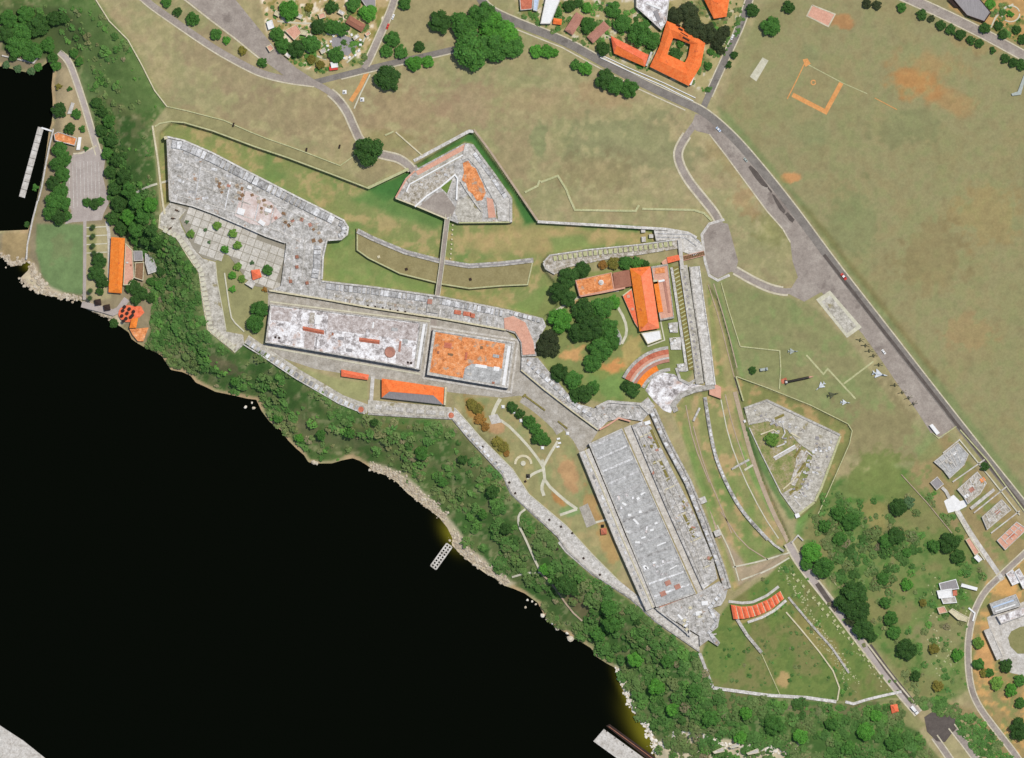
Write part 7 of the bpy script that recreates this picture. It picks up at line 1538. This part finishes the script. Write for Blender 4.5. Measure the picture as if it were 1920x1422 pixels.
cluster('in the hedge row of the triangular garden', 'left', [(961, 764, 11, 'd'), (975, 776, 10, 'd'), (992, 790, 13, 'm'), (1004, 804, 12, 'm'), (1014, 820, 14, 'm'), (1024, 826, 10, 'm'), (1004, 824, 9, 'd')])
cluster('in the triangular garden beside the promenade', 'left', [(884, 758, 11, 'o'), (896, 768, 10, 'o'), (900, 786, 11, 'r'), (910, 800, 9, 'r'), (932, 828, 11, 'o'), (944, 838, 10, 'o'), (950, 850, 7, 'r')], shrub=True, hs=.7)
cluster('alone in the right ravelin', 'left', [(1447, 824, 13, 'y')])
cluster('beside the radar trailer', 'left', [(1411, 694, 8, 'd')])
cluster('below the white pavilion', 'left', [(1263, 637, 5, 'o')], shrub=True)
cluster('beside the gate of the lower road', 'top', [(1520, 1036, 21, 'b'), (1544, 1062, 22, 'm'), (1512, 1058, 12, 'm')])
cluster('in the dark clump right of the lower road', 'top', [(1602, 1112, 24, 'd'), (1584, 1132, 20, 'd'), (1610, 1146, 22, 'd'), (1618, 1176, 20, 'd'), (1634, 1194, 12, 'd'), (1596, 1160, 14, 'k')])
cluster('in the wood below the right ravelin', 'left', [(1546, 986, 13, 'm'), (1572, 962, 14, 'm'), (1594, 976, 18, 'm'), (1684, 952, 17, 'd'), (1704, 942, 12, 'g'), (1680, 1006, 17, 'd'), (1660, 1016, 14, 'm'), (1700, 1036, 9, 'm'), (1780, 1016, 20, 'd'), (1752, 1024, 13, 'm'), (1796, 1044, 14, 'd'), (1574, 1010, 13, 'm')])
cluster('in the clearing left of the estate road', 'top', [(1670, 1160, 14, 'm'), (1676, 1186, 13, 'm'), (1698, 1216, 21, 'd'), (1750, 1217, 11, 'o'), (1716, 1268, 11, 'd'), (1758, 1286, 11, 'o'), (1700, 1096, 12, 'b'), (1655, 1085, 12, 'm'), (1730, 1130, 8, 'o'), (1660, 1130, 12, 'm')])
cluster('along the estate road at lower right', 'top', [(1795, 1228, 12, 'b'), (1834, 1206, 11, 'y'), (1835, 1245, 12, 'm'), (1855, 1262, 9, 'm'), (1886, 1248, 13, 'd'), (1868, 1280, 14, 'y'), (1895, 1294, 13, 'b'), (1912, 1276, 12, 'm'), (1912, 1318, 11, 'm'), (1912, 1366, 20, 'd'), (1845, 1262, 8, 'o')])
cluster('beside the main road at the ruined houses', 'left', [(1846, 875, 9, 'd')])
cluster('on the slope above the footpath cove', 'left', [(1062, 1098, 20, 'd'), (1046, 1090, 12, 'd'), (1078, 1108, 10, 'd'), (1020, 1068, 11, 'b'), (1140, 1140, 16, 'm'), (1148, 1170, 17, 'm'), (1196, 1168, 7, 'd')])
cluster('on the slope below the long barracks', 'left', [(520, 785, 9, 'm'), (600, 815, 10, 'm'), (655, 812, 11, 'm'), (702, 792, 8, 'd'), (790, 850, 13, 'm'), (868, 862, 10, 'd'), (925, 922, 13, 'd'), (905, 965, 10, 'm'), (948, 992, 11, 'd'), (830, 905, 9, 'm'), (560, 822, 8, 'b'), (440, 715, 9, 'm')])
cluster('on the lowest stretch of the harbour slope', 'left', [(1122, 1190, 14, 'm'), (1192, 1238, 15, 'b'), (1232, 1290, 17, 'b'), (1252, 1240, 13, 'm'), (1302, 1296, 13, 'm'), (1262, 1332, 13, 'b'), (1332, 1348, 15, 'm'), (1398, 1338, 13, 'b'), (1452, 1360, 17, 'm'), (1502, 1382, 15, 'b'), (1560, 1358, 13, 'm'), (1622, 1372, 17, 'b'), (1678, 1392, 17, 'm'), (1642, 1342, 11, 'b'), (1388, 1384, 13, 'b'), (1590, 1402, 14, 'm')])
# palms along the quay walk
pv, pf = [], []
for k in range(13):
    a = 2 * math.pi * k / 13 + .1; pts = [(0, .25, 0), (.9, .42, .32), (1.8, .36, .2), (2.6, .1, -.5)]; i0 = len(pv)
    for d, w, z in pts:
        for q in (-1, 1): pv.append((d * math.cos(a) - q * w * math.sin(a), d * math.sin(a) + q * w * math.cos(a), z))
    for j in range(3): pf.append((i0 + 2 * j, i0 + 2 * j + 1, i0 + 2 * j + 3, i0 + 2 * j + 2))
PALM = bpy.data.meshes.new('fronds'); PALM.from_pydata(pv, [], pf); set_cover(PALM, np.ones((len(pv), 3))); PALM.materials.append(M['leaf'])
for k, (x, y) in enumerate(((172, 425), (172, 442), (172, 460), (174, 474), (167, 545), (166, 559))):
    r_ = empty('palm_tree', x, y, ZL, ORD[k] + ' small palm from the top in the row along the quay walk', 'palm tree', 'palms along the quay walk')
    o = bpy.data.objects.new('fronds', PALM); COL.objects.link(o); o.parent = r_; o.location = (0, 0, 5.5); o.color = (.03, .055, .014, 1)
    o = bpy.data.objects.new('trunk', boxmesh(.35, .35, 5.5, M['bark'])); COL.objects.link(o); o.parent = r_

# ------------------------------------------------------------------ scrub and woodland mass on the slopes (uncountable)
NZ = lambda A_, x, y: A_[int((y + MG) / STEP), int((x + MG) / STEP)]
PAL = np.array([(.062, .142, .030), (.086, .172, .040), (.050, .112, .024), (.122, .175, .054), (.160, .165, .066), (.185, .165, .085), (.092, .205, .038), (.070, .155, .036)])
def scrub(name, label, n, test, rmin, rmax, leaves, weights, seed, zlift=.1, gain=1.0):
    r = np.random.default_rng(seed); V, Co = [], []; tries = 0; cnt = 0
    x0, x1, y0, y1 = test[1]
    wts = np.array(weights, float); wts /= wts.sum()
    while cnt < n and tries < n * 30:
        tries += 1
        x = r.uniform(x0, x1); y = r.uniform(y0, y1)
        if not test[0](x, y): continue
        cnt += 1
        R = (rmin + (rmax - rmin) * r.random() ** 2.2) * (.6 + .9 * NZ(N_S2, x, y)); z = H(x, y) + zlift; nl = max(8, int(leaves * (R / rmax)))
        w2 = wts * np.exp(3.0 * np.sin(NZ(N_M2, x, y) * 23 + np.arange(len(PAL)) * 1.7)); tone = PAL[r.choice(len(PAL), p=w2 / w2.sum())] * r.uniform(.85, 1.12) * gain
        if NZ(N_M2, x, y) > .56: tone = tone * .6 + PAL[4] * .4
        if NZ(N_MID, x, y) > .54: tone = tone * .6 + PAL[0] * .4
        d = r.normal(size=(nl, 3)); d[:, 2] = np.abs(d[:, 2]); d /= np.linalg.norm(d, axis=1)[:, None]
        p = np.array([X(x), Yy(y), z]) + d * R * np.array([1, 1, .28]) * (1 - .35 * r.random((nl, 1)) ** 2) + np.array([0, 0, R * .12])
        nn = d * .5 + r.normal(size=(nl, 3)) * .28 + np.array([0, 0, .8]); nn /= np.linalg.norm(nn, axis=1)[:, None]
        a = np.cross(nn, r.normal(size=(nl, 3))); a /= np.linalg.norm(a, axis=1)[:, None]; b_ = np.cross(nn, a)
        s = min(1.0, .36 + R * .22) * r.uniform(.7, 1.25, (nl, 1))
        quad = np.stack([p - a * s - b_ * s * .6, p + a * s * .3 - b_ * s, p + a * s + b_ * s * .4, p - a * s * .3 + b_ * s], 1)
        V.append(quad.reshape(-1, 3)); q = r.uniform(.88, 1.12, (nl, 1)); Co.append(np.repeat(q * tone, 4, 0))
    V = np.concatenate(V); Co = np.concatenate(Co); nq = len(V) // 4
    me = bpy.data.meshes.new(name); me.vertices.add(len(V)); me.vertices.foreach_set('co', V.astype(np.float32).ravel())
    me.loops.add(nq * 4); me.loops.foreach_set('vertex_index', np.arange(nq * 4, dtype=np.int32))
    me.polygons.add(nq); me.polygons.foreach_set('loop_start', np.arange(0, nq * 4, 4, dtype=np.int32))
    me.update(calc_edges=True); set_cover(me, Co); me.materials.append(M['scrub'])
    o = bpy.data.objects.new(name, me); COL.objects.link(o); tag(o, label, 'scrub', None, 'stuff'); return o
D = lambda A_: (lambda x, y: A_[int((y + MG) / STEP), int((x + MG) / STEP)])
dw, dpl, dlf = D(d_w), D(d_p), D(d_l)
FP = [(985, 955), (972, 965), (972, 985), (985, 1010), (1000, 1045), (1014, 1074), (1036, 1096), (1070, 1146), (1092, 1166), (960, 1084), (985, 1076)]
FPd = densify(FP, 3)
def slope_ok(x, y):
    if not (dw(x, y) > 3 and dpl(x, y) > 4 and dlf(x, y) > 3): return False
    if 955 < x < 1100 and 950 < y < 1170 and any((x - a) ** 2 + (y - b_) ** 2 < 40 for a, b_ in FPd): return False
    if 690 < x < 970 and 860 < y < 1110 and dw(x, y) < 13: return False
    return True
nzm = lambda x, y: NZ(N_SM, x, y)
scrub('slope_scrub', 'green scrub covering the upper left slope beside the dry field', 300, (lambda x, y: slope_ok(x, y) and nzm(x, y) > .45, (60, 312, 0, 660)), .7, 3.0, 30, (1, 3, .4, 6, 2, .3, 4, 1), 1)
scrub('wood_undergrowth', 'undergrowth filling the wood right of the parking lot', 260, (lambda x, y: inpoly(x, y, [(170, 190), (190, 180), (225, 260), (250, 330), (292, 370), (292, 440), (250, 440), (200, 410), (205, 340), (196, 290)]), (165, 300, 175, 450)), 1.0, 3.6, 34, (4, 4, 5, 2, .3, .1, 2, 3), 21, gain=.75)
scrub('slope_scrub', 'mixed green scrub covering the harbour slope below the barracks', 620, (lambda x, y: slope_ok(x, y) and nzm(x, y) > .47, (290, 975, 600, 1100)), 1.0, 4.2, 44, (3, 4, 1.5, 5, 2.5, .8, 3, 2), 2)
scrub('slope_scrub', 'dense dark scrub covering the lower harbour slope', 1500, (lambda x, y: slope_ok(x, y) and nzm(x, y) > .37, (930, 1760, 930, 1440)), 1.4, 5.2, 60, (5, 4, 4, 3.5, 1.4, .5, 3, 3), 3, gain=.88)
scrub('bank_thicket', 'dense thicket on the steep bank right of the quayside restaurant', 520, (lambda x, y: slope_ok(x, y) and x + (y - 380) * .12 > 255, (250, 390, 440, 700)), 1.4, 3.6, 36, (4, 4, 4, 3, .6, .3, 3, 4), 4, gain=.85)
WR = WOOD_R
scrub('wood_undergrowth', 'undergrowth and young trees of the wood right of the lower road', 340, (lambda x, y: inpoly(x, y, WR) and NZ(N_S2, x, y) > .5 and y > 925, (1490, 1850, 880, 1330)), .7, 3.2, 28, (2, 4, 1.5, 5, 2.4, .8, 3, 2), 5)
WM = [(1515, 960), (1600, 940), (1720, 990), (1730, 1070), (1640, 1100), (1560, 1085)]
scrub('wood_canopy', 'merging green canopy of the wood below the right ravelin', 170, (lambda x, y: inpoly(x, y, WM) and NZ(N_SM, x, y) > .42, (1500, 1740, 930, 1110)), 1.5, 5.5, 60, (4, 4, 4, 3, .6, .2, 2, 3), 15, gain=.8)
scrub('enclosure_scrub', 'low scrub growing in the lower green enclosure', 170, (lambda x, y: inpoly(x, y, HORN) and NZ(N_S2, x, y) > .52, (1310, 1700, 1040, 1320)), .6, 1.6, 18, (3, 3, 2, 3, 1, .3, 2, 2), 6)
VB = [(1700, 1312), (1760, 1306), (1800, 1325), (1860, 1370), (1900, 1430), (1840, 1430), (1800, 1372), (1790, 1345), (1745, 1333)]
scrub('roadside_scrub', 'dense green scrub beside the dark roundabout', 240, (lambda x, y: inpoly(x, y, VB), (1690, 1910, 1300, 1430)), 1.2, 3.0, 32, (4, 4, 3, 2, .4, .2, 3, 3), 7)
scrub('village_scrub', 'garden bushes between the village houses at the top', 950, (lambda x, y: (inpoly(x, y, VILLAGE) or inpoly(x, y, V2) or inpoly(x, y, V3)) and NZ(N_S2, x, y) > .46 and not (690 < x < 760), (470, 1920, 4, 180)), .6, 2.3, 24, (3, 4, 2, 3, 1, .5, 6, 1), 8)
scrub('shore_bushes', 'bushes among the sheds behind the quayside restaurant', 130, (lambda x, y: 250 < x < 330 and 500 < y < 640 and dw(x, y) > 4 and not (245 < x < 298 and y < 530) and not (225 < x < 282 and 565 < y), (250, 330, 500, 640)), .8, 2.2, 26, (3, 3, 3, 3, 1.5, 1, 2, 1), 9)
